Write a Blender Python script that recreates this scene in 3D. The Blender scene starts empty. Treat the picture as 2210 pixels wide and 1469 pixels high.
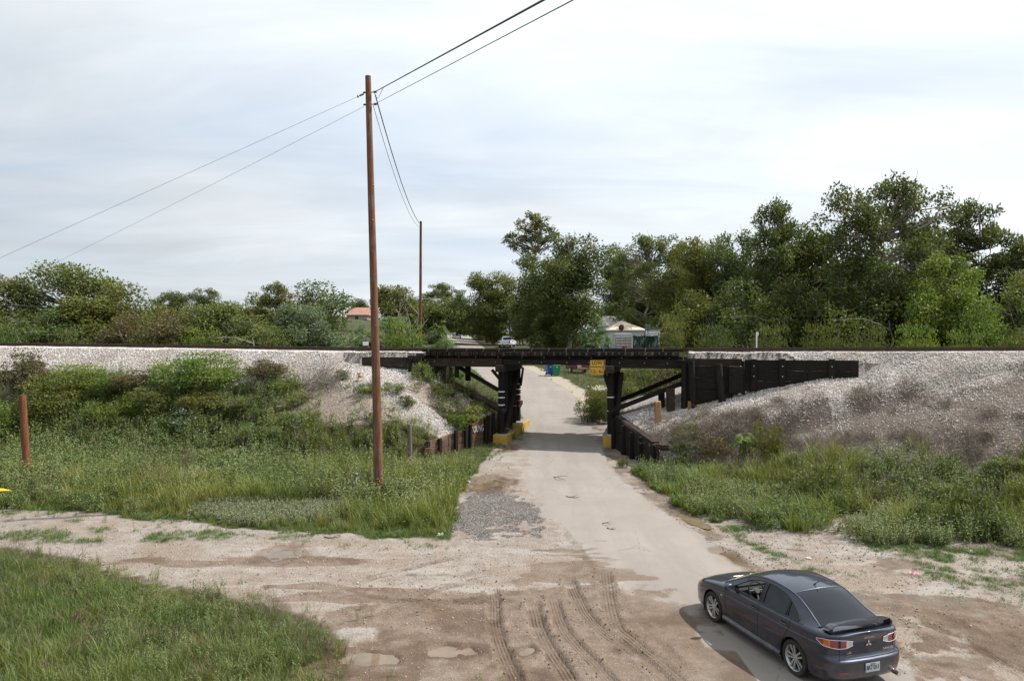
import bpy, bmesh, math, random
import numpy as np
from mathutils import Vector, Matrix, Euler
from mathutils.bvhtree import BVHTree

R = math.radians
scene = bpy.context.scene
COL = scene.collection
rng = np.random.default_rng(11)
random.seed(5)

# ------------------------------------------------------------------ camera
CAM_Z = 5.8
FPX = 1505.0                       # focal length of the lens in photo pixels (16 mm on APS-C)
cam_d = bpy.data.cameras.new("camera")
cam_d.sensor_width = 23.5
cam_d.lens = 16.0
cam_d.clip_start = 0.1
cam_d.clip_end = 6000
cam = bpy.data.objects.new("camera", cam_d)
COL.objects.link(cam)
cam.location = (0, 0, CAM_Z)
cam.rotation_euler = (R(90), 0, 0)
scene.camera = cam

# ------------------------------------------------------------------ sky and sun
SUN_EL = R(53)
SUN_AZ = R(77)                     # clockwise from +Y
SUN = Vector((math.cos(SUN_EL) * math.sin(SUN_AZ), math.cos(SUN_EL) * math.cos(SUN_AZ), math.sin(SUN_EL)))
world = bpy.data.worlds.new("World")
scene.world = world
world.use_nodes = True
wt = world.node_tree
for n in list(wt.nodes):
    wt.nodes.remove(n)


def wn(t, **kw):
    n = wt.nodes.new(t)
    for k, v in kw.items():
        setattr(n, k, v)
    return n


def wmath(op, a, b=None, clamp=False):
    n = wn('ShaderNodeMath', operation=op)
    n.use_clamp = clamp
    for i, x in enumerate((a, b)):
        if x is None:
            continue
        if isinstance(x, (int, float)):
            n.inputs[i].default_value = x
        else:
            wt.links.new(x, n.inputs[i])
    return n.outputs[0]


w_out = wn('ShaderNodeOutputWorld')
w_bg = wn('ShaderNodeBackground')
w_bg.inputs['Strength'].default_value = 0.1
sky = wn('ShaderNodeTexSky')
sky.sky_type = 'NISHITA'
sky.sun_disc = False
sky.sun_elevation = SUN_EL
sky.sun_rotation = SUN_AZ
sky.dust_density = 2.0
w_tc = wn('ShaderNodeTexCoord')
w_sep = wn('ShaderNodeSeparateXYZ')
wt.links.new(w_tc.outputs['Generated'], w_sep.inputs[0])
zz = wmath('ADD', wmath('MAXIMUM', w_sep.outputs[2], 0.0), 0.16)
cx_ = wmath('DIVIDE', w_sep.outputs[0], zz)
cy_ = wmath('DIVIDE', w_sep.outputs[1], zz)
w_comb = wn('ShaderNodeCombineXYZ')
wt.links.new(wmath('MULTIPLY', cx_, 0.55), w_comb.inputs[0])
wt.links.new(wmath('MULTIPLY', cy_, 1.15), w_comb.inputs[1])
w_comb.inputs[2].default_value = 3.7
n1 = wn('ShaderNodeTexNoise')
n1.inputs['Scale'].default_value = 0.9
n1.inputs['Detail'].default_value = 7
n1.inputs['Roughness'].default_value = 0.52
n1.inputs['Distortion'].default_value = 0.5
wt.links.new(w_comb.outputs[0], n1.inputs['Vector'])
cover = wn('ShaderNodeMapRange')
cover.inputs['From Min'].default_value = 0.24
cover.inputs['From Max'].default_value = 0.56
cover.inputs['To Min'].default_value = 0.66
cover.inputs['To Max'].default_value = 1.0
wt.links.new(n1.outputs[0], cover.inputs['Value'])
# thin cloud scatters sunlight forward: brighter towards the sun's side of the sky
sd = wn('ShaderNodeVectorMath', operation='DOT_PRODUCT')
wt.links.new(w_tc.outputs['Generated'], sd.inputs[0])
sd.inputs[1].default_value = tuple(SUN)
glow = wn('ShaderNodeMapRange')
glow.inputs['From Min'].default_value = -0.5
glow.inputs['From Max'].default_value = 0.75
glow.inputs['To Min'].default_value = 0.50
glow.inputs['To Max'].default_value = 1.0
wt.links.new(sd.outputs['Value'], glow.inputs['Value'])
n2 = wn('ShaderNodeTexNoise')
n2.inputs['Scale'].default_value = 1.6
n2.inputs['Detail'].default_value = 6
n2.inputs['Roughness'].default_value = 0.55
n2.inputs['Distortion'].default_value = 0.8
wt.links.new(w_comb.outputs[0], n2.inputs['Vector'])
shade = wn('ShaderNodeMapRange')
shade.inputs['From Min'].default_value = 0.3
shade.inputs['From Max'].default_value = 0.7
shade.inputs['To Min'].default_value = 0.86
shade.inputs['To Max'].default_value = 1.06
wt.links.new(n2.outputs[0], shade.inputs['Value'])
cl = wmath('MULTIPLY', wmath('MULTIPLY', glow.outputs[0], shade.outputs[0]), 8.4)
c_col = wn('ShaderNodeMixRGB')
c_col.inputs[1].default_value = (0.55, 0.71, 0.98, 1)
c_col.inputs[2].default_value = (0.90, 0.955, 1.0, 1)
wt.links.new(cover.outputs[0], c_col.inputs[0])
c_mul = wn('ShaderNodeVectorMath', operation='SCALE')
wt.links.new(c_col.outputs[0], c_mul.inputs[0])
wt.links.new(cl, c_mul.inputs['Scale'])
w_mix = wn('ShaderNodeMixRGB')
wt.links.new(cover.outputs[0], w_mix.inputs[0])
wt.links.new(sky.outputs[0], w_mix.inputs[1])
wt.links.new(c_mul.outputs[0], w_mix.inputs[2])
wt.links.new(w_mix.outputs[0], w_bg.inputs['Color'])
wt.links.new(w_bg.outputs[0], w_out.inputs['Surface'])

sun_d = bpy.data.lights.new("sun", 'SUN')
sun_d.energy = 4.4
sun_d.angle = R(0.8)
sun_d.color = (1.0, 0.955, 0.89)
sun_o = bpy.data.objects.new("sun", sun_d)
COL.objects.link(sun_o)
sun_o.location = (30, 10, 40)
sun_o.rotation_euler = SUN.to_track_quat('Z', 'Y').to_euler()

vs = scene.view_settings
vs.view_transform = 'Standard'
vs.look = 'None'
vs.exposure = 0.6
vs.gamma = 1.0
vs.use_curve_mapping = False

scene.cycles.max_bounces = 6
scene.cycles.diffuse_bounces = 3
scene.cycles.glossy_bounces = 3
scene.cycles.transmission_bounces = 4
scene.cycles.transparent_max_bounces = 6

# ------------------------------------------------------------------ helpers
MAT = {}
WM = {}                            # world matrices of the parents


def tag(o, label=None, cat=None, group=None, kind=None):
    if label:
        o['label'] = label
    if cat:
        o['category'] = cat
    if group:
        o['group'] = group
    if kind:
        o['kind'] = kind
    return o


def thing(name, label, cat, loc=(0, 0, 0), rz=0.0, group=None):
    o = bpy.data.objects.new(name, None)
    COL.objects.link(o)
    o.empty_display_size = 0.3
    o.location = loc
    o.rotation_euler = (0, 0, rz)
    WM[o.name] = Matrix.Translation(Vector(loc)) @ Matrix.Rotation(rz, 4, 'Z')
    return tag(o, label, cat, group)


def link(name, me, mat=None, parent=None):
    o = bpy.data.objects.new(name, me)
    COL.objects.link(o)
    if mat is not None and len(me.materials) == 0:
        me.materials.append(mat)
    if parent is not None:
        o.parent = parent
        WM[o.name] = WM[parent.name]
    return o


class MB:
    """collects shapes in world space and builds them as one mesh object"""

    def __init__(self):
        self.v = []
        self.f = []

    def add(self, vs_, fs_):
        b = len(self.v)
        self.v += [tuple(x) for x in vs_]
        self.f += [tuple(i + b for i in f) for f in fs_]
        return self

    def box(self, c, s, rot=None):
        c = Vector(c)
        h = Vector(s) * 0.5
        M = rot if rot is not None else Matrix.Identity(3)
        vv = []
        for sx in (-1, 1):
            for sy in (-1, 1):
                for sz in (-1, 1):
                    vv.append(c + M @ Vector((sx * h.x, sy * h.y, sz * h.z)))
        return self.add(vv, [(0, 1, 3, 2), (4, 6, 7, 5), (0, 4, 5, 1), (2, 3, 7, 6), (0, 2, 6, 4), (1, 5, 7, 3)])

    def beam(self, a, b, w, h, up=(0, 0, 1)):
        a = Vector(a)
        b = Vector(b)
        d = (b - a)
        L = d.length
        d.normalize()
        u = Vector(up)
        s = d.cross(u)
        if s.length < 1e-4:
            s = d.cross(Vector((0, 1, 0)))
        s.normalize()
        u = s.cross(d)
        M = Matrix((d, s, u)).transposed()
        return self.box((a + b) / 2, (L, w, h), M)

    def tube(self, pts, rads, n=8, caps=True):
        pts = [Vector(p) for p in pts]
        if not hasattr(rads, '__len__'):
            rads = [rads] * len(pts)
        vv = []
        prev = None
        for i, p in enumerate(pts):
            d = (pts[min(i + 1, len(pts) - 1)] - pts[max(i - 1, 0)])
            if d.length < 1e-9:
                d = Vector((0, 0, 1))
            d.normalize()
            if prev is None:
                a = Vector((1, 0, 0)) if abs(d.x) < 0.8 else Vector((0, 1, 0))
                s = d.cross(a).normalized()
            else:
                s = (prev - d * prev.dot(d))
                s.normalize()
            prev = s
            t = d.cross(s)
            for k in range(n):
                an = 2 * math.pi * k / n
                vv.append(p + (s * math.cos(an) + t * math.sin(an)) * rads[i])
        ff = []
        for i in range(len(pts) - 1):
            for k in range(n):
                k2 = (k + 1) % n
                ff.append((i * n + k, i * n + k2, (i + 1) * n + k2, (i + 1) * n + k))
        if caps:
            ff.append(tuple(range(n))[::-1])
            ff.append(tuple((len(pts) - 1) * n + k for k in range(n)))
        return self.add(vv, ff)

    def prism(self, outline, d):
        """outline: list of 3d points of a flat polygon, d: extrusion vector"""
        d = Vector(d)
        o = [Vector(p) for p in outline]
        n = len(o)
        vv = o + [p + d for p in o]
        ff = [tuple(range(n))[::-1], tuple(range(n, 2 * n))]
        for i in range(n):
            j = (i + 1) % n
            ff.append((i, j, n + j, n + i))
        return self.add(vv, ff)

    def grid(self, P):
        """P: rows of points"""
        r = len(P)
        c = len(P[0])
        vv = [p for row in P for p in row]
        ff = []
        for i in range(r - 1):
            for j in range(c - 1):
                ff.append((i * c + j, i * c + j + 1, (i + 1) * c + j + 1, (i + 1) * c + j))
        return self.add(vv, ff)

    def mesh(self, name, parent=None, bevel=0.0, seg=1, jitter=0.0, smooth=False, recalc=True):
        me = bpy.data.meshes.new(name)
        vv = self.v
        if parent is not None:
            inv = WM[parent.name].inverted()
            vv = [inv @ Vector(p) for p in vv]
        me.from_pydata([tuple(p) for p in vv], [], self.f)
        bm = bmesh.new()
        bm.from_mesh(me)
        if jitter:
            for v in bm.verts:
                v.co += Vector((random.uniform(-1, 1), random.uniform(-1, 1), random.uniform(-1, 1))) * jitter
        if bevel:
            bmesh.ops.bevel(bm, geom=list(bm.edges), offset=bevel, segments=seg, affect='EDGES', clamp_overlap=True)
        if recalc:
            bmesh.ops.recalc_face_normals(bm, faces=bm.faces)
        bm.to_mesh(me)
        bm.free()
        if smooth:
            me.polygons.foreach_set('use_smooth', np.ones(len(me.polygons), bool))
        return me

    def build(self, name, mat, parent=None, **kw):
        me = self.mesh(name, parent, **kw)
        return link(name, me, mat, parent)


def at(px, py, d):
    """the point of the place that stands d metres out along the direction of photo point px, py"""
    return Vector(((px - 1105.0) * d / FPX, d, CAM_Z - (py - 735.0) * d / FPX))


def smooth_auto(me, ang=40):
    try:
        me.polygons.foreach_set('use_smooth', np.ones(len(me.polygons), bool))
        me.set_sharp_from_angle(angle=R(ang))
    except Exception:
        pass


# ---- numpy value noise
_tab = np.random.default_rng(3).random((256, 256))


def vnoise(x, y, scale=1.0, seed=0):
    x = np.asarray(x, float) * scale + seed * 17.31
    y = np.asarray(y, float) * scale + seed * 7.77
    xi = np.floor(x).astype(int)
    yi = np.floor(y).astype(int)
    fx = x - xi
    fy = y - yi
    fx = fx * fx * (3 - 2 * fx)
    fy = fy * fy * (3 - 2 * fy)
    a = _tab[xi & 255, yi & 255]
    b = _tab[(xi + 1) & 255, yi & 255]
    c = _tab[xi & 255, (yi + 1) & 255]
    d = _tab[(xi + 1) & 255, (yi + 1) & 255]
    return (a * (1 - fx) + b * fx) * (1 - fy) + (c * (1 - fx) + d * fx) * fy


def fbm(x, y, scale=1.0, seed=0, octv=4):
    t = 0
    a = 1.0
    s = 0
    for i in range(octv):
        t = t + a * vnoise(x, y, scale * 2 ** i, seed + i * 3)
        s += a
        a *= 0.5
    return t / s


def sstep(a, b, x):
    t = np.clip((np.asarray(x, float) - a) / (b - a), 0, 1)
    return t * t * (3 - 2 * t)


# ------------------------------------------------------------------ materials
def node_mat(name):
    m = bpy.data.materials.new(name)
    m.use_nodes = True
    nt = m.node_tree
    for n in list(nt.nodes):
        nt.nodes.remove(n)
    out = nt.nodes.new('ShaderNodeOutputMaterial')
    bs = nt.nodes.new('ShaderNodeBsdfPrincipled')
    nt.links.new(bs.outputs[0], out.inputs['Surface'])
    MAT[name] = m
    return m, nt, bs, out


class NT:
    """small wrapper to write node graphs"""

    def __init__(self, nt):
        self.nt = nt

    def n(self, t, **kw):
        x = self.nt.nodes.new(t)
        for k, v in kw.items():
            setattr(x, k, v)
        return x

    def set(self, sock, v):
        if isinstance(v, (int, float)):
            sock.default_value = v
        elif isinstance(v, (tuple, list)):
            if len(v) == 3 and sock.type == 'RGBA':
                v = (*v, 1)
            sock.default_value = v
        else:
            self.nt.links.new(v, sock)

    def math(self, op, a, b=0.0, clamp=False):
        x = self.n('ShaderNodeMath', operation=op)
        x.use_clamp = clamp
        self.set(x.inputs[0], a)
        self.set(x.inputs[1], b)
        return x.outputs[0]

    def mix(self, f, a, b, mode='MIX'):
        x = self.n('ShaderNodeMixRGB', blend_type=mode)
        self.set(x.inputs[0], f)
        self.set(x.inputs[1], a)
        self.set(x.inputs[2], b)
        return x.outputs[0]

    def noise(self, vec, scale, detail=4, rough=0.55, dist=0.0):
        x = self.n('ShaderNodeTexNoise')
        x.inputs['Scale'].default_value = scale
        x.inputs['Detail'].default_value = detail
        x.inputs['Roughness'].default_value = rough
        x.inputs['Distortion'].default_value = dist
        if vec is not None:
            self.nt.links.new(vec, x.inputs['Vector'])
        return x.outputs[0]

    def vor(self, vec, scale, feature='F1', out='Distance', rnd=1.0):
        x = self.n('ShaderNodeTexVoronoi', feature=feature)
        x.inputs['Scale'].default_value = scale
        x.inputs['Randomness'].default_value = rnd
        if vec is not None:
            self.nt.links.new(vec, x.inputs['Vector'])
        return x.outputs[out]

    def rng(self, v, a, b, c=0.0, d=1.0, smooth=False):
        x = self.n('ShaderNodeMapRange')
        if smooth:
            x.interpolation_type = 'SMOOTHSTEP'
        self.set(x.inputs['Value'], v)
        x.inputs['From Min'].default_value = a
        x.inputs['From Max'].default_value = b
        x.inputs['To Min'].default_value = c
        x.inputs['To Max'].default_value = d
        return x.outputs[0]

    def mapping(self, vec, scale=(1, 1, 1)):
        x = self.n('ShaderNodeMapping')
        x.inputs['Scale'].default_value = scale
        self.nt.links.new(vec, x.inputs['Vector'])
        return x.outputs[0]

    def bump(self, h, strength=0.5, dist=0.02, normal=None):
        x = self.n('ShaderNodeBump')
        x.inputs['Strength'].default_value = strength
        x.inputs['Distance'].default_value = dist
        self.nt.links.new(h, x.inputs['Height'])
        if normal is not None:
            self.nt.links.new(normal, x.inputs['Normal'])
        return x.outputs[0]


def plain(name, col, rough=0.6, metal=0.0, var=0.15, scale=6.0, bump=0.0, coat=0.0, spec=0.5, dirt=None):
    """a simple material with mottled colour"""
    m, nt, bs, out = node_mat(name)
    t = NT(nt)
    oc = t.n('ShaderNodeTexCoord').outputs['Object']
    nz = t.noise(oc, scale, 5)
    c2 = tuple(max(0, c * (1 - var)) for c in col)
    c3 = tuple(min(1, c * (1 + var)) for c in col)
    c = t.mix(t.rng(nz, 0.3, 0.7), c2, c3)
    if dirt:
        c = t.mix(t.rng(t.noise(oc, scale * 0.6, 6, 0.7), 0.5, 0.75), c, dirt)
    t.set(bs.inputs['Base Color'], c)
    bs.inputs['Roughness'].default_value = rough
    bs.inputs['Metallic'].default_value = metal
    bs.inputs['Specular IOR Level'].default_value = spec
    if coat:
        bs.inputs['Coat Weight'].default_value = coat
        bs.inputs['Coat Roughness'].default_value = 0.03
    if bump:
        t.set(bs.inputs['Normal'], t.bump(nz, bump, 0.01))
    return m


def wood(name, dark, light, wear=None, wear_amt=0.5, rough=0.85, grain=(1, 1, 12), axis='Z', vert=True):
    """grained timber: the grain runs along the long axis of the object's generated space given by `grain`"""
    m, nt, bs, out = node_mat(name)
    t = NT(nt)
    oc = t.n('ShaderNodeTexCoord').outputs['Object']
    oi = t.n('ShaderNodeObjectInfo').outputs['Random']
    mp = t.mapping(oc, grain)
    g = t.noise(mp, 3.0, 6, 0.65, 0.4)
    g2 = t.noise(oc, 1.7, 5, 0.6)
    c = t.mix(t.rng(g, 0.32, 0.68), dark, light)
    if wear is not None:
        w = t.math('MULTIPLY', t.rng(g2, 0.48, 0.72), t.rng(g, 0.35, 0.65))
        c = t.mix(t.math('MULTIPLY', w, wear_amt), c, wear)
    k = t.rng(oi, 0, 1, 0.75, 1.25)
    sc = t.n('ShaderNodeVectorMath', operation='SCALE')
    t.set(sc.inputs[0], c)
    t.set(sc.inputs['Scale'], k)
    t.set(bs.inputs['Base Color'], sc.outputs[0])
    bs.inputs['Roughness'].default_value = rough
    bs.inputs['Specular IOR Level'].default_value = 0.25
    t.set(bs.inputs['Normal'], t.bump(g, 0.6, 0.012))
    return m


def leaf_mat(name, dark, light, alt=None, trans=0.42, rough=0.5):
    m, nt, bs, out = node_mat(name)
    t = NT(nt)
    at_ = t.n('ShaderNodeAttribute', attribute_name='tint')
    oi = t.n('ShaderNodeObjectInfo').outputs['Random']
    oc = t.n('ShaderNodeNewGeometry').outputs['Position']
    f = at_.outputs['Fac']
    c = t.mix(f, dark, light)
    if alt is not None:
        c = t.mix(t.rng(t.noise(oc, 0.55, 4, 0.65), 0.42, 0.66, 0, 0.85), c, alt)
    hs = t.n('ShaderNodeHueSaturation')
    t.set(hs.inputs['Hue'], t.rng(oi, 0, 1, 0.485, 0.515))
    t.set(hs.inputs['Saturation'], t.rng(oi, 0, 1, 1.05, 0.85))
    t.set(hs.inputs['Value'], t.rng(oi, 0, 1, 0.85, 1.15))
    t.set(hs.inputs['Color'], c)
    c = hs.outputs[0]
    t.set(bs.inputs['Base Color'], c)
    bs.inputs['Roughness'].default_value = rough
    bs.inputs['Specular IOR Level'].default_value = 0.35
    tr = t.n('ShaderNodeBsdfTranslucent')
    t.set(tr.inputs['Color'], t.mix(1.0, c, (1.0, 1.0, 0.45), 'MULTIPLY'))
    ms = t.n('ShaderNodeMixShader')
    ms.inputs[0].default_value = trans
    nt.links.new(bs.outputs[0], ms.inputs[1])
    nt.links.new(tr.outputs[0], ms.inputs[2])
    nt.links.new(ms.outputs[0], out.inputs['Surface'])
    return m
# ------------------------------------------------------------------ the lie of the land
TA = R(-13.5)                                   # direction of the railway in plan
TT = np.array((math.cos(TA), math.sin(TA)))
TN = np.array((-math.sin(TA), math.cos(TA)))
T0 = np.array((0.0, 35.4))
S_L, S_R = -4.74, 8.35                          # ends of the bridge along the track


def to_sv(x, y):
    dx = np.asarray(x, float) - T0[0]
    dy = np.asarray(y, float) - T0[1]
    return dx * TT[0] + dy * TT[1], dx * TN[0] + dy * TN[1]


def sv(s, v, z=0.0):
    p = T0 + TT * s + TN * v
    return Vector((p[0], p[1], z))


def rail_z(s):
    return np.interp(s, [-60, -34.6, -20.7, -10.9, -2.6, 7, 23.5, 60], [5.75, 5.65, 5.53, 5.41, 5.37, 5.41, 5.51, 5.6])


def base_z(x, y):
    b = np.interp(y, [-400, 15, 35, 63, 115, 200, 400, 3000], [0, 0, 0.57, 2.6, 4.7, 7.4, 10, 14])
    left = np.clip((-np.asarray(x, float) - 6) / 40.0, 0, 1.6)
    far = sstep(70, 200, y)
    return b + left * far * 4.5


RY = [0, 8, 11.9, 13.1, 14.9, 16.8, 19.2, 21.9, 24.8, 26.9, 30.4, 36.3, 45, 53, 60, 68, 80, 115, 200, 320, 600]
RLX = [3.7, 3.6, 3.44, 3.27, 2.92, 2.51, 1.85, 1.31, 0.74, 0.54, 0.71, 0.96, 0.5, -1.0, -2.3, -3.6, -5.6, -10.3, -19, -33, -70]
RY2 = [0, 8, 11.9, 12.74, 15.7, 17.9, 20.5, 22.4, 25.5, 30.4, 33.7, 45, 53.4, 60.5, 67.6, 80, 115, 200, 320, 600]
RRX = [7.4, 7.2, 7.0, 6.7, 6.4, 5.9, 5.38, 4.99, 4.49, 4.14, 4.3, 4.7, 4.5, 3.3, 2.0, 0.0, -4.7, -13.4, -27.4, -64]


def road_l(y):
    return np.interp(y, RY, RLX)


def road_r(y):
    return np.interp(y, RY2, RRX)


def xL(y):
    return np.interp(y, [26, 29.5, 32, 36.3, 41, 44, 50], [-16, -9, -3.9, -0.85, -0.2, -0.8, -4])


def stepL(y):
    return np.interp(y, [29.5, 32, 36.3, 38.5, 41, 50], [0.0, 0.55, 1.35, 1.1, 0.0, 0.0])


def xR(y):
    return np.interp(y, [22, 26, 29.2, 34.3, 42, 50], [12, 8.2, 6.2, 5.0, 6.6, 7.0])


def stepR(y):
    return np.interp(y, [22, 28.6, 29.4, 34.3, 42, 50], [0.0, 0.0, 0.85, 1.35, 0.9, 0.0])


def big_z(x, y):
    x = np.asarray(x, float)
    y = np.asarray(y, float)
    s, v = to_sv(x, y)
    b = base_z(x, y)
    top = rail_z(s) - 0.24
    right = sstep(4, 9, s)
    kn = 0.66 * (1 - right) + 0.47 * right
    pe = sstep(12, 14, s) * (1 - sstep(17.0, 20.5, s))         # round the end of the wing panel the shoulder is narrow
    near = top - np.clip(-0.75 + 1.3 * pe - v, 0, None) * (kn + 0.35 * pe * (v > -0.7))
    farv = top - np.clip(v - 4.9, 0, None) * 0.6
    prof = np.minimum(near, farv)
    # slopes falling towards the road gap
    dl = (xL(y) - x)
    dr = (x - xR(y))
    hl = b + stepL(y) + 0.52 * np.clip(dl, 0, None)
    hr = b + stepR(y) + 0.30 * np.clip(dr, 0, None)
    lefts = s < 2
    cone = np.where(lefts, np.where(dl > 0, hl, b), np.where(dr > 0, hr, b))
    z = np.minimum(prof, cone)
    # filled ground behind the timber bulkheads
    z = np.where((s < S_L - 0.36) & (v > -0.03) & (v < 4.6), prof, z)
    z = np.where((s > S_R + 0.36) & (v > -0.03) & (v < 4.6), prof, z)
    # the ground in front of the right-hand wing panel
    cap = np.interp(s, [S_R, 10.4, 11.5, 13.0, 16.15, 17.3, 18.5], [2.85, 3.35, 3.86, 4.06, 4.14, 4.85, 9.0]) - np.clip(-0.28 - v, 0, None) * 0.30
    z = np.where((s > S_R - 0.5) & (v <= -0.03), np.minimum(z, cap), z)
    capl = np.interp(s, [-11, -9.2, S_L], [9.0, 4.62, 4.15]) - np.clip(-0.28 - v, 0, None) * 0.30
    z = np.where((s < S_L + 0.5) & (v <= -0.03), np.minimum(z, capl), z)
    return np.maximum(z, b)


def G(px, py):
    """ground point seen at a photo point (open ground this side of the railway)"""
    k = (py - 735.0) / FPX
    d = CAM_Z / k
    if d > 15:
        d = 6.2275 / (k + 0.0285)
    return ((px - 1105.0) * d / FPX, d)


def crv(pts, n=50):
    """smooth curve through plan points"""
    P = np.array(pts, float)
    P = np.vstack([2 * P[0] - P[1], P, 2 * P[-1] - P[-2]])
    out = []
    m = len(P) - 3
    for i in range(m):
        p0, p1, p2, p3 = P[i:i + 4]
        for t in np.linspace(0, 1, max(3, n // m), endpoint=(i == m - 1)):
            out.append(0.5 * ((2 * p1) + (-p0 + p2) * t + (2 * p0 - 5 * p1 + 4 * p2 - p3) * t * t + (-p0 + 3 * p1 - 3 * p2 + p3) * t ** 3))
    return np.array(out)


# tyre tracks: photo-derived plan curves, half width, depth, strength
TRK = []
for pts, hw, dep, stg in [
    ([(1060, 1262), (1066, 1291), (1068, 1349), (1089, 1415), (1112, 1466), (1130, 1560)], 0.15, 0.065, 1.0),
    ([(1145, 1290), (1153, 1318), (1163, 1353), (1190, 1407), (1217, 1446), (1270, 1540)], 0.163, 0.070, 1.0),
    ([(1190, 1285), (1196, 1302), (1214, 1353), (1245, 1392), (1295, 1446), (1370, 1540)], 0.150, 0.055, 1.0),
    ([(1225, 1240), (1237, 1271), (1260, 1318), (1295, 1357), (1354, 1396), (1420, 1450), (1500, 1540)], 0.150, 0.045, 0.9),
    ([(1305, 1225), (1307, 1252), (1315, 1310), (1330, 1353), (1361, 1380), (1459, 1466), (1540, 1560)], 0.175, 0.035, 0.9),
    ([(1340, 1290), (1375, 1330), (1440, 1400), (1500, 1460)], 0.10, 0.012, 0.6),
    ([(1210, 1135), (1260, 1201), (1284, 1240), (1330, 1310)], 0.10, 0.015, 0.6),
    ([(766, 1256), (887, 1225), (1003, 1197)], 0.09, 0.018, 0.8),
    ([(848, 1238), (972, 1238), (1089, 1232)], 0.09, 0.018, 0.75),
    ([(887, 1291), (972, 1263), (1070, 1244)], 0.10, 0.02, 0.85),
    ([(739, 1271), (817, 1291), (933, 1298), (1089, 1283), (1136, 1277)], 0.10, 0.028, 1.0),
    ([(793, 1310), (875, 1295), (992, 1300), (1167, 1291)], 0.11, 0.028, 1.0),
    ([(1958, 1329), (2059, 1371), (2151, 1421), (2290, 1495)], 0.11, 0.025, 0.9),
    ([(1953, 1300), (2048, 1334), (2128, 1369), (2270, 1440)], 0.11, 0.02, 0.75),
    ([(1180, 1205), (1260, 1188), (1300, 1178)], 0.09, 0.004, 0.55),
    ([(1175, 1260), (1250, 1243), (1330, 1228)], 0.09, 0.004, 0.55),
    ([(1180, 1190), (1235, 1178), (1275, 1168)], 0.08, 0.004, 0.45),
    ([(1210, 1232), (1290, 1215), (1360, 1205)], 0.09, 0.004, 0.45),
]:
    TRK.append((crv([G(*p) for p in pts], 48), hw, dep, stg))

# puddles: plan centre, half sizes, turn, depth
PUD = [(*G(1046, 1044), 0.85, 1.25, -0.18, 0.20, 'tan muddy puddle at the left road edge beside tall grass'),
       (*G(617, 1192), 0.46, 0.52, 0.3, 0.08, 'small grey puddle alone in the pale dirt track'),
       (*G(962, 1404), 0.52, 0.30, 0.05, 0.10, 'milky brown puddle left of the deep tyre ruts'),
       (*G(1140, 1405), 0.24, 0.20, 0.2, 0.10, 'small milky puddle between two muddy ruts'),
       (*G(1476, 1111), 0.26, 1.25, 0.22, 0.10, 'narrow brown puddle along the right road edge by weeds'),
       (*G(1588, 1206), 0.24, 0.90, 0.24, 0.09, 'brown puddle at the road edge just beyond the parked car'),
       (*G(800, 1418), 0.55, 0.22, 0.0, 0.07, 'shallow muddy puddle near the bottom edge beside low weeds'),
       (*G(1100, 968), 0.30, 0.8, -0.2, 0.06, 'thin dirty puddle on the road shoulder near the bridge')]
# y of the boundary lines of the dirt track on the left
YU = (np.array([-40, -17.3, -13.65, -8.6, -4.1, -1.6]), np.array([28, 23.3, 22.5, 21.2, 20.1, 19.8]))
YLO = (np.array([-40, -14.4, -10.8, -8.83, -6.94, -5.18, -3.33, -2.73, -2.3]), np.array([32, 19.6, 17.9, 16.6, 16.0, 15.4, 13.75, 11.9, 8]))


def x_weed(y):
    """right-hand limit of the weeds on the left of the road"""
    return np.interp(y, [0, 19.2, 19.8, 20.5, 23, 26.2, 31.5, 36.5], [-9, -9, -1.7, -1.8, -1.9, -1.95, -1.15, -0.7])


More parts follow.
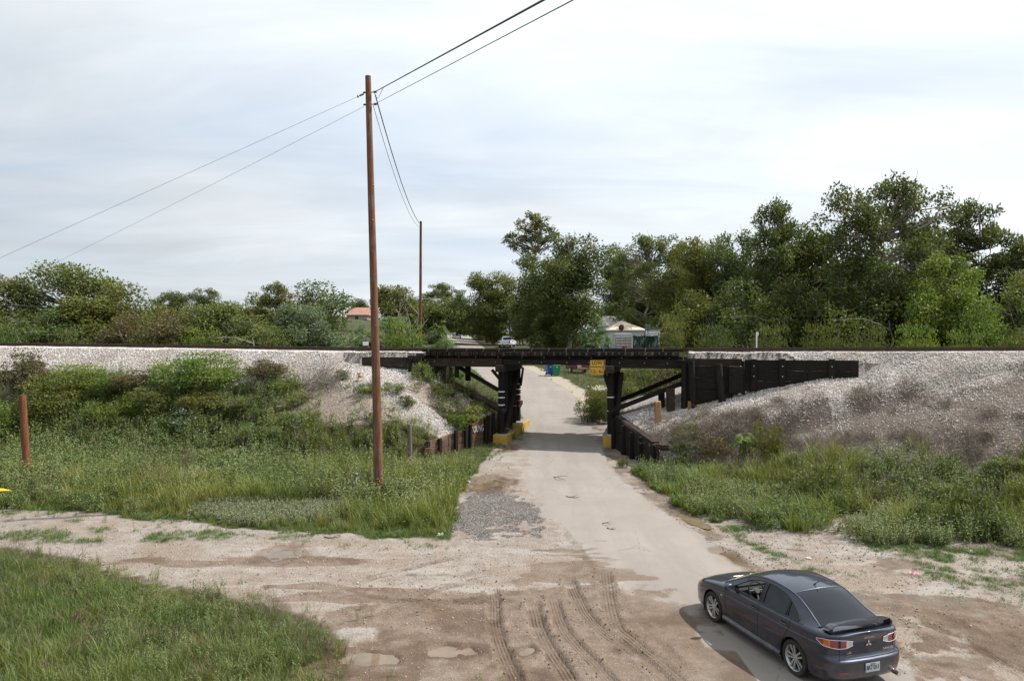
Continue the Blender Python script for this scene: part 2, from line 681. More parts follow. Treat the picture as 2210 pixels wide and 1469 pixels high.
def fields(x, y):
    """masks and fine relief of the ground"""
    x = np.asarray(x, float)
    y = np.asarray(y, float)
    s, v = to_sv(x, y)
    b = base_z(x, y)
    z = big_z(x, y)
    rise = z - b
    w1 = (fbm(x, y, 0.9, 1) - 0.5)
    w2 = (fbm(x, y, 3.5, 2) - 0.5)
    wob = w1 * 0.9 + w2 * 0.45
    M = {}
    near = 1 - sstep(36, 44, y)
    e = wob * (0.9 * near + 0.12)
    wl = 0.10 + 0.35 * near
    road = sstep(-wl, wl, x - road_l(y) + e) * sstep(-wl, wl, road_r(y) - x + e * 0.6)
    road = road * (1 - sstep(0.35, 0.7, rise))
    M['road'] = road
    # embankment surface
    emb = sstep(0.05, 0.35, rise)
    M['emb'] = emb
    lim = np.where(s < 2, -2.9, -2.5)
    bal = sstep(-0.9, 0.7, v - lim + 1.6 * (fbm(x, y, 0.5, 8) - 0.5) * 2) * emb
    under = (s > -3) & (s < S_R + 0.1)
    slope_r = (s > 3.5) & (s < S_R + 6) & (v < 0)
    bal_r = sstep(0.3, 1.0, rise) * (1 - sstep(0.8, 2.9, -v - 0.12 * (s - 5) + 2.4 * w1)) * sstep(0.1, 0.6, x - xR(y))
    bal = np.where(slope_r | (under & (s > 3)), np.maximum(bal_r, 0), bal)
    bal = np.where((s < 2) & (s > S_L - 0.3) & (v > -2.0), 0.62 * emb * sstep(-0.12, 0.4, w1 + 0.12 + 0.12 * v), bal)
    M['ballast'] = np.clip(bal, 0, 1)
    # brown dead stalk litter on the right slope, earthy rubble on the left cone
    M['dry'] = emb * sstep(3, 8, s) * (1 - M['ballast']) * sstep(-10.5, -7.0, v + 1.5 * w1)
    M['rubble'] = sstep(1.8, 2.5, z + 1.2 * w1) * emb * (1 - sstep(-2, 3, s)) * sstep(-12, -8, s + w1 * 3) * (1 - M['ballast'])
    # dirt track on the left and forecourt of dirt beside the road
    yu = np.interp(x, *YU) + wob * 0.8
    yl = np.interp(x, *YLO) + wob * 0.9
    path = (1 - sstep(-0.3, 0.3, y - yu)) * sstep(-0.35, 0.45, y - yl)
    path = np.where(x > -2.3, (1 - sstep(-0.2, 0.3, x_weed(y) - x + wob * 0.3)) * (y < 45), path)
    path = path * (1 - emb)
    path = np.where(x > road_r(y), (0.30 + 0.75 * sstep(0.40, 0.60, fbm(x * 0.6, y, 0.8, 14))) * (1 - emb), path)
    M['path'] = path * (y < 42)
    # weeds in the field and on the slopes, rough grass in the corner
    field = sstep(-0.2, 0.3, y - yu) * sstep(-0.2, 0.25, x_weed(y) - x + wob * 0.4) * (x < 0)
    corner = sstep(-0.3, 0.5, yl - y) * (x < -1.5)
    M['field'] = field * (1 - M['ballast'])
    M['corner'] = corner
    back = sstep(40, 46, y) * (1 - road) * (1 - sstep(0.2, 1.2, rise))
    cream = back * (1 - sstep(0.8, 1.9, x - road_r(y) + 1.2 * w1)) * (x > road_r(y) - 1) * (y < 75)
    cream2 = back * (np.abs(x - (road_r(y) + 4.2)) < 2.2) * (np.abs(y - 55 - 0.3 * (x - 6)) < 1.5)
    M['cream'] = np.maximum(cream, cream2 * 0.8)
    M['back'] = back * (1 - M['cream'])
    # mud and the dark gravel patch
    mud = sstep(-0.35, 0.25, (15.0 - y) * 0.32 - np.abs(x - 0.4) * 0.22 + 0.55 + 2.2 * w1 + 0.8 * w2)
    mud = mud * (y < 17) * (x < 4.2)
    mud = np.maximum(mud, 0.95 * sstep(0.0, 0.5, 1 - ((x - 9.5) / 3.2) ** 2 - ((y - 13.2) / 2.4) ** 2 + 3.0 * w1 + 1.2 * w2) * (x > 6.9))
    mud = np.maximum(mud, 0.85 * sstep(0.1, 0.5, 1 - ((x - 1.9) / 1.5) ** 2 - ((y - 17.2) / 2.2) ** 2 + 3.6 * (fbm(x * 0.5, y * 2.2, 1.1, 17) - 0.5)))
    mud = np.maximum(mud, 0.9 * sstep(0.1, 0.5, 1 - ((x + 2.2) / 3.4) ** 2 - ((y - 15.9) / 0.75) ** 2 + 3.0 * (fbm(x * 0.5, y * 2.2, 1.0, 18) - 0.5)))
    mud = np.maximum(mud, 0.8 * sstep(0.1, 0.5, 1 - ((x + 8.0) / 4.5) ** 2 - ((y - 18.0) / 0.55) ** 2 + 3.0 * (fbm(x * 0.4, y * 2.2, 0.9, 19) - 0.5)))
    dk = sstep(0.0, 0.35, 1 - ((x + 0.6) / 1.5) ** 2 - ((y - 22.6) / 3.1) ** 2 + 2.6 * w1 + 1.8 * w2)
    M['dark'] = dk * (1 - road * 0.85)
    # relief
    dz = 0.05 * w1 + 0.022 * w2 + 0.010 * (fbm(x, y, 9, 5, 2) - 0.5)
    dz = dz * (1 - road * 0.75) * (1 + 1.6 * emb) * (1 - 0.8 * sstep(38, 44, y) * road)
    tm = np.zeros_like(x)
    tu = np.zeros_like(x)
    ta = np.zeros_like(x)
    sel0 = (y < 24) & (y > 6) & (np.abs(x) < 14)
    for P, hw, dep, stg in TRK:
        lo = P.min(0) - 0.6
        hi = P.max(0) + 0.6
        idx = np.nonzero(sel0 & (x > lo[0]) & (x < hi[0]) & (y > lo[1]) & (y < hi[1]))[0]
        if len(idx) == 0:
            continue
        px = x[idx]
        py = y[idx]
        best = np.full(len(idx), 9.0)
        bu = np.zeros(len(idx))
        ba = np.zeros(len(idx))
        L = 0.0
        for i in range(len(P) - 1):
            a = P[i]
            d = P[i + 1] - a
            l = np.hypot(*d)
            if l < 1e-6:
                continue
            d = d / l
            tt = np.clip((px - a[0]) * d[0] + (py - a[1]) * d[1], 0, l)
            dx = px - a[0] - d[0] * tt
            dy = py - a[1] - d[1] * tt
            dd = np.hypot(dx, dy)
            sg = np.sign(d[0] * dy - d[1] * dx)
            up = dd < best
            best[up] = dd[up]
            bu[up] = (dd * sg)[up]
            ba[up] = (L + tt)[up]
            L += l
        fade = sstep(0, 0.5, ba) * (1 - sstep(L - 0.5, L, ba))
        ww = (fbm(px, py, 2.2, 21) - 0.35) * 1.7
        ins = (1 - sstep(hw * 0.82, hw * 1.08, best)) * fade
        ridge = np.exp(-((best - hw * 1.35) / (hw * 0.33)) ** 2) * fade
        lump = fbm(px, py, 4.2, 31, 4)
        k = np.clip(stg * np.clip(ww + 0.45, 0, 1.2), 0, 1)
        dz[idx] += -dep * ins * (0.75 + 0.25 * k) + dep * 0.7 * ridge * np.clip((lump - 0.36) * 2.4, 0, 1.1)
        m2 = ins * k
        up = m2 > tm[idx]
        ii = idx[up]
        tm[ii] = m2[up]
        tu[ii] = bu[up] / hw
        ta[ii] = ba[up]
        mud[idx] = np.maximum(mud[idx], np.clip(ridge * stg * np.clip(lump * 1.7, 0, 1) * (dep > 0.01), 0, 1))
    # puddle hollows
    wet = np.zeros_like(x)
    for (cx, cy, rx, ry, an, dp, lb) in PUD:
        ca, sa = math.cos(an), math.sin(an)
        ux = ((x - cx) * ca + (y - cy) * sa) / rx
        uy = (-(x - cx) * sa + (y - cy) * ca) / ry
        q = np.sqrt(ux * ux + uy * uy) + 1.3 * w1 + 1.3 * w2
        bowl = 1 - sstep(0.35, 1.15, q)
        dz -= dp * bowl
        wet = np.maximum(wet, 1 - sstep(0.8, 1.9, q))
    wet = np.maximum(wet, 0.7 * mud * sstep(0.5, 0.7, fbm(x, y, 0.8, 15)))
    M['mud'] = np.clip(mud * (1 - 0.25 * road), 0, 1)
    M['wet'] = wet
    M['tm'] = tm
    M['tu'] = tu
    M['ta'] = ta
    M['z'] = z + dz
    return M


def Z(x, y):
    x = np.atleast_1d(np.asarray(x, float))
    y = np.atleast_1d(np.asarray(y, float))
    return fields(x, y)['z']


def gz(x, y):
    return float(Z(x, y)[0])


def axis(segs):
    out = []
    for a, b, d in segs:
        n = max(1, int(round((b - a) / d)))
        out += list(np.linspace(a, b, n, endpoint=False))
    out.append(segs[-1][1])
    return np.array(out)


gx = axis([(-2500, -600, 380), (-600, -160, 55), (-160, -60, 9), (-60, -27, 1.2), (-27, -12, 0.16), (-12, -5, 0.09),
           (-5, 9, 0.055), (9, 15, 0.1), (15, 27, 0.16), (27, 60, 1.2), (60, 160, 9), (160, 600, 55), (600, 2500, 380)])
gy = axis([(-200, -20, 36), (-20, 4, 3), (4, 10.5, 0.3), (10.5, 17, 0.055), (17, 24, 0.085), (24, 46, 0.15), (46, 80, 0.6),
           (80, 220, 3), (220, 700, 30), (700, 4000, 300)])
XX, YY = np.meshgrid(gx, gy)
NXg, NYg = len(gx), len(gy)
FX, FY = XX.ravel(), YY.ravel()
FM = fields(FX, FY)


# ---- the one material of the ground: layered soils chosen by masks of what lies where
def terrain_material():
    m, nt, bs, out = node_mat('terrain')
    t = NT(nt)
    geo = t.n('ShaderNodeNewGeometry').outputs['Position']
    A = t.n('ShaderNodeAttribute', attribute_name='mA')
    B = t.n('ShaderNodeAttribute', attribute_name='mB')
    C = t.n('ShaderNodeAttribute', attribute_name='mC')
    D = t.n('ShaderNodeAttribute', attribute_name='mD')

    def split(a):
        sp = t.n('ShaderNodeSeparateColor')
        nt.links.new(a.outputs['Color'], sp.inputs[0])
        return sp.outputs[0], sp.outputs[1], sp.outputs[2]
    road, mud, dark = split(A)
    bal, green, path = split(B)
    trk, tu, wet = split(C)
    dry, cream, rub = split(D)
    n_big = t.noise(geo, 0.45, 3, 0.6)
    n_mid = t.noise(geo, 2.6, 4, 0.62)
    n_fin = t.noise(geo, 17, 3, 0.6)
    n_vf = t.noise(geo, 60, 2, 0.6)
    peb = t.vor(geo, 21)
    pebc = t.vor(geo, 21, out='Color')
    peb2 = t.vor(geo, 29)
    peb2c = t.vor(geo, 29, out='Color')

    def sepr(c):
        sp = t.n('ShaderNodeSeparateColor')
        nt.links.new(c, sp.inputs[0])
        return sp.outputs[0], sp.outputs[1]
    pr, pg = sepr(pebc)
    p2r, p2g = sepr(peb2c)

    def edge(mask, w=0.22, amt=0.55):
        """sharpen a soft mask with noise so that borders are ragged"""
        a = t.math('ADD', mask, t.math('MULTIPLY', t.math('SUBTRACT', n_fin, 0.5), amt))
        a = t.math('ADD', a, t.math('MULTIPLY', t.math('SUBTRACT', n_mid, 0.5), amt))
        return t.rng(a, 0.5 - w, 0.5 + w, smooth=True)
    # plain soil
    soil = t.mix(t.rng(n_mid, 0.3, 0.7), (0.19, 0.145, 0.11), (0.29, 0.235, 0.185))
    # gravelly pale dirt
    grav = t.mix(t.rng(n_mid, 0.3, 0.7), (0.31, 0.255, 0.21), (0.47, 0.415, 0.365))
    grav = t.mix(t.rng(n_big, 0.45, 0.60, 0, 0.75), grav, (0.34, 0.255, 0.195))
    n_str = t.noise(t.mapping(geo, (0.35, 1.3, 1)), 1.0, 5, 0.6)
    grav = t.mix(t.rng(n_str, 0.50, 0.64, 0, 0.7), grav, (0.50, 0.46, 0.42))
    gs = t.math('MULTIPLY', t.rng(p2r, 0.62, 0.70), t.rng(peb2, 0.42, 0.25))
    grav = t.mix(t.math('MULTIPLY', gs, 0.9), grav, (0.68, 0.64, 0.59))
    gs2 = t.math('MULTIPLY', t.rng(p2g, 0.80, 0.86), t.rng(peb2, 0.42, 0.25))
    grav = t.mix(t.math('MULTIPLY', gs2, 0.75), grav, (0.17, 0.14, 0.12))
    col = t.mix(edge(path), soil, grav)
    # ground under the weeds
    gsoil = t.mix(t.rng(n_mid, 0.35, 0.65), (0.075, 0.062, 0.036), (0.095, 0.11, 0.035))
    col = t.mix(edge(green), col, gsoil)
    # dead stalks
    dcol = t.mix(t.rng(n_fin, 0.3, 0.7), (0.085, 0.065, 0.052), (0.27, 0.22, 0.185))
    dcol = t.mix(t.rng(n_vf, 0.5, 0.75, 0, 0.6), dcol, (0.40, 0.36, 0.33))
    col = t.mix(edge(dry), col, dcol)
    rc = t.mix(t.rng(n_fin, 0.35, 0.65), (0.27, 0.195, 0.145), (0.47, 0.39, 0.325))
    rc = t.mix(t.rng(pr, 0.6, 0.75, 0, 0.55), rc, (0.60, 0.56, 0.50))
    col = t.mix(edge(rub), col, rc)
    # cream gravel beyond the bridge
    col = t.mix(edge(cream), col, t.mix(t.rng(n_mid, 0.3, 0.7), (0.47, 0.41, 0.32), (0.58, 0.52, 0.43)))
    # ballast bed under the loose stones
    bcol = t.mix(t.rng(pr, 0.1, 0.9), (0.62, 0.57, 0.53), (1.0, 0.96, 0.92))
    bcol = t.mix(t.rng(peb, 0.30, 0.55), bcol, (0.36, 0.325, 0.30))
    col = t.mix(edge(bal, 0.18), col, bcol)
    # dark wet gravel
    dg = t.mix(t.rng(n_mid, 0.3, 0.7), (0.06, 0.056, 0.055), (0.145, 0.13, 0.122))
    dg = t.mix(t.math('MULTIPLY', t.rng(p2r, 0.70, 0.78), 0.75), dg, (0.45, 0.42, 0.40))
    col = t.mix(t.math('MULTIPLY', edge(dark), 0.9), col, dg)
    # worn pale road
    rcol = t.mix(t.rng(n_big, 0.35, 0.65), (0.415, 0.368, 0.322), (0.50, 0.452, 0.405))
    rcol = t.mix(t.rng(n_mid, 0.55, 0.75, 0, 0.35), rcol, (0.40, 0.33, 0.27))
    n_lane = t.noise(t.mapping(geo, (1.5, 0.16, 1)), 1.0, 5, 0.6)
    rcol = t.mix(t.rng(n_lane, 0.42, 0.62, 0.0, 0.55), rcol, (0.37, 0.33, 0.30))
    rcol = t.mix(t.rng(t.noise(geo, 0.9, 6, 0.7), 0.54, 0.70, 0, 0.5), rcol, (0.44, 0.36, 0.285))
    rcol = t.mix(t.rng(n_vf, 0.35, 0.7, 0.0, 0.30), rcol, (0.33, 0.30, 0.275))
    crk = t.vor(t.mapping(geo, (0.55, 0.32, 0.5)), 1.0, 'DISTANCE_TO_EDGE')
    crk = t.math('ADD', crk, t.math('MULTIPLY', t.math('SUBTRACT', n_mid, 0.5), 0.10))
    ck = t.math('MULTIPLY', t.rng(t.math('ABSOLUTE', crk), 0.010, 0.0), t.rng(n_big, 0.45, 0.6))
    rcol = t.mix(t.math('MULTIPLY', ck, 0.5), rcol, (0.15, 0.13, 0.12))
    re = edge(road, 0.14, 0.5)
    col = t.mix(re, col, rcol)
    # mud, brown and damp
    mcol = t.mix(t.rng(n_mid, 0.3, 0.7), (0.15, 0.098, 0.064), (0.30, 0.215, 0.155))
    mcol = t.mix(t.rng(n_big, 0.48, 0.62, 0, 0.6), mcol, (0.185, 0.118, 0.075))
    mcol = t.mix(t.rng(t.noise(geo, 1.1, 5, 0.6), 0.56, 0.68, 0, 0.55), mcol, (0.40, 0.33, 0.27))
    mcol = t.mix(t.math('MULTIPLY', gs, 0.5), mcol, (0.5, 0.45, 0.4))
    me = edge(mud, 0.28, 0.5)
    col = t.mix(t.math('MULTIPLY', me, t.rng(n_big, 0.38, 0.62, 0.92, 0.6)), col, mcol)
    # tyre prints: pressed grooves along the track
    groove = t.math('SINE', t.math('MULTIPLY', tu, 15.0))
    tmk = t.math('MULTIPLY', trk, t.rng(n_mid, 0.34, 0.58))
    tcol = t.mix(t.rng(t.math('ADD', groove, t.math('MULTIPLY', t.math('SUBTRACT', n_fin, 0.5), 3.0)), -1.0, 1.2), (0.115, 0.077, 0.052), (0.225, 0.158, 0.108))
    col = t.mix(t.math('MULTIPLY', tmk, 0.88), col, tcol)
    # damp darkening round the water
    wd = t.math('MULTIPLY', t.rng(wet, 0.10, 0.60), 0.85)
    col = t.mix(wd, col, t.mix(1.0, col, (0.62, 0.54, 0.46), 'MULTIPLY'))
    sc = t.n('ShaderNodeVectorMath', operation='SCALE')
    t.set(sc.inputs[0], col)
    sc.inputs['Scale'].default_value = 0.54
    t.set(bs.inputs['Base Color'], sc.outputs[0])
    rough = t.rng(wet, 0.3, 1.0, 0.95, 0.42)
    t.set(bs.inputs['Roughness'], rough)
    bs.inputs['Specular IOR Level'].default_value = 0.25
    # relief
    hp = t.math('MULTIPLY', t.rng(peb, 0.5, 0.0), t.math('ADD', t.math('MULTIPLY', bal, 1.5), 0.25))
    hp = t.math('MULTIPLY', hp, t.rng(re, 0, 1, 1, 0.12))
    h = t.math('ADD', hp, t.math('MULTIPLY', n_fin, t.rng(re, 0, 1, 0.9, 0.22)))
    h = t.math('ADD', h, t.math('MULTIPLY', n_vf, 0.22))
    h = t.math('ADD', h, t.math('MULTIPLY', t.math('MULTIPLY', groove, tmk), 0.45))
    t.set(bs.inputs['Normal'], t.bump(h, 0.75, 0.03))
    return m


terrain_material()


def face_mask():
    """which sheet each square of the ground belongs to: 0 ground, 1 road, 2 dirt track, 3 embankment"""
    def q(k):
        a = FM[k].reshape(NYg, NXg)
        return 0.25 * (a[:-1, :-1] + a[1:, :-1] + a[:-1, 1:] + a[1:, 1:])
    k = np.zeros((NYg - 1, NXg - 1), int)
    k[q('path') > 0.5] = 2
    k[q('emb') > 0.5] = 3
    k[q('road') > 0.5] = 1
    yc = 0.5 * (gy[:-1] + gy[1:])
    k[(yc > 500) | (yc < -15), :] = 0
    return k


fk = face_mask()
ii, jj = np.meshgrid(np.arange(NYg - 1), np.arange(NXg - 1), indexing='ij')
quads = np.stack([ii * NXg + jj, ii * NXg + jj + 1, (ii + 1) * NXg + jj + 1, (ii + 1) * NXg + jj], -1)
POS = np.stack([FX, FY, FM['z']], -1).astype(np.float32)


def np_mesh(name, verts, faces, smooth=True):
    """fast mesh from arrays of verts (N,3) and quads or tris (M,k)"""
    me = bpy.data.meshes.new(name)
    n, k = faces.shape
    me.vertices.add(len(verts))
    me.vertices.foreach_set('co', np.ascontiguousarray(verts, np.float32).ravel())
    me.loops.add(n * k)
    me.loops.foreach_set('vertex_index', np.ascontiguousarray(faces, np.int32).ravel())
    me.polygons.add(n)
    me.polygons.foreach_set('loop_start', np.arange(0, n * k, k, dtype=np.int32))
    me.polygons.foreach_set('loop_total', np.full(n, k, np.int32))
    me.polygons.foreach_set('use_smooth', np.full(n, smooth, bool))
    me.update(calc_edges=True)
    me.validate()
    return me


def col_attr(me, name, r, g, b):
    a = me.attributes.new(name, 'FLOAT_COLOR', 'POINT')
    d = np.stack([r, g, b, np.ones_like(r)], -1).astype(np.float32)
    a.data.foreach_set('color', d.ravel())


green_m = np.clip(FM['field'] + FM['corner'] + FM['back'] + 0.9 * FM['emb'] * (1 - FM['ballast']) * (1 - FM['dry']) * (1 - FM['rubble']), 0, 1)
for kk, nm, lb, ct in [(0, 'ground', 'weedy soil and grassland spreading to the horizon', 'ground'),
                       (1, 'road', 'pale worn narrow road running under the railway bridge', 'road'),
                       (2, 'dirt_track', 'pale gravelly dirt track and muddy forecourt beside the road', 'dirt track'),
                       (3, 'embankment', 'raised railway embankment on both sides of the bridge', 'embankment')]:
    fq = quads[fk == kk]
    used, inv = np.unique(fq, return_inverse=True)
    me = np_mesh(nm, POS[used], inv.reshape(fq.shape))
    col_attr(me, 'mA', FM['road'][used], FM['mud'][used], FM['dark'][used])
    col_attr(me, 'mB', FM['ballast'][used], green_m[used], FM['path'][used])
    col_attr(me, 'mC', FM['tm'][used], FM['tu'][used], FM['wet'][used])
    col_attr(me, 'mD', FM['dry'][used], FM['cream'][used], FM['rubble'][used])
    o = link(nm, me, MAT['terrain'])
    tag(o, lb, ct, kind='structure')

# ---- puddles: level sheets of muddy water lying in the hollows
m, nt, bs, out = node_mat('muddy_water')
t = NT(nt)
gp = t.n('ShaderNodeNewGeometry').outputs['Position']
t.set(bs.inputs['Base Color'], t.mix(t.rng(t.noise(gp, 1.5, 4), 0.35, 0.65), (0.10, 0.07, 0.04), (0.17, 0.13, 0.09)))
bs.inputs['Roughness'].default_value = 0.04
bs.inputs['IOR'].default_value = 1.45
t.set(bs.inputs['Normal'], t.bump(t.noise(gp, 5, 2), 0.03, 0.02))
for (cx, cy, rx, ry, an, dp, lb) in PUD:
    n = 40
    ca, sa = math.cos(an), math.sin(an)
    ring = []
    for k in range(n):
        a = 2 * math.pi * k / n
        ux, uy = 1.35 * rx * math.cos(a), 1.35 * ry * math.sin(a)
        ring.append((cx + ux * ca - uy * sa, cy + ux * sa + uy * ca))
    inner = [(cx + (x_ - cx) * 0.75, cy + (y_ - cy) * 0.75) for x_, y_ in ring]
    base_h = np.median(big_z(*np.array(inner).T))
    lvl = gz(cx, cy) + dp * (0.72 if ry > 1.2 else 0.62)
    mb = MB()
    mb.add([(x_, y_, lvl) for x_, y_ in ring], [tuple(range(n))])
    o = mb.build('puddle', MAT['muddy_water'])
    tag(o, lb, 'puddle', kind='structure')
# ------------------------------------------------------------------ plants
leaf_mat('leaf_olive', (0.050, 0.075, 0.014), (0.150, 0.185, 0.036), alt=(0.19, 0.19, 0.040))
leaf_mat('leaf_dark', (0.030, 0.056, 0.013), (0.108, 0.150, 0.034), alt=(0.140, 0.155, 0.038))
leaf_mat('leaf_bright', (0.055, 0.110, 0.013), (0.165, 0.255, 0.034), alt=(0.21, 0.25, 0.036))
leaf_mat('leaf_sumac', (0.038, 0.095, 0.030), (0.125, 0.220, 0.075), alt=(0.14, 0.21, 0.05))
leaf_mat('leaf_pale', (0.075, 0.12, 0.065), (0.23, 0.30, 0.19))
leaf_mat('leaf_rust', (0.055, 0.062, 0.024), (0.155, 0.150, 0.060), alt=(0.165, 0.115, 0.055))
leaf_mat('leaf_yellow', (0.11, 0.14, 0.012), (0.32, 0.32, 0.028))
leaf_mat('grass_tall', (0.075, 0.110, 0.016), (0.260, 0.300, 0.058), alt=(0.26, 0.26, 0.070), trans=0.3)
leaf_mat('grass_green', (0.042, 0.080, 0.013), (0.150, 0.215, 0.042), alt=(0.165, 0.175, 0.050), trans=0.3)
leaf_mat('grass_short', (0.052, 0.105, 0.018), (0.150, 0.235, 0.055), trans=0.25)
leaf_mat('weed_leaf', (0.055, 0.092, 0.020), (0.185, 0.240, 0.068), alt=(0.20, 0.22, 0.080), trans=0.3)
leaf_mat('weed_grey', (0.11, 0.13, 0.06), (0.27, 0.285, 0.165), trans=0.25)
plain('dead_stalk', (0.16, 0.115, 0.078), 0.9, var=0.45, scale=3)
plain('dead_twig', (0.20, 0.165, 0.135), 0.9, var=0.4, scale=5)
plain('bark', (0.125, 0.100, 0.078), 0.9, var=0.35, scale=9, bump=0.6)
plain('bark_pale', (0.26, 0.235, 0.205), 0.9, var=0.3, scale=7, bump=0.6)


def leaf_quads(c, a, L, W, b=None, r=None):
    """rhombic leaves: c base points (N,3), a unit directions, L lengths, W half widths -> verts, quads"""
    r = r or rng
    N = len(c)
    if b is None:
        q = r.normal(size=(N, 3))
        b = np.cross(a, q)
    b = b / (np.linalg.norm(b, axis=1, keepdims=True) + 1e-9)
    nrm = np.cross(a, b)
    L = np.broadcast_to(L, (N,))[:, None]
    W = np.broadcast_to(W, (N,))[:, None]
    v = np.empty((N, 4, 3))
    v[:, 0] = c
    v[:, 1] = c + a * L * 0.45 + b * W + nrm * W * 0.25
    v[:, 2] = c + a * L
    v[:, 3] = c + a * L * 0.45 - b * W + nrm * W * 0.25
    f = np.arange(N * 4).reshape(N, 4)
    return v.reshape(-1, 3), f


def unit(v):
    return v / (np.linalg.norm(v, axis=-1, keepdims=True) + 1e-9)


def tint_attr(me, t):
    a = me.attributes.new('tint', 'FLOAT', 'POINT')
    a.data.foreach_set('value', np.ascontiguousarray(t, np.float32))


def crown_mesh(name, clumps, n_leaf, L, W, seed, droop=0.0, flat=0.5):
    """clumps: (K,4) centre + radius. Leaves are spread through each clump, denser towards its shell."""
    r = np.random.default_rng(seed)
    K = len(clumps)
    wgt = clumps[:, 3] ** 2
    cnt = r.multinomial(n_leaf, wgt / wgt.sum())
    idx = np.repeat(np.arange(K), cnt)
    d = unit(r.normal(size=(len(idx), 3)))
    rad = r.random(len(idx)) ** 0.42
    rad *= 1 + 0.35 * (vnoise(d[:, 0] * 3 + idx * 1.7, d[:, 1] * 3 + d[:, 2] * 2, 1.3, 5) - 0.4)
    off = d * rad[:, None] * clumps[idx, 3][:, None]
    off[:, 2] *= 0.78
    c = clumps[idx, :3] + off
    # sprigs: leaves gather in little bunches
    g = r.normal(size=(len(idx), 3)) * 0.05
    c = np.round(c / 0.32) * 0.32 * 0.35 + c * 0.65 + g
    a = unit(r.normal(size=(len(idx), 3)) + d * 0.6 + np.array((0, 0, -droop)))
    b = r.normal(size=(len(idx), 3))
    b = np.cross(a, unit(d * flat + np.array((0, 0, flat)) + r.normal(size=(len(idx), 3)) * 0.75))
    v, f = leaf_quads(c, a, L * r.uniform(0.7, 1.3, len(idx)), W * r.uniform(0.7, 1.3, len(idx)), b, r)
    me = np_mesh(name, v, f, smooth=False)
    tint = np.clip(r.random(len(idx)) * 0.75 + 0.25 * r.random(K)[idx], 0, 1)
    tint_attr(me, np.repeat(tint, 4))
    return me


def limb(mb, p0, p1, r0, r1, bend, r, n=6, k=6):
    p0 = np.array(p0, float)
    p1 = np.array(p1, float)
    L = np.linalg.norm(p1 - p0)
    off = r.normal(size=3) * bend * L
    pts = []
    rad = []
    for i in range(k + 1):
        t = i / k
        p = p0 + (p1 - p0) * t + off * math.sin(math.pi * t) + r.normal(size=3) * 0.02 * L * (0 < i < k)
        pts.append(p)
        rad.append(r0 + (r1 - r0) * t)
    mb.tube(pts, rad, n, caps=False)
    return pts


def tree_proto(key, H, crown, n_leaf, L, W, seed, trunk_r, fork, droop=0.0, stems=1, bare=0.0, lean=0.0):
    """crown: list of (cx,cy,cz,rx,ry,rz,nclumps,clump_r) ellipsoids in fractions of H. Returns meshes."""
    r = np.random.default_rng(seed)
    cl = []
    for (cx, cy, cz, rx, ry, rz, nc, cr) in crown:
        for _ in range(nc):
            d = unit(r.normal(size=3))
            q = r.random() ** 0.38
            p = np.array((cx, cy, cz)) + d * q * np.array((rx, ry, rz))
            cl.append((*(p * H), cr * H * r.uniform(0.65, 1.35)))
    cl = np.array(cl)
    cl[:, 2] = np.maximum(cl[:, 2], cl[:, 3] * 0.6)
    leaf = crown_mesh(key + '_crown', cl, n_leaf, L, W, seed + 1, droop)
    mb = MB()
    tips = []
    for sidx in range(stems):
        bx, by = (r.normal(size=2) * 0.03 * H) if stems > 1 else (0, 0)
        top = np.array((bx * 3 + lean * H, by * 3, fork * H))
        pts = limb(mb, (bx, by, -0.3), top, trunk_r * (1.0 if stems == 1 else 0.65), trunk_r * 0.62, 0.03, r, 8, 7)
        # leader
        up = np.array((top[0] + r.normal() * 0.05 * H, top[1] + r.normal() * 0.05 * H, min(0.93, fork + 0.42) * H))
        pts2 = limb(mb, top, up, trunk_r * 0.6, trunk_r * 0.12, 0.05, r, 6, 6)
        tips.append((pts + pts2[1:]))
    nodes = [np.array(p) for tt_ in tips for p in tt_[2:]]
    for c in cl:
        tgt = c[:3] + r.normal(size=3) * 0.1 * c[3]
        nd = min(nodes, key=lambda q: np.linalg.norm((tgt - q) * np.array((1, 1, 0.8))) + 0.8 * max(0, q[2] - tgt[2] + 0.05 * H))
        dd = np.linalg.norm(tgt - nd)
        pp = limb(mb, nd, tgt, min(trunk_r * 0.42, 0.018 * dd + 0.02), 0.012 * H / 8, 0.10, r, 5, 4)
        for _ in range(3):
            e = tgt + unit(r.normal(size=3)) * c[3] * r.uniform(0.6, 1.0 + bare)
            limb(mb, pp[3], e, 0.02 * H / 8, 0.006 * H / 8, 0.1, r, 4, 2)
    tr = mb.mesh(key + '_trunk', smooth=True, recalc=False)
    mn = cl[:, :3] - cl[:, 3:4]
    mx = cl[:, :3] + cl[:, 3:4]
    return dict(trunk=tr, crown=leaf, H=float((cl[:, 2] + cl[:, 3] * 0.7).max()), W=float((mx[:, 0].max() - mn[:, 0].min()) * 0.93),
                cx=float((mx[:, 0].max() + mn[:, 0].min()) / 2))


def own_mat(me, mat):
    """the same shape with another leaf material (materials are set on the object)"""
    return me


PR = {}
# round, low crowned scrub trees
PR['scrub1'] = tree_proto('scrub1', 8, [(0, 0, .55, .36, .36, .38, 30, .13), (0, 0, .3, .40, .4, .25, 14, .12)], 15000, .20, .065, 1, .16, .25, stems=3)
PR['scrub2'] = tree_proto('scrub2', 8, [(-.08, 0, .6, .30, .30, .33, 24, .12), (.14, 0, .45, .28, .3, .3, 16, .12), (0, 0, .25, .36, .36, .22, 12, .11)], 15000, .20, .065, 2, .15, .22, stems=3)
PR['scrub3'] = tree_proto('scrub3', 8, [(.05, 0, .66, .33, .33, .28, 26, .11), (-.1, 0, .36, .32, .3, .28, 14, .12)], 12000, .21, .07, 33, .17, .3, stems=2, bare=0.5)
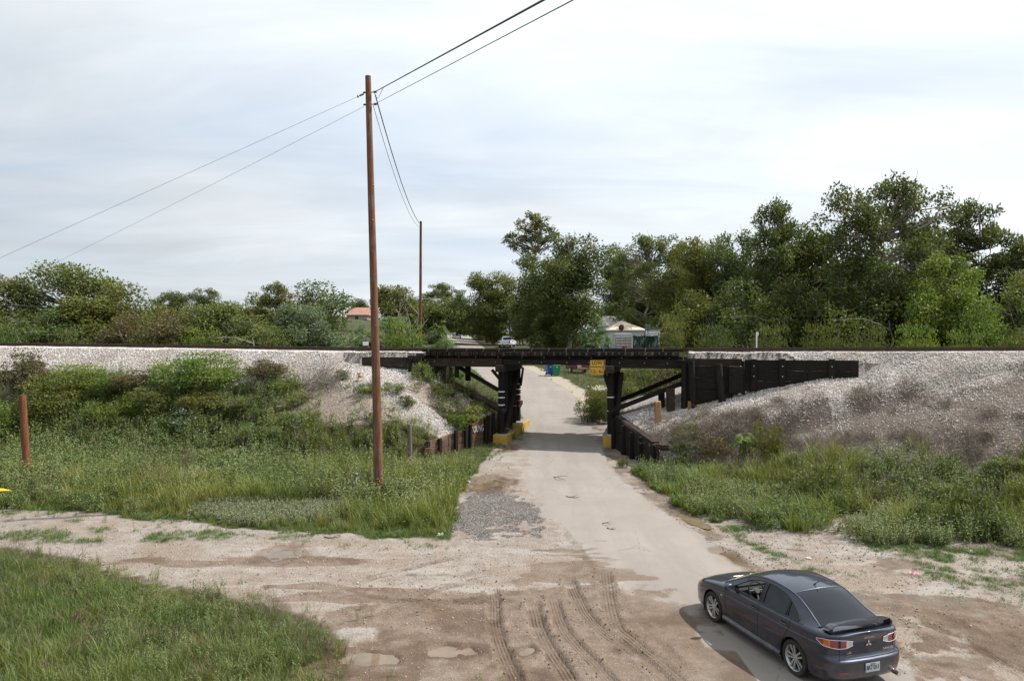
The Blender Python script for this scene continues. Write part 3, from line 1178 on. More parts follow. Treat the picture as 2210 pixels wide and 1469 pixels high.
# spreading tree with flat domes
PR['spread'] = tree_proto('spread', 9, [(-.28, 0, .72, .24, .25, .18, 18, .09), (.18, 0, .80, .27, .25, .16, 20, .09), (.42, 0, .62, .17, .2, .16, 10, .09), (0, 0, .42, .42, .35, .28, 22, .11)], 15000, .21, .07, 4, .2, .3, stems=2, bare=0.3)
# tall dense tree
PR['tall1'] = tree_proto('tall1', 15, [(0, 0, .62, .25, .25, .34, 40, .085), (0, 0, .30, .27, .26, .22, 20, .085)], 24000, .26, .085, 5, .3, .25, bare=0.2)
PR['tall2'] = tree_proto('tall2', 15, [(.04, 0, .74, .20, .2, .22, 26, .075), (-.08, 0, .5, .25, .25, .26, 26, .085), (.1, 0, .28, .24, .24, .2, 14, .085)], 22000, .26, .085, 6, .3, .22, bare=0.3)
# airy tree with open fork
PR['airy1'] = tree_proto('airy1', 15, [(-.20, 0, .78, .13, .18, .17, 24, .046), (.05, 0, .87, .12, .16, .12, 20, .044), (.26, 0, .78, .14, .18, .16, 24, .046), (0, 0, .58, .34, .28, .18, 34, .058), (0, 0, .30, .28, .26, .20, 12, .075)], 20000, .24, .07, 7, .24, .28, bare=1.0)
PR['airy2'] = tree_proto('airy2', 14, [(.0, 0, .84, .14, .16, .14, 20, .046), (.19, 0, .72, .14, .18, .16, 18, .046), (-.20, 0, .66, .14, .18, .15, 16, .046), (0, 0, .45, .28, .26, .25, 32, .065)], 18000, .24, .07, 8, .22, .3, bare=1.0)
# tall bare-trunked tree with a high crown
PR['high'] = tree_proto('high', 20, [(0, 0, .88, .14, .14, .10, 44, .021), (-.10, 0, .78, .10, .10, .08, 22, .021), (.11, 0, .79, .11, .10, .08, 24, .021), (0, 0, .66, .13, .13, .08, 18, .023)], 4600, .28, .085, 9, .30, .55, bare=0.5)
# compound-leaved sumac-like shrubs: leaflets hang in sprays


def sumac_proto(key, H, W, n_fronds, seed, Lf=0.75):
    r = np.random.default_rng(seed)
    mb = MB()
    vs_, ts_ = [], []
    heads = []
    for i in range(max(5, n_fronds // 14)):
        a = r.uniform(0, 2 * math.pi)
        q = math.sqrt(r.random())
        hx, hy = q * math.cos(a) * W * 0.5, q * math.sin(a) * W * 0.5
        hz = H * (0.35 + 0.6 * r.random()) * math.sqrt(max(0.12, 1 - 0.75 * q * q))
        heads.append((hx, hy, hz))
        limb(mb, (hx * 0.3, hy * 0.3, -0.2), (hx, hy, hz), 0.04, 0.015, 0.06, r, 5, 4)
    heads = np.array(heads)
    C, A, BB, LL, T = [], [], [], [], []
    for i in range(n_fronds):
        h = heads[r.integers(len(heads))] + r.normal(size=3) * 0.16
        an = r.uniform(0, 2 * math.pi)
        d = np.array((math.cos(an), math.sin(an), r.uniform(-0.1, 0.6)))
        d = d / np.linalg.norm(d)
        side = np.cross(d, (0, 0, 1))
        side /= np.linalg.norm(side)
        L = Lf * r.uniform(0.7, 1.2)
        tn = r.random()
        for k in range(1, 9):
            t_ = k / 8
            p = h + d * L * t_ + np.array((0, 0, -0.45 * L * t_ * t_))
            for sg in (-1, 1):
                C.append(p)
                A.append(unit(side * sg + d * 0.35 + np.array((0, 0, -0.45 * (0.4 + t_)))))
                BB.append(unit(d + np.array((0, 0, -0.6 * t_))))
                LL.append(0.24 * (1.15 - 0.6 * abs(t_ - 0.45)))
                T.append(tn * 0.7 + 0.3 * r.random())
    v, f = leaf_quads(np.array(C), np.array(A), np.array(LL), 0.042, np.array(BB), r)
    me = np_mesh(key + '_crown', v, f, smooth=False)
    tint_attr(me, np.repeat(np.array(T), 4))
    tr = mb.mesh(key + '_trunk', smooth=True, recalc=False)
    return dict(trunk=tr, crown=me, H=H * 1.02, W=W + Lf * 1.1, cx=0.0)


PR['sumac1'] = sumac_proto('sumac1', 4.0, 4.0, 520, 41)
PR['sumac2'] = sumac_proto('sumac2', 4.0, 3.4, 460, 42)
PR['sapling'] = sumac_proto('sapling', 1.3, 0.9, 60, 43, 0.42)


def bush_proto(key, H, W, n_leaf, L, Wd, seed, nc=16, cr=0.22, twig=1.0, droop=0.0):
    r = np.random.default_rng(seed)
    cl = []
    for i in range(nc):
        a = r.uniform(0, 2 * math.pi)
        q = math.sqrt(r.random()) * 0.85
        z = H * (0.12 + 0.72 * r.random() * math.sqrt(max(0.1, 1 - q * q)))
        cl.append((q * math.cos(a) * W * 0.42, q * math.sin(a) * W * 0.42, z, cr * H * r.uniform(0.7, 1.3)))
    cl = np.array(cl)
    me = crown_mesh(key + '_crown', cl, n_leaf, L, Wd, seed + 1, droop)
    mb = MB()
    for c in cl:
        pts = limb(mb, (c[0] * 0.25, c[1] * 0.25, -0.15), c[:3], 0.022, 0.008, 0.08, r, 5, 4)
        for _ in range(int(4 * twig)):
            e = c[:3] + unit(r.normal(size=3) + np.array((0, 0, 0.5))) * c[3] * r.uniform(0.8, 1.5)
            limb(mb, c[:3], e, 0.007, 0.003, 0.1, r, 3, 2)
    return dict(trunk=mb.mesh(key + '_stems', smooth=True, recalc=False), crown=me,
                H=float((cl[:, 2] + cl[:, 3] * 0.7).max()), W=float(W * 0.84 + 2 * cl[:, 3].mean()), cx=0.0)


PR['bush1'] = bush_proto('bush1', 2.0, 2.6, 5200, .085, .028, 51, 22, .22)
PR['bush2'] = bush_proto('bush2', 2.0, 2.4, 4200, .09, .03, 52, 20, .20, 2.0)
PR['bush3'] = bush_proto('bush3', 2.0, 2.8, 5000, .10, .022, 53, 24, .20, 1.0, 0.4)
PR['weedbush1'] = bush_proto('weedbush1', 1.0, 1.3, 1700, .075, .022, 54, 18, .20, 1.0)
PR['weedbush2'] = bush_proto('weedbush2', 1.0, 1.4, 1500, .085, .018, 55, 18, .20, 1.5, 0.3)


def plant(kind, name, label, cat, x, y, h, w, leaf, bark='bark', rz=None, group=None, parts=('trunk', 'crown'), sink=0.05, z=None):
    p = PR[kind]
    rz = random.uniform(0, 6.28) if rz is None else rz
    zg = gz(x, y) if z is None else z
    o = thing(name, label, cat, (x, y, zg - sink), rz, group)
    sc = (w / p['W'], w / p['W'], h / p['H'])
    for k, mat in ((0, bark), (1, leaf)):
        nm = parts[k]
        c = bpy.data.objects.new(nm, p['trunk' if k == 0 else 'crown'])
        if len(c.data.materials) == 0:
            c.data.materials.append(MAT[mat])
        COL.objects.link(c)
        c.material_slots[0].link = 'OBJECT'
        c.material_slots[0].material = MAT[mat]
        c.parent = o
        c.scale = sc
    return o


def tree_at(kind, px, d, top, wpx, leaf, label, name='tree', bark='bark', rz=None, group=None, cat='tree', dx=None):
    """px: photo column of the middle, d: distance out, top: photo row of the tip, wpx: width in photo pixels"""
    x = (px - 1105.0) * d / FPX
    zt = CAM_Z - (top - 735.0) * d / FPX
    zg = gz(x, d)
    return plant(kind, name, label, cat, x, d, max(0.5, zt - zg + 0.05), wpx * d / FPX, leaf, bark, rz, group)


LEFT = 'trees beyond the track on the left'
MID = 'trees by the road beyond the bridge'
RIGHT = 'trees beyond the track on the right'
# --- left of the tall pole
tree_at('spread', 95, 64, 566, 300, 'leaf_olive', 'spreading tree with flat airy domes at the far left, tallest on that side', rz=0.2, group=LEFT)
tree_at('scrub2', -40, 60, 612, 210, 'leaf_dark', 'dark tree cut off by the left edge of the picture', group=LEFT)
tree_at('scrub3', 195, 61, 642, 190, 'leaf_olive', 'lower pale olive tree just right of the spreading tree', bark='bark_pale', group=LEFT)
tree_at('scrub1', 290, 63, 609, 190, 'leaf_olive', 'round olive tree in the middle of the left tree row', group=LEFT)
tree_at('tall1', 375, 110, 630, 95, 'leaf_dark', 'small dark round crown far behind the left tree row', group=LEFT)
tree_at('tall2', 447, 112, 622, 95, 'leaf_dark', 'small dark ragged crown far behind, right of the round one', group=LEFT)
tree_at('scrub3', 470, 62, 652, 170, 'leaf_olive', 'yellow green tree in front of the two far dark crowns', group=LEFT)
tree_at('scrub2', 548, 66, 632, 150, 'leaf_olive', 'olive tree left of the biggest dark crown in the left row', group=LEFT)
tree_at('scrub1', 668, 72, 603, 190, 'leaf_dark', 'large dark domed tree left of the far red roof', group=LEFT)
tree_at('airy2', 592, 62, 608, 120, 'leaf_olive', 'slender tree with bare twigs above its top, before the domed tree', bark='bark_pale', group=LEFT)
tree_at('scrub3', 655, 60, 655, 150, 'leaf_pale', 'pale grey green shrubby tree before the large dark dome', bark='bark_pale', group=LEFT)
tree_at('scrub1', 390, 59, 668, 170, 'leaf_rust', 'brownish low tree behind the rail, right of the round olive tree', group=LEFT)
tree_at('scrub2', 100, 58, 668, 200, 'leaf_dark', 'dark shrubby tree under the spreading tree', group=LEFT)
tree_at('scrub1', 530, 58, 676, 170, 'leaf_olive', 'low olive tree with a thin pale stem near the rail', bark='bark_pale', group=LEFT)
tree_at('scrub2', 265, 58, 672, 170, 'leaf_rust', 'dull brown green shrubby tree behind the rail at left', group=LEFT)
for px, top, w, lf, lb in [(22, 702, 110, 'leaf_bright', 'bright green round shrub behind the rail at the far left'),
                           (150, 712, 120, 'leaf_olive', 'low olive shrub behind the rail under the spreading tree'),
                           (330, 712, 130, 'leaf_olive', 'low grey green shrub behind the rail, second row left'),
                           (440, 705, 120, 'leaf_bright', 'yellow green shrub behind the rail, left of centre'),
                           (600, 708, 130, 'leaf_olive', 'low olive shrub behind the rail by the pale trunks')]:
    tree_at('bush1', px, 56.5, top, w, lf, lb, name='shrub', cat='shrub', group='shrubs behind the rail')
# --- between the poles
tree_at('sumac1', 765, 52, 688, 130, 'leaf_sumac', 'feathery leaved shrub just left of the tall pole behind the rail', name='shrub', cat='shrub', group='feathery shrubs behind the rail')
tree_at('sumac2', 850, 52, 658, 150, 'leaf_sumac', 'tallest feathery leaved shrub, right of the tall pole', name='shrub', cat='shrub', group='feathery shrubs behind the rail')
tree_at('bush1', 880, 50.5, 690, 140, 'leaf_bright', 'yellow green bush in front of the tallest feathery shrub', name='shrub', cat='shrub', group='feathery shrubs behind the rail')
tree_at('sumac1', 945, 51, 688, 120, 'leaf_sumac', 'feathery shrub hiding the foot of the second pole', name='shrub', cat='shrub', group='feathery shrubs behind the rail')
tree_at('sumac2', 972, 49.5, 714, 75, 'leaf_sumac', 'lowest feathery shrub at the edge of the far road', name='shrub', cat='shrub', group='feathery shrubs behind the rail')
tree_at('scrub3', 852, 118, 616, 120, 'leaf_olive', 'open crowned tree seen right of the tall pole', group=MID)
tree_at('scrub1', 945, 125, 640, 150, 'leaf_olive', 'olive tree behind the second pole', group=MID)
tree_at('airy2', 948, 128, 610, 120, 'leaf_olive', 'thin half bare crown rising right of the second pole', bark='bark_pale', group=MID)
tree_at('scrub2', 775, 235, 644, 70, 'leaf_dark', 'far dark trees over the red roofed house', group=MID)
tree_at('scrub1', 890, 170, 640, 110, 'leaf_dark', 'dark tree far behind the bleached dead branches', group=MID)
tree_at('scrub2', 988, 210, 628, 60, 'leaf_dark', 'far dark crown where the road vanishes', group=MID)
tree_at('scrub1', 1035, 150, 668, 90, 'leaf_bright', 'fresh green rounded tree beside the far grey pole', group=MID)
tree_at('scrub1', 1012, 185, 660, 70, 'leaf_olive', 'olive thicket at the end of the road', group=MID)
# --- centre
tree_at('tall1', 1066, 126, 588, 130, 'leaf_olive', 'broad olive tree overhanging the white pickup', group=MID)
tree_at('high', 1148, 112, 460, 130, 'leaf_olive', 'tall tree with bare trunk and high airy crown, highest in the centre', bark='bark_pale', group=MID)
tree_at('tall2', 1232, 84, 506, 200, 'leaf_dark', 'big dark tree with pale thick trunk in the centre', rz=0.4, bark='bark_pale', group=MID)
tree_at('tall1', 1188, 98, 545, 150, 'leaf_dark', 'dark tree between the airy high crown and the pale trunk', group=MID)
tree_at('scrub1', 1150, 104, 622, 100, 'leaf_dark', 'dark low crown right of the white pickup', group=MID)
tree_at('scrub2', 1200, 88, 640, 130, 'leaf_dark', 'deep green low crown left of the pale trunk', group=MID)
tree_at('scrub2', 1128, 124, 628, 100, 'leaf_dark', 'dark crown just behind the white pickup', group=MID)
tree_at('scrub1', 1052, 138, 640, 90, 'leaf_olive', 'olive low crown left of the white pickup', group=MID)
tree_at('sumac1', 1283, 78, 676, 76, 'leaf_sumac', 'feathery green shrub beside the pale roofed house', name='shrub', cat='shrub')
tree_at('airy1', 1392, 118, 508, 190, 'leaf_olive', 'grey green tree with bare twigs behind the pale roofed house', bark='bark_pale', group=MID)
tree_at('tall1', 1350, 135, 560, 150, 'leaf_dark', 'dark tree far behind the pale roofed house', group=MID)
tree_at('scrub1', 1340, 128, 610, 150, 'leaf_dark', 'shadowy crown directly above the pale roof', group=MID)
tree_at('scrub2', 1425, 122, 600, 160, 'leaf_dark', 'shadowy crown right above the square backboard', group=MID)
tree_at('sumac2', 1403, 125, 630, 66, 'leaf_pale', 'pale silvery leaved tree above the square backboard', cat='tree', group=MID)
tree_at('tall2', 1475, 90, 518, 140, 'leaf_olive', 'olive tree left of the dark right hand wood', group=MID)
# --- right
tree_at('tall1', 1530, 66, 515, 170, 'leaf_olive', 'yellow lit tree at the left end of the right hand wood', group=RIGHT)
tree_at('airy2', 1672, 58, 428, 200, 'leaf_dark', 'tall ragged tree left of the tallest crown on the right', rz=1.0, group=RIGHT)
tree_at('tall2', 1600, 62, 500, 170, 'leaf_dark', 'dark tree between the yellow lit tree and the ragged one', group=RIGHT)
tree_at('airy1', 1905, 52, 384, 300, 'leaf_dark', 'tallest tree on the right with forked grey trunk', rz=0.3, bark='bark_pale', group=RIGHT)
tree_at('tall1', 1790, 58, 478, 190, 'leaf_dark', 'dark tree left of the forked grey trunk', group=RIGHT)
tree_at('airy2', 2105, 54, 428, 220, 'leaf_dark', 'thin windswept crown right of the tallest tree', rz=2.0, group=RIGHT)
tree_at('tall2', 2040, 47, 545, 200, 'leaf_bright', 'bright green leafy tree low on the right', rz=1.0, group=RIGHT)
tree_at('scrub1', 2140, 44, 642, 130, 'leaf_bright', 'bright green bushy tree near the right edge', group=RIGHT)
tree_at('tall1', 1990, 60, 500, 200, 'leaf_dark', 'dark filling tree behind the bright green one', group=RIGHT)
tree_at('tall2', 2215, 52, 505, 180, 'leaf_dark', 'dark tree cut off by the right edge of the picture', group=RIGHT)
tree_at('scrub2', 1500, 56, 625, 150, 'leaf_olive', 'low yellow olive tree right of the camouflage fence', group=RIGHT)
tree_at('scrub1', 1600, 52, 598, 190, 'leaf_dark', 'low dark tree behind the white marker post', group=RIGHT)
tree_at('scrub2', 1710, 50, 590, 190, 'leaf_dark', 'low dark tree below the ragged tall one', group=RIGHT)
tree_at('scrub1', 1825, 49, 600, 200, 'leaf_dark', 'low dark tree left of the forked trunk foot', group=RIGHT)
tree_at('scrub3', 1940, 50, 615, 180, 'leaf_dark', 'low dark tree right of the forked trunk foot', group=RIGHT)
tree_at('scrub2', 2190, 48, 585, 180, 'leaf_olive', 'olive low tree behind the bright bushy one', group=RIGHT)
tree_at('scrub1', 1660, 68, 535, 220, 'leaf_olive', 'olive middle storey crown behind the ragged tree', group=RIGHT)
tree_at('scrub2', 1880, 66, 530, 240, 'leaf_olive', 'olive middle storey crown behind the forked trunk', group=RIGHT)
tree_at('scrub1', 2100, 64, 540, 240, 'leaf_dark', 'dark middle storey crown near the right edge', group=RIGHT)
for px, d, top, w, lf, lb in [(1452, 50, 690, 90, 'leaf_olive', 'olive shrub right beside the camouflage fence'),
                              (1545, 46, 700, 120, 'leaf_dark', 'dark shrub left of the white marker post'),
                              (1660, 45, 700, 130, 'leaf_dark', 'dark shrub right of the white marker post'),
                              (1770, 44, 698, 130, 'leaf_dark', 'dark shrub behind the rail under the low dark trees'),
                              (1870, 43.5, 705, 120, 'leaf_dark', 'dark shrub at the foot of the forked tree'),
                              (1985, 43, 700, 130, 'leaf_bright', 'green shrub left of the bright bushy tree'),
                              (2085, 42.5, 712, 110, 'leaf_bright', 'bright low shrub in front of the bright bushy tree'),
                              (2195, 42, 705, 110, 'leaf_dark', 'dark shrub behind the rail at the right edge')]:
    tree_at('bush1', px, d, top, w, lf, lb, name='shrub', cat='shrub', group='shrubs behind the rail')
# dead, bleached branches between the poles
r_ = np.random.default_rng(77)
o = thing('dead_tree', 'bleached leafless tree with pale forked branches between the poles', 'dead tree', (-14.6, 100, gz(-14.6, 100)))
mb = MB()
root = np.array((-14.6, 100, gz(-14.6, 100)))
for k in range(9):
    e = root + np.array((r_.uniform(-2.4, 2.6), r_.normal() * 0.5, r_.uniform(4.5, 7.6)))
    pts = limb(mb, root, e, 0.12, 0.03, 0.10, r_, 5, 6)
    for j in range(4):
        b_ = np.array(pts[r_.integers(2, 6)])
        limb(mb, b_, b_ + np.array((r_.normal() * 0.7, r_.normal() * 0.3, r_.uniform(0.3, 1.3))), 0.035, 0.012, 0.1, r_, 4, 3)
mb.build('branches', MAT['bark_pale'], o, smooth=True)
# ------------------------------------------------------------------ railway and timber trestle
wood('creosote', (0.005, 0.0045, 0.004), (0.018, 0.014, 0.011), wear=(0.10, 0.075, 0.055), wear_amt=0.16, grain=(0.7, 9, 9))
wood('creosote_v', (0.005, 0.0045, 0.004), (0.018, 0.014, 0.011), wear=(0.10, 0.072, 0.052), wear_amt=0.16, grain=(9, 9, 0.7))
wood('creosote_brown', (0.014, 0.010, 0.008), (0.045, 0.030, 0.022), wear=(0.13, 0.095, 0.07), wear_amt=0.4, grain=(0.7, 9, 9))
wood('plank_brown', (0.045, 0.028, 0.019), (0.16, 0.095, 0.06), wear=(0.30, 0.20, 0.13), wear_amt=0.75, grain=(0.9, 0.9, 11))
wood('plank_orange', (0.16, 0.085, 0.04), (0.34, 0.20, 0.10), grain=(5, 5, 1))
plain('rail_steel', (0.060, 0.036, 0.026), 0.75, metal=0.3, var=0.4, scale=3, bump=0.3)
plain('rail_top', (0.34, 0.31, 0.29), 0.35, metal=0.9, var=0.15)
plain('bolt_steel', (0.42, 0.40, 0.38), 0.5, metal=0.8)
plain('yellow_paint', (0.42, 0.255, 0.04), 0.75, var=0.12, scale=4, dirt=(0.22, 0.15, 0.06))
plain('concrete', (0.24, 0.205, 0.17), 0.9, var=0.2, scale=8, bump=0.4)
plain('white_band', (0.74, 0.75, 0.76), 0.5, var=0.08)
plain('red_ribbon', (0.55, 0.035, 0.03), 0.6)
plain('sign_amber', (0.62, 0.36, 0.035), 0.55, var=0.06, dirt=(0.46, 0.27, 0.04))
plain('sign_black', (0.012, 0.011, 0.010), 0.6)
plain('chalk', (0.62, 0.60, 0.57), 0.9, var=0.2, scale=20)
plain('galvanised', (0.13, 0.135, 0.14), 0.6, metal=0.3, var=0.2)

track = thing('railway_track', 'dark rusty railway rails running on top of the embankment', 'railway track', (T0[0], T0[1], 0), TA)
V_C = 2.1
for dv in (-0.75, 0.75):
    prof = [(-.07, -.172), (.07, -.172), (.07, -.155), (.012, -.14), (.012, -.045), (.036, -.035), (.036, 0), (-.036, 0), (-.036, -.035), (-.012, -.045), (-.012, -.14), (-.07, -.155)]
    mb = MB()
    ss = np.concatenate([np.linspace(-110, -40, 20), np.linspace(-38, 30, 60), np.linspace(34, 100, 20)])
    rows = []
    for s_ in ss:
        zr = float(rail_z(s_))
        rows.append([sv(s_, V_C + dv + a, zr + b_) for a, b_ in prof + prof[:1]])
    mb.grid(rows)
    rl = mb.build('rail', MAT['rail_steel'], track)
    mb = MB()
    mb.grid([[sv(s_, V_C + dv - .030, float(rail_z(s_)) + .003), sv(s_, V_C + dv + .030, float(rail_z(s_)) + .003)] for s_ in ss])
    mb.build('running_surface', MAT['rail_top'], rl)

bridge = thing('trestle_bridge', 'black timber trestle railway bridge crossing over the road', 'bridge', (T0[0], T0[1], 0), TA)


def P(s, v, z):
    return sv(s, v, z)


def sbox(mb, s0, s1, v0, v1, z0, z1):
    """box aligned with the track"""
    c = [P(s, v, z) for s in (s0, s1) for v in (v0, v1) for z in (z0, z1)]
    mb.add(c, [(0, 1, 3, 2), (4, 6, 7, 5), (0, 4, 5, 1), (2, 3, 7, 6), (0, 2, 6, 4), (1, 5, 7, 3)])
    return mb


# ties: one mesh, many copies
mb = MB()
mb.box((0, 0, 0), (0.215, 4.15, 0.20))
tie_me = mb.mesh('tie', bevel=0.012)
tie_me.materials.append(MAT['creosote'])
tie_w = mb.mesh('tie_worn', bevel=0.012)
tie_w.materials.append(MAT['creosote_brown'])
n_tie = 40
for i in range(n_tie):
    s_ = S_L + 0.2 + (S_R - S_L - 0.4) * i / (n_tie - 1)
    c = bpy.data.objects.new('tie', tie_w if random.random() < 0.28 else tie_me)
    COL.objects.link(c)
    c.parent = bridge
    c.location = (s_ + random.uniform(-.015, .015), V_C + random.uniform(-.05, .05) - 0.02, float(rail_z(s_)) - 0.172 - 0.10)
    c.rotation_euler = (0, 0, random.uniform(-.012, .012))
zt = float(rail_z(2)) - 0.372            # underside of ties, top of stringers
# guard timbers with bolts
for v0 in (0.10, 3.90):
    for a, b_ in ((S_L - 0.15, -0.4), (-0.39, 4.2), (4.21, S_R + 0.1)):
        mb = MB()
        z0 = float(rail_z((a + b_) / 2)) - 0.171
        sbox(mb, a, b_ - 0.01, v0, v0 + 0.2, z0, z0 + 0.15)
        g = mb.build('guard_timber', MAT['creosote'], bridge, bevel=0.01)
        if v0 < 1:
            for s_ in np.arange(a + 0.4, b_ - 0.1, 0.95):
                mb = MB()
                s2 = s_ + random.uniform(-.15, .15)
                mb.tube([P(s2, v0 + 0.1, z0 + 0.148), P(s2, v0 + 0.1, z0 + 0.175)], 0.028, 7)
                mb.build('bolt', MAT['bolt_steel'], g)
                mb = MB()
                mb.tube([P(s2, v0 - 0.012, z0 + 0.07), P(s2, v0 + 0.02, z0 + 0.07)], 0.022, 6)
                mb.build('bolt', MAT['bolt_steel'], g)
# stringers: upper row set back, lower row proud
for (a, b_, d0, d1) in ((S_L - 0.1, -0.55, 4.44, 4.87), (-0.54, 4.93, 4.57, 4.83), (4.94, S_R + 0.1, 4.44, 4.89)):
    for v0 in (0.16, 3.72):
        mb = MB()
        sbox(mb, a, b_ - 0.015, v0 + 0.14, v0 + 0.46, d1 + 0.003, zt - 0.003)
        mb.build('upper_stringer', MAT['creosote'], bridge, bevel=0.015)
        mb = MB()
        sbox(mb, a + 0.01, b_ - 0.02, v0, v0 + 0.42, d0, d1)
        mb.build('stringer', MAT['creosote_brown' if v0 < 1 and d1 > 4.85 and a < 0 else 'creosote'], bridge, bevel=0.015)
    for v0 in (1.1, 2.0, 2.9):
        mb = MB()
        sbox(mb, a + 0.01, b_ - 0.02, v0, v0 + 0.35, d0, zt - 0.003)
        mb.build('stringer', MAT['creosote'], bridge, bevel=0.015)
# bolts on the stringer faces
for s_ in (-4.2, -3.0, -2.1, -0.9, 0.35, 1.5, 2.8, 3.9, 5.4, 6.6, 7.7):
    mb = MB()
    mb.tube([P(s_, 0.10, 4.70), P(s_, 0.17, 4.70)], 0.022, 6)
    mb.build('bolt', MAT['bolt_steel'], bridge)
    mb = MB()
    mb.tube([P(s_ + 0.1, 0.26, 4.94), P(s_ + 0.1, 0.31, 4.94)], 0.022, 6)
    mb.build('bolt', MAT['bolt_steel'], bridge)


def pile(s, v, z0, z1, r=0.155, lean_s=0.0, lean_v=0.0, white=(), red=(), square=False):
    mb = MB()
    if square:
        mb.beam(P(s, v, z0), P(s + lean_s, v + lean_v, z1), 2 * r, 2 * r, up=(TT[0], TT[1], 0))
        o = mb.build('pile', MAT['creosote_v'], bridge, bevel=0.015)
    else:
        pts = [P(s + lean_s * k / 6, v + lean_v * k / 6, z0 + (z1 - z0) * k / 6) for k in range(7)]
        mb.tube(pts, [r * (0.96 + 0.08 * random.random()) for _ in pts], 14)
        o = mb.build('pile', MAT['creosote_v'], bridge)
        smooth_auto(o.data)
    for zs, mname, bn, h in ((white, 'white_band', 'reflective_band', 0.045), (red, 'red_ribbon', 'red_ribbon', 0.05)):
        for zb in zs:
            k = (zb - z0) / (z1 - z0)
            mb = MB()
            c = P(s + lean_s * k, v + lean_v * k, zb)
            c2 = P(s + lean_s * k, v + lean_v * k, zb + h)
            if square:
                mb.beam(c, c2, 2 * r + 0.012, 2 * r + 0.012, up=(TT[0], TT[1], 0))
            else:
                mb.tube([c, c2], r * 1.06, 14)
            mb.build(bn, MAT[mname], o)
    return o


# left bent
pile(-0.62, 0.25, 0.5, 4.2, 0.17, white=(2.48, 2.86, 3.16))
pile(-0.62, 1.1, 0.7, 4.2)
pile(-0.60, 2.0, 0.8, 4.2)
pile(-0.60, 2.9, 0.8, 4.2, red=(2.2,))
pile(-0.58, 3.85, 0.95, 4.2, white=(2.75, 3.05, 3.35), red=(2.42,))
pile(-0.42, 0.15, 0.95, 4.0, 0.13, lean_s=0.06, lean_v=2.6, red=(1.25,))
mb = MB()
sbox(mb, -0.82, -0.42, -0.25, 4.35, 4.2, 4.565)
mb.build('pile_cap', MAT['creosote_brown'], bridge, bevel=0.02)
mb = MB()
mb.beam(P(-1.05, 0.0, 4.30), P(-0.62, 0.25, 3.72), 0.16, 0.14)
mb.build('knee_brace', MAT['creosote'], bridge, bevel=0.01)
mb = MB()
mb.beam(P(-0.36, 4.2, 4.25), P(-0.36, 3.6, 3.3), 0.10, 0.16)
mb.build('knee_brace', MAT['creosote'], bridge, bevel=0.01)
mb = MB()
mb.beam(P(-0.47, 3.55, 2.02), P(-0.47, 4.4, 2.30), 0.10, 0.2)
mb.build('sway_brace', MAT['creosote'], bridge, bevel=0.01)
# right bent
pile(4.95, 0.28, 0.6, 4.2, 0.165, white=(1.12, 2.30, 2.98))
pile(4.95, 1.15, 0.7, 4.2)
pile(4.95, 2.0, 0.8, 4.2)
pile(4.97, 2.9, 0.9, 4.2)
pile(4.98, 3.85, 1.0, 4.2)
pile(5.16, 0.32, 1.2, 4.2, 0.10, lean_s=0.30, lean_v=0.5, square=True)
mb = MB()
sbox(mb, 4.74, 5.15, -0.25, 4.35, 4.2, 4.56)
mb.build('pile_cap', MAT['creosote_brown'], bridge, bevel=0.02)
mb = MB()
mb.beam(P(4.62, 0.12, 4.3), P(4.92, 0.26, 3.3), 0.14, 0.15)
mb.build('knee_brace', MAT['creosote'], bridge, bevel=0.01)
# concrete footings painted yellow: painted shell round a bare top
for (s0, s1, v0, v1, z0, z1) in ((-0.92, -0.18, -0.35, 2.2, -0.2, 1.04), (-0.88, -0.10, 2.21, 4.8, -0.2, 1.28), (4.62, 5.30, -0.15, 4.6, -0.2, 1.12)):
    mb = MB()
    sbox(mb, s0, s1, v0, v1, z0, z1)
    f = mb.build('footing', MAT['yellow_paint'], bridge, bevel=0.025)
    mb = MB()
    sbox(mb, s0 + 0.03, s1 - 0.03, v0 + 0.03, v1 - 0.03, z1 - 0.02, z1 + 0.006)
    mb.build('bare_concrete_top', MAT['concrete'], f)
# long braces from the banks down to the bents
mb = MB()
mb.beam(at(988, 791, 37.2), at(1083, 846, 36.2), 0.13, 0.20)
mb.build('diagonal_brace', MAT['creosote'], bridge, bevel=0.012)
mb = MB()
mb.beam(at(986, 789, 37.2), at(986, 815, 37.2), 0.22, 0.16, up=(0, 1, 0))
mb.build('brace_post', MAT['creosote_brown'], bridge, bevel=0.012)
mb = MB()
mb.tube([at(962, 822, 37.0), at(1020, 850, 36.4), at(1090, 889, 35.7)], [0.17, 0.17, 0.15], 8)
mb.build('fallen_log_brace', MAT['creosote_brown'], bridge)
mb = MB()
mb.beam(at(918, 822, 37.4), at(985, 852, 37.0), 0.2, 0.16)
mb.build('lower_timber', MAT['creosote_brown'], bridge, bevel=0.012)
mb = MB()
mb.beam(at(1010, 788, 38.8), at(1010, 822, 38.8), 0.30, 0.20, up=(0, 1, 0))
mb.build('abutment_post', MAT['creosote_brown'], bridge, bevel=0.012)
mb = MB()
mb.beam(at(1333, 866, 36.4), at(1475, 808, 35.4), 0.14, 0.22)
mb.build('diagonal_brace', MAT['creosote'], bridge, bevel=0.012)
mb = MB()
mb.beam(at(1314, 889, 34.1), at(1475, 826, 33.3), 0.14, 0.22)
mb.build('diagonal_brace', MAT['creosote'], bridge, bevel=0.012)
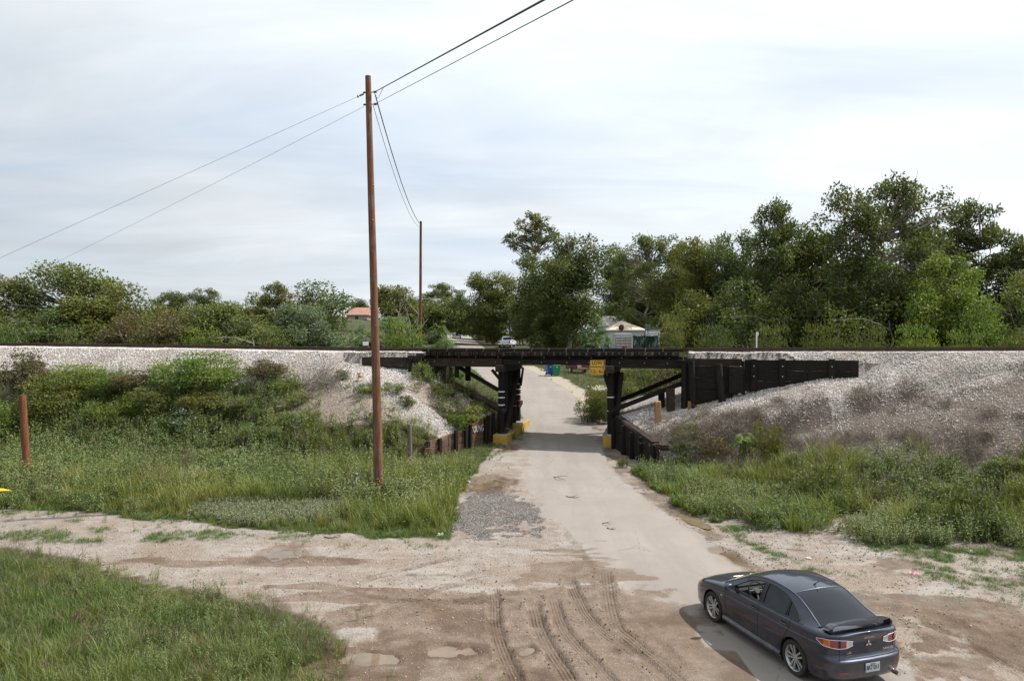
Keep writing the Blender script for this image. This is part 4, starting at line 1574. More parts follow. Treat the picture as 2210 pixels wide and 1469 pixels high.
# end bulkheads closing the fill behind the end spans
for (s0, z0) in ((S_L - 0.28, 3.4), (S_R + 0.14, 2.3)):
    for k in range(5):
        h = (4.42 - z0) / 5
        mb = MB()
        sbox(mb, s0, s0 + 0.14, -0.2, 4.5, z0 + k * h, z0 + (k + 1) * h - 0.012)
        mb.build('bulkhead_plank', MAT['creosote'], bridge, bevel=0.01)
    mb = MB()
    sbox(mb, s0 + 0.01, s0 + 0.16, -0.15, 4.4, 4.42, 5.02)
    mb.build('bulkhead_plank', MAT['creosote'], bridge, bevel=0.01)

# ------------------------------------------------------------------ low clearance sign hung on the near beam
sg = thing('clearance_sign', 'square amber low clearance road sign hanging on the bridge beam', 'sign', tuple(P(4.32, -0.06, 4.1)), TA)
s_c, z_c, hw_, hh_ = 4.32, 4.47, 0.345, 0.365


def rrect(cx, cz, hw, hh, r, v, n=5):
    pts = []
    for qx, qz, a0 in ((1, 1, 0), (-1, 1, 90), (-1, -1, 180), (1, -1, 270)):
        for k in range(n):
            a = R(a0 + 90 * k / (n - 1))
            pts.append(P(cx + qx * (hw - r) + r * math.cos(a), v, cz + qz * (hh - r) + r * math.sin(a)))
    return pts


nv = Vector((TN[0], TN[1], 0))
mb = MB()
mb.prism(rrect(s_c, z_c, hw_, hh_, 0.05, -0.06), nv * 0.006)
plate = mb.build('panel', MAT['sign_amber'], sg)
mb = MB()
for (o0, o1) in (((hw_ - 0.022, hh_ - 0.022), (hw_ - 0.036, hh_ - 0.036)),):
    a = rrect(s_c, z_c, o0[0], o0[1], 0.04, -0.063)
    b_ = rrect(s_c, z_c, o1[0], o1[1], 0.03, -0.063)
    n = len(a)
    mb.add(a + b_, [(i, (i + 1) % n, n + (i + 1) % n, n + i) for i in range(n)])
mb.build('border', MAT['sign_black'], plate)
mb = MB()
mb.beam(P(4.70, -0.03, 4.56), P(4.70, 0.12, 4.86), 0.04, 0.03)
mb.beam(P(4.2, -0.02, 4.80), P(4.72, -0.02, 4.84), 0.03, 0.03)
mb.build('bracket', MAT['galvanised'], sg)


def text_mesh(txt, size, extrude=0.002, name='lettering', bold=0.0):
    cu = bpy.data.curves.new(name, 'FONT')
    cu.body = txt
    cu.size = size
    cu.extrude = extrude
    cu.offset = bold
    cu.align_x = 'CENTER'
    cu.align_y = 'CENTER'
    cu.resolution_u = 3
    ob = bpy.data.objects.new(name + '_tmp', cu)
    COL.objects.link(ob)
    dg = bpy.context.evaluated_depsgraph_get()
    me = bpy.data.meshes.new_from_object(ob.evaluated_get(dg))
    me.name = name
    bpy.data.objects.remove(ob)
    bpy.data.curves.remove(cu)
    return me


def text_on(txt, size, origin, xdir, ydir, mat, parent, name='lettering', bold=0.0, sx=1.0, extrude=0.002):
    """flat lettering: baseline along xdir, up along ydir, in world space"""
    me = text_mesh(txt, size, extrude, name, bold)
    xd = Vector(xdir).normalized()
    yd = Vector(ydir).normalized()
    zd = xd.cross(yd)
    M = Matrix.Translation(Vector(origin)) @ Matrix((xd * sx, yd, zd)).transposed().to_4x4()
    M = WM[parent.name].inverted() @ M
    me.transform(M)
    return link(name, me, mat, parent)


tx = Vector((TT[0], TT[1], 0))
text_on('LOW', 0.22, P(s_c, -0.064, z_c + 0.215), tx, (0, 0, 1), MAT['sign_black'], plate, bold=0.004)
text_on('CLEARANCE', 0.115, P(s_c, -0.064, z_c + 0.03), tx, (0, 0, 1), MAT['sign_black'], plate, bold=0.002)
text_on('12', 0.22, P(s_c - 0.20, -0.064, z_c - 0.20), tx, (0, 0, 1), MAT['sign_black'], plate, bold=0.004)
text_on('FT', 0.105, P(s_c - 0.035, -0.064, z_c - 0.235), tx, (0, 0, 1), MAT['sign_black'], plate, bold=0.002)
text_on('4', 0.22, P(s_c + 0.125, -0.064, z_c - 0.20), tx, (0, 0, 1), MAT['sign_black'], plate, bold=0.004)
text_on('IN', 0.105, P(s_c + 0.23, -0.064, z_c - 0.235), tx, (0, 0, 1), MAT['sign_black'], plate, bold=0.002)

# ------------------------------------------------------------------ timber walls
# right-hand wing: bulkhead of tall posts and planks, then a long plank panel
wr = thing('timber_wing_wall', 'long black plank wing wall holding back white ballast right of the bridge', 'retaining wall', tuple(P(12, -0.4, 2.6)), TA)


def wbox(mb, s0, s1, v0, v1, z0, z1, tilt=0.0):
    c = []
    for s in (s0, s1):
        for v in (v0, v1):
            for z in (z0, z1):
                c.append(P(s + tilt * (z - z0) / max(0.1, z1 - z0), v, z))
    mb.add(c, [(0, 1, 3, 2), (4, 6, 7, 5), (0, 4, 5, 1), (2, 3, 7, 6), (0, 2, 6, 4), (1, 5, 7, 3)])


zr0 = 2.2
for k, (za, zb_) in enumerate(((2.2, 2.95), (2.96, 3.5), (3.51, 4.05), (4.06, 4.6))):
    mb = MB()
    wbox(mb, S_R + 0.30, S_R + 2.35 - 0.6 * (k == 0), -0.45 + 0.015 * (k % 2), -0.30, za, zb_)
    mb.build('plank', MAT['creosote'], wr, bevel=0.012, jitter=0.006)
mb = MB()
wbox(mb, S_R + 0.25, S_R + 2.75, -0.42, -0.24, 4.61, 4.95)
mb.build('plank', MAT['creosote_brown'], wr, bevel=0.012, jitter=0.006)
for k, (za, zb_) in enumerate(((3.35, 3.80), (3.81, 4.2), (4.21, 4.6))):
    mb = MB()
    wbox(mb, S_R + 2.15, S_R + 2.78, -0.62, -0.47, za, zb_)
    mb.build('plank', MAT['creosote'], wr, bevel=0.012, jitter=0.006)
for (s_, v_, r_2, za, zb_, tl, m_) in ((S_R + 0.16, -0.34, 0.17, 2.3, 4.86, 0.0, 'creosote_v'), (S_R + 0.58, -0.60, 0.15, 2.2, 4.85, -0.12, 'creosote_v'),
                                       (S_R + 1.90, -0.62, 0.17, 2.4, 4.70, -0.22, 'creosote_v'), (S_R + 2.80, -0.45, 0.08, 3.3, 4.85, 0.0, 'creosote_v')):
    mb = MB()
    mb.tube([P(s_, v_, za), P(s_ + tl * 0.5, v_, (za + zb_) / 2), P(s_ + tl, v_, zb_)], [r_2 * 1.05, r_2, r_2 * 0.95], 12)
    o = mb.build('post', MAT[m_], wr)
    smooth_auto(o.data)
mb = MB()
wbox(mb, S_R + 0.30, S_R + 0.52, -0.72, -0.55, 2.2, 2.95)
mb.build('split_stump', MAT['plank_orange'], wr, bevel=0.02, jitter=0.02)
zp0, zp1 = 3.55, 4.90
sa, sb = S_R + 2.88, 16.1
for row, (za, zb_) in enumerate(((3.45, 3.92), (3.93, 4.40), (4.41, 4.90))):
    cuts = [sa, sa + (sb - sa) * (0.36 + 0.2 * (row % 2)), sb]
    for a, b_ in zip(cuts[:-1], cuts[1:]):
        mb = MB()
        wbox(mb, a + 0.006, b_ - 0.006, -0.36, -0.26, za, zb_)
        mb.build('plank', MAT['creosote'], wr, bevel=0.008, jitter=0.004)
for s_ in (sa + 0.25, sa + 1.50, sa + 3.60):
    mb = MB()
    wbox(mb, s_, s_ + 0.26, -0.47, -0.365, 3.5, 4.97 if s_ > sa + 1 else 4.94)
    pst = mb.build('post', MAT['creosote_v'], wr, bevel=0.012)
    for zb_ in (4.15, 4.62):
        mb = MB()
        mb.tube([P(s_ + 0.13, -0.50, zb_), P(s_ + 0.13, -0.46, zb_)], 0.03, 7)
        mb.build('bolt', MAT['bolt_steel'], pst)

# left-hand wing panel and block at the bridge end
wl = thing('timber_wing_wall', 'short brown plank wing wall at the left end of the bridge beside the tall pole', 'retaining wall', tuple(P(-7, -0.4, 4)), TA)
for row, (za, zb_) in enumerate(((4.02, 4.48), (4.49, 4.93))):
    mb = MB()
    wbox(mb, -8.1, -5.55, -0.36, -0.26, za, zb_)
    mb.build('plank', MAT['creosote_brown'], wl, bevel=0.008, jitter=0.004)
mb = MB()
wbox(mb, -5.52, -4.78, -0.38, -0.22, 4.62, 5.02)
mb.build('plank', MAT['creosote_brown'], wl, bevel=0.01)
mb = MB()
wbox(mb, -5.0, -4.55, -0.5, -0.25, 5.03, 5.14)
mb.build('plank', MAT['creosote_brown'], wl, bevel=0.01)
for (s_, za, zb_) in ((-5.42, 3.5, 4.90), (-5.12, 3.3, 4.78), (-4.85, 3.3, 4.6)):
    mb = MB()
    wbox(mb, s_, s_ + 0.2, -0.52, -0.385, za, zb_)
    mb.build('post', MAT['creosote_v'], wl, bevel=0.012)


def plan_wall(th, pts, n_rows, ztops, zbots, mat, thick=0.11, split=None):
    """plank wall along plan points with sloping top"""
    L = [0]
    for a, b_ in zip(pts[:-1], pts[1:]):
        L.append(L[-1] + math.dist(a, b_))

    def lerp(arr, l):
        return float(np.interp(l, L, arr))

    def xy(l):
        return (lerp([p[0] for p in pts], l), lerp([p[1] for p in pts], l))
    cuts = split or L
    for a, b_ in zip(cuts[:-1], cuts[1:]):
        pa, pb = xy(a + 0.01), xy(b_ - 0.01)
        d = Vector((pb[0] - pa[0], pb[1] - pa[1], 0)).normalized()
        nrm = Vector((-d.y, d.x, 0))
        for k in range(n_rows):
            f0, f1 = k / n_rows, (k + 1) / n_rows
            c = []
            off = nrm * random.uniform(-0.012, 0.012)
            for (p, l) in ((pa, a), (pb, b_)):
                zb2, zt2 = lerp(zbots, l), lerp(ztops, l)
                for sgn in (-0.5, 0.5):
                    for f in (f0 + 0.006, f1 - 0.006):
                        c.append(Vector((p[0], p[1], zb2 + (zt2 - zb2) * f)) + nrm * thick * sgn + off)
            mb = MB()
            mb.add(c, [(0, 1, 3, 2), (4, 6, 7, 5), (0, 4, 5, 1), (2, 3, 7, 6), (0, 2, 6, 4), (1, 5, 7, 3)])
            mb.build('plank', mat, th, bevel=0.010, jitter=0.006)
    return xy, L, lerp


# left low retaining wall along the verge, brown planks with chalk letters
wv = thing('verge_retaining_wall', 'low brown plank wall with white chalk letters on the left verge under the bridge', 'retaining wall', (-2.4, 34, 0.5))
PW1 = [(-3.95, 32.0), (-2.25, 33.9)]
PW2 = [(-2.18, 33.95), (-0.98, 35.75)]
xy1, L1, _ = plan_wall(wv, PW1, 4, [1.14, 1.50], [0.25, 0.35], MAT['plank_brown'], split=[0, 1.35, math.dist(*PW1)])
xy2, L2, _ = plan_wall(wv, PW2, 3, [1.66, 2.05], [0.3, 0.4], MAT['plank_brown'])
d1 = Vector((PW1[1][0] - PW1[0][0], PW1[1][1] - PW1[0][1], 0)).normalized()
out1 = Vector((d1.y, -d1.x, 0))                       # towards the road
for (l, zt_, k) in ((0.02, 1.20, 1), (0.75, 1.24, 1), (1.78, 1.54, 1), (2.45, 1.66, 1)):
    x_, y_ = (xy1(l) if l < L1[-1] else xy1(L1[-1]))
    c = Vector((x_, y_, 0)) + out1 * 0.125
    mb = MB()
    mb.beam(c + Vector((0, 0, 0.1)), c + Vector((0, 0, zt_)), 0.17, 0.13, up=tuple(out1))
    mb.build('post', MAT['creosote_v'], wv, bevel=0.012)
d2 = Vector((PW2[1][0] - PW2[0][0], PW2[1][1] - PW2[0][1], 0)).normalized()
out2 = Vector((d2.y, -d2.x, 0))
for (l, zt_) in ((0.10, 1.72), (1.35, 1.98), (1.62, 2.02), (2.02, 2.1)):
    x_, y_ = xy2(l)
    c = Vector((x_, y_, 0)) + out2 * 0.125
    mb = MB()
    mb.beam(c + Vector((0, 0, 0.1)), c + Vector((0, 0, zt_)), 0.17, 0.13, up=tuple(out2))
    mb.build('post', MAT['creosote_v'], wv, bevel=0.012)
x_, y_ = xy2(0.74)
text_on('YOUNG', 0.46, Vector((x_, y_, 1.42)) + out2 * 0.076, d2, (0, 0, 1), MAT['chalk'], wv, name='chalk_letters', bold=-0.004, sx=0.62, extrude=0.001)
mb = MB()
c = at(925, 981, 31.7)
mb.box((c.x, c.y, gz(c.x, c.y) + 0.28), (0.34, 0.12, 0.30))
mb.build('broken_plank', MAT['plank_orange'], wv, bevel=0.02, jitter=0.03)

# right low retaining wall along the verge
wv2 = thing('verge_retaining_wall', 'low black plank wall below white gravel on the right verge under the bridge', 'retaining wall', (5.6, 32, 0.5))
PW3 = [(5.02, 34.2), (5.30, 32.5), (6.02, 29.4)]
xy3, L3, _ = plan_wall(wv2, PW3, 3, [2.05, 1.92, 1.40], [0.2, 0.2, 0.2], MAT['creosote_v'], thick=0.13)
mb = MB()
mb.beam(Vector((*xy3(0.3), 2.10)) + Vector((0.12, 0, 0)), Vector((*xy3(L3[-1] - 0.2), 1.48)) + Vector((0.12, 0, 0)), 0.34, 0.07)
mb.build('cap_plank', MAT['creosote_brown'], wv2, bevel=0.012)
plan_wall(wv2, [(6.06, 29.36), (6.62, 29.30)], 1, [1.45, 1.42], [0.1, 0.1], MAT['creosote_brown'], thick=0.12)
for l in (0.25, 1.75, 2.75, 3.75):
    x_, y_ = xy3(l)
    zt_ = float(np.interp(l, L3, [2.0, 1.87, 1.35]))
    c = Vector((x_ - 0.14, y_ - 0.02, 0))
    mb = MB()
    mb.beam(c + Vector((0, 0, 0.1)), c + Vector((0, 0, zt_ + random.uniform(-.05, .08))), 0.16, 0.17, up=(0, 1, 0))
    mb.build('post', MAT['creosote_v'], wv2, bevel=0.012, jitter=0.008)

# stumps standing in the gravel of the right slope
for (px, pt, pb, d, w, m_, lb) in ((1421, 866, 898, 32.0, 0.26, 'plank_orange', 'split orange brown timber stub leaning in the white gravel'),
                                   (1448, 838, 876, 33.2, 0.36, 'creosote_brown', 'thick dark square timber stub in the gravel by the abutment'),
                                   (1428, 842, 866, 34.0, 0.30, 'creosote', 'black timber stub behind the thick square stub')):
    a, b_ = at(px, pt, d), at(px, pb + 12, d)
    mb = MB()
    mb.beam(b_, a + Vector((random.uniform(-.05, .05), 0, 0)), w, w * 0.8, up=(0, 1, 0))
    o = mb.build('timber_stub', MAT[m_], bevel=0.02, jitter=0.02)
    tag(o, lb, 'timber stub', 'old pile stubs in the gravel')
# ------------------------------------------------------------------ poles, posts and wires
wood('pole_wood', (0.050, 0.024, 0.014), (0.185, 0.088, 0.048), wear=(0.17, 0.135, 0.11), wear_amt=0.85, grain=(11, 11, 0.35))
wood('pole_grey', (0.07, 0.055, 0.045), (0.20, 0.165, 0.135), grain=(11, 11, 0.35))
wood('post_red', (0.075, 0.028, 0.014), (0.19, 0.072, 0.032), wear=(0.20, 0.12, 0.08), wear_amt=0.4, grain=(9, 9, 0.5))
plain('cable_black', (0.012, 0.012, 0.013), 0.6)
plain('cable_grey', (0.10, 0.10, 0.105), 0.5)
plain('hardware', (0.09, 0.085, 0.08), 0.5, metal=0.6)


def pole(label, foot, top, r0, r1, mat, cat='utility pole', name='utility_pole', knots=0, n=18, group=None):
    foot = Vector(foot)
    top = Vector(top)
    o = thing(name, label, cat, tuple(foot), 0, group)
    mb = MB()
    k = 14
    pts = []
    rr = []
    for i in range(k + 1):
        t_ = i / k
        w = 0.012 * math.sin(t_ * 5.0) * (top - foot).length / 14
        pts.append(foot.lerp(top, t_) + Vector((w, 0, 0)))
        rr.append(r0 + (r1 - r0) * t_ ** 0.85)
    mb.tube(pts, rr, n)
    sh = mb.build('shaft', mat, o)
    smooth_auto(sh.data, 50)
    for i in range(knots):
        t_ = random.uniform(0.12, 0.95)
        p = foot.lerp(top, t_)
        r_l = r0 + (r1 - r0) * t_ ** 0.85
        a = random.uniform(-2.6, -0.3)
        c = p + Vector((math.cos(a), math.sin(a), 0)) * r_l * 0.97
        mb = MB()
        mb.tube([c, c + Vector((math.cos(a), math.sin(a), 0)) * 0.012], [0.035, 0.015], 7)
        mb.build('knot', MAT['hardware'], sh)
    return o


f1 = Vector((-4.615, 24.2, gz(-4.615, 24.2) - 0.3))
t1 = at(795, 165, 24.2)
pole1 = pole('tall brown wooden utility pole standing in the weeds at left of the road', f1, t1, 0.172, 0.098, MAT['pole_wood'], knots=16)


def on_pole(py):
    k = (at(800, py, 24.2).z - f1.z) / (t1.z - f1.z)
    return f1.lerp(t1, k)


for py in (200, 226):
    c = on_pole(py)
    mb = MB()
    mb.tube([c + Vector((-0.17, 0, 0)), c + Vector((0.24, -0.02, 0))], 0.018, 6)
    mb.tube([c + Vector((0.18, -0.02, 0)), c + Vector((0.28, -0.02, 0.01))], [0.05, 0.035], 8)
    mb.tube([c + Vector((-0.13, 0, 0)), c + Vector((-0.20, 0, -0.02))], [0.04, 0.03], 8)
    mb.build('through_bolt', MAT['hardware'], pole1)
f2 = Vector((-7.93, 60, gz(-7.93, 60) - 0.2))
pole2 = pole('brown utility pole behind the rail, second from the camera', f2, at(908.5, 478, 60), 0.155, 0.10, MAT['pole_wood'], knots=4, n=12)
x3 = (1014 - 1105) * 165 / FPX
pole3 = pole('thin far grey pole beside the road beyond the bridge', (x3, 165, gz(x3, 165) - 0.2), at(1013, 640, 165), 0.15, 0.10, MAT['pole_grey'], n=10)
x4 = (739 - 1105) * 185 / FPX
pole4 = pole('thin far brown pole left of the red roofed house', (x4, 185, gz(x4, 185) - 0.2), at(741, 624, 185), 0.16, 0.11, MAT['pole_wood'], n=10)
x5 = (974 - 1105) * 230 / FPX
pole5 = pole('farthest thin pole beyond the end of the road', (x5, 230, gz(x5, 230) - 0.2), at(974, 624, 230), 0.15, 0.11, MAT['pole_grey'], n=8)
# short posts
pa = at(48, 853, 26.6)
xb = (60 - 1105) * 26.6 / FPX
pole('short thick red brown post in the weeds at the far left', (xb, 26.6, gz(xb, 26.6) - 0.1), (pa.x, 26.6, pa.z), 0.135, 0.125, MAT['post_red'], 'post', 'post', knots=3)
pa = at(884, 916, 30.4)
pole('thin weathered grey stake left of the chalked plank wall', (pa.x + 0.02, 30.4, gz(pa.x, 30.4) - 0.1), pa, 0.105, 0.095, MAT['pole_grey'], 'stake', 'stake', n=10)
o = thing('pipe_post', 'slim grey metal pipe with capped top standing beside the tall pole', 'pipe', tuple(at(768, 1105, 23.6)))
pt = at(769, 1026, 23.6)
mb = MB()
mb.tube([(pt.x - 0.05, 23.6, gz(pt.x, 23.6) - 0.1), (pt.x, 23.6, pt.z)], 0.034, 10)
mb.build('pipe', MAT['galvanised'], o, smooth=True)
mb = MB()
mb.tube([(pt.x, 23.6, pt.z), (pt.x, 23.6, pt.z + 0.05), (pt.x, 23.6, pt.z + 0.09)], [0.06, 0.065, 0.03], 10)
mb.tube([(pt.x - 0.01, 23.6, pt.z - 0.34), (pt.x - 0.01, 23.6, pt.z - 0.28)], [0.045, 0.045], 10)
mb.build('cap', MAT['galvanised'], o)


def wire(label, a, b, r, mat, sag=0.0, name='cable', n=40, side=(0, 0, 0)):
    a, b = Vector(a), Vector(b)
    pts = []
    for i in range(n + 1):
        t_ = i / n
        p = a.lerp(b, t_)
        p.z -= 4 * sag * t_ * (1 - t_)
        pts.append(p)
    mb = MB()
    mb.tube(pts, r, 6)
    o = mb.build(name, mat, smooth=True)
    tag(o, label, 'cable', 'overhead cables')
    return o


cA = on_pole(198) + Vector((0.26, -0.02, 0))
cB = on_pole(224) + Vector((0.26, -0.02, 0))
e1 = at(1600, -231.6, 5.0)
dA = (e1 - cA)
wire('thick black cable rising from the tall pole to the upper right', cA, cA + dA * 1.55, 0.0165, MAT['cable_black'], 0.0)
e2 = at(1600, -190.0, 5.0)
dB = (e2 - cB)
wire('thinner cable below the thick one running to the upper right', cB, cB + dB * 1.55, 0.008, MAT['cable_black'], 0.0)
# slack loop hanging under the thick cable
o0 = cA + dA * 0.001
pk = [cA + Vector((0.02, -0.03, -0.22)), cA + dA * 0.02 + Vector((0.0, 0, -0.27)), cA + dA * 0.045 + Vector((0, 0, -0.20)), cA + dA * 0.075 + Vector((0, 0, -0.06)), cA + dA * 0.095]
mb = MB()
pp = crv([tuple(p) for p in pk], 24)
mb.tube([tuple(p) for p in pp], 0.007, 6)
tag(mb.build('cable_loop', MAT['cable_black'], smooth=True), 'slack wire loop hanging under the thick cable beside the pole', 'cable', 'overhead cables')
lA = on_pole(203) + Vector((-0.18, 0, -0.01))
lB = on_pole(230) + Vector((-0.18, 0, -0.01))
wire('upper thin wire from the tall pole down to the left edge', lA, at(-420, 746, 27), 0.0055, MAT['cable_grey'], 0.0)
wire('lower thin wire from the tall pole down into the left trees', lB, at(-300, 758, 62), 0.0060, MAT['cable_grey'], 0.35)
mb = MB()
dl = (at(-420, 746, 27) - lA).normalized()
mb.tube([lA, lA + dl * 0.16], 0.03, 7)
mb.tube([lA + dl * 0.2, lA + dl * 0.24], 0.045, 7)
mb.build('insulator', MAT['hardware'], pole1)
p2t = at(908, 485, 59.9)
wire('sagging black cable from the tall pole to the second pole', on_pole(205) + Vector((0.22, 0, 0)), p2t, 0.020, MAT['cable_black'], 0.75)
wire('sagging thin cable beside the black one to the second pole', on_pole(228) + Vector((0.14, 0, 0)), p2t + Vector((-0.05, 0, -0.25)), 0.010, MAT['cable_black'], 0.9)
wire('far service wire from the grey pole into the centre trees', at(1000, 645, 150), at(1100, 668, 100), 0.022, MAT['cable_grey'], 0.8)
# ------------------------------------------------------------------ loose stuff: stones, grass, weeds
PROTO = {}


def proto_obj(name, me, mat):
    if len(me.materials) == 0:
        me.materials.append(mat)
    o = bpy.data.objects.new(name, me)
    return o


def proto_col(name, objs):
    c = bpy.data.collections.new(name)
    for o in objs:
        c.objects.link(o)
    PROTO[name] = (c, len(objs))
    return c


def scatter(name, pts, rot, scl, col, label, cat):
    c, n = PROTO[col]
    N = len(pts)
    me = bpy.data.meshes.new(name)
    me.vertices.add(N)
    me.vertices.foreach_set('co', np.ascontiguousarray(pts, np.float32).ravel())
    a = me.attributes.new('rot', 'FLOAT_VECTOR', 'POINT')
    a.data.foreach_set('vector', np.ascontiguousarray(rot, np.float32).ravel())
    a = me.attributes.new('scl', 'FLOAT_VECTOR', 'POINT')
    if np.ndim(scl) == 1:
        scl = np.repeat(np.asarray(scl)[:, None], 3, 1)
    a.data.foreach_set('vector', np.ascontiguousarray(scl, np.float32).ravel())
    a = me.attributes.new('pick', 'INT', 'POINT')
    a.data.foreach_set('value', rng.integers(0, n, N).astype(np.int32))
    o = bpy.data.objects.new(name, me)
    COL.objects.link(o)
    ng = bpy.data.node_groups.new(name + '_nodes', 'GeometryNodeTree')
    ng.interface.new_socket('Geometry', in_out='INPUT', socket_type='NodeSocketGeometry')
    ng.interface.new_socket('Geometry', in_out='OUTPUT', socket_type='NodeSocketGeometry')
    gi = ng.nodes.new('NodeGroupInput')
    go = ng.nodes.new('NodeGroupOutput')
    ip = ng.nodes.new('GeometryNodeInstanceOnPoints')
    ci = ng.nodes.new('GeometryNodeCollectionInfo')
    ci.inputs['Collection'].default_value = c
    ci.inputs['Separate Children'].default_value = True
    ci.inputs['Reset Children'].default_value = True
    ip.inputs['Pick Instance'].default_value = True

    def attr(nm, dt):
        x = ng.nodes.new('GeometryNodeInputNamedAttribute')
        x.data_type = dt
        x.inputs['Name'].default_value = nm
        return x.outputs[0]
    e = ng.nodes.new('FunctionNodeEulerToRotation')
    ng.links.new(attr('rot', 'FLOAT_VECTOR'), e.inputs[0])
    ng.links.new(gi.outputs[0], ip.inputs['Points'])
    ng.links.new(ci.outputs[0], ip.inputs['Instance'])
    ng.links.new(attr('pick', 'INT'), ip.inputs['Instance Index'])
    ng.links.new(e.outputs[0], ip.inputs['Rotation'])
    ng.links.new(attr('scl', 'FLOAT_VECTOR'), ip.inputs['Scale'])
    ng.links.new(ip.outputs[0], go.inputs[0])
    md = o.modifiers.new('scatter', 'NODES')
    md.node_group = ng
    tag(o, label, cat, kind='stuff')
    return o


# ---- prototypes
def stone_mesh(name, seed):
    r = np.random.default_rng(seed)
    bm = bmesh.new()
    bmesh.ops.create_icosphere(bm, subdivisions=1, radius=0.5)
    sc = r.uniform(0.65, 1.15, 3)
    for v in bm.verts:
        v.co = Vector((v.co.x * sc[0], v.co.y * sc[1], v.co.z * sc[2])) * r.uniform(0.75, 1.2)
    me = bpy.data.meshes.new(name)
    bm.to_mesh(me)
    bm.free()
    return me


def stone_mat(name, ramp):
    m, nt, bs, out = node_mat(name)
    t = NT(nt)
    oi = t.n('ShaderNodeObjectInfo').outputs['Random']
    cr = t.n('ShaderNodeValToRGB')
    el = cr.color_ramp.elements
    el[0].position = 0
    el[0].color = (*ramp[0], 1)
    el[1].position = 1
    el[1].color = (*ramp[-1], 1)
    for i, c in enumerate(ramp[1:-1]):
        e = el.new((i + 1) / (len(ramp) - 1))
        e.color = (*c, 1)
    nt.links.new(oi, cr.inputs[0])
    ps = t.n('ShaderNodeNewGeometry').outputs['Position']
    dirty = t.rng(t.noise(ps, 0.6, 4, 0.65), 0.44, 0.68, 0.0, 0.75)
    t.set(bs.inputs['Base Color'], t.mix(dirty, cr.outputs[0], t.mix(1.0, cr.outputs[0], (0.74, 0.64, 0.55), 'MULTIPLY')))
    bs.inputs['Roughness'].default_value = 0.9
    bs.inputs['Specular IOR Level'].default_value = 0.2
    return m


stone_mat('stone_white', [(0.38, 0.345, 0.32), (0.60, 0.575, 0.545), (0.68, 0.66, 0.635), (0.64, 0.61, 0.58), (0.52, 0.475, 0.44), (0.38, 0.335, 0.30)])
stone_mat('stone_mix', [(0.17, 0.135, 0.105), (0.27, 0.23, 0.19), (0.40, 0.37, 0.34), (0.33, 0.28, 0.24), (0.23, 0.165, 0.12), (0.42, 0.395, 0.37)])
stone_mat('clod_mud', [(0.091, 0.059, 0.041), (0.140, 0.095, 0.066), (0.112, 0.073, 0.049)])
proto_col('stones_white', [proto_obj('stone_proto', stone_mesh('stone', 200 + i), MAT['stone_white']) for i in range(6)])
proto_col('stones_mix', [proto_obj('stone_proto', stone_mesh('stone', 220 + i), MAT['stone_mix']) for i in range(5)])
proto_col('clods', [proto_obj('clod_proto', stone_mesh('clod', 240 + i), MAT['clod_mud']) for i in range(4)])


def blades(name, n, h, w, spread, seed, bend=0.6, seg=4, heads=0.0):
    """a tuft of arching grass blades"""
    r = np.random.default_rng(seed)
    V, F, T = [], [], []
    for i in range(n):
        a = r.uniform(0, 2 * math.pi)
        q = math.sqrt(r.random()) * spread
        b0 = np.array((q * math.cos(a), q * math.sin(a), 0))
        a2 = a + r.normal() * 0.9
        d = np.array((math.cos(a2), math.sin(a2), 0))
        s = np.array((-d[1], d[0], 0)) * 1.0
        s = s * math.cos(0.6) + np.array((0, 0, 0))
        L = h * r.uniform(0.45, 1.15)
        bd = bend * r.uniform(0.2, 1.3)
        tn = r.random()
        k0 = len(V)
        for k in range(seg + 1):
            t_ = k / seg
            p = b0 + d * (bd * L * t_ ** 2.0) + np.array((0, 0, L * (t_ - 0.32 * bd * t_ ** 2.4)))
            ww = w * (1 - t_ ** 1.6) * r.uniform(0.9, 1.1)
            V += [p - s * ww, p + s * ww]
            T += [tn, tn]
        for k in range(seg):
            F.append((k0 + 2 * k, k0 + 2 * k + 1, k0 + 2 * k + 3, k0 + 2 * k + 2))
    me = np_mesh(name, np.array(V), np.array(F), smooth=True)
    tint_attr(me, np.array(T))
    return me


def weed(name, n_stem, h, n_leaf, L, W, spread, seed):
    """upright leafy weed"""
    r = np.random.default_rng(seed)
    C, A, LL, T = [], [], [], []
    for i in range(n_stem):
        a = r.uniform(0, 2 * math.pi)
        q = math.sqrt(r.random()) * spread
        b0 = np.array((q * math.cos(a), q * math.sin(a), 0))
        top = b0 * 1.5 + np.array((r.normal() * 0.1 * h, r.normal() * 0.1 * h, h * r.uniform(0.55, 1.1)))
        tn = r.random()
        for k in range(n_leaf):
            t_ = 0.12 + 0.88 * (k + r.random()) / n_leaf
            C.append(b0 + (top - b0) * t_)
            an = r.uniform(0, 6.28)
            A.append(unit(np.array((math.cos(an), math.sin(an), r.uniform(-0.3, 0.9)))))
            LL.append(L * (1.25 - 0.7 * t_) * r.uniform(0.7, 1.2))
            T.append(0.5 * tn + 0.5 * r.random())
    C, A = np.array(C), np.array(A)
    b = np.cross(A, np.array((0, 0, 1.0)) + r.normal(size=A.shape) * 0.5)
    v, f = leaf_quads(C, A, np.array(LL), W, b, r)
    me = np_mesh(name, v, f, smooth=False)
    tint_attr(me, np.repeat(np.array(T), 4))
    return me


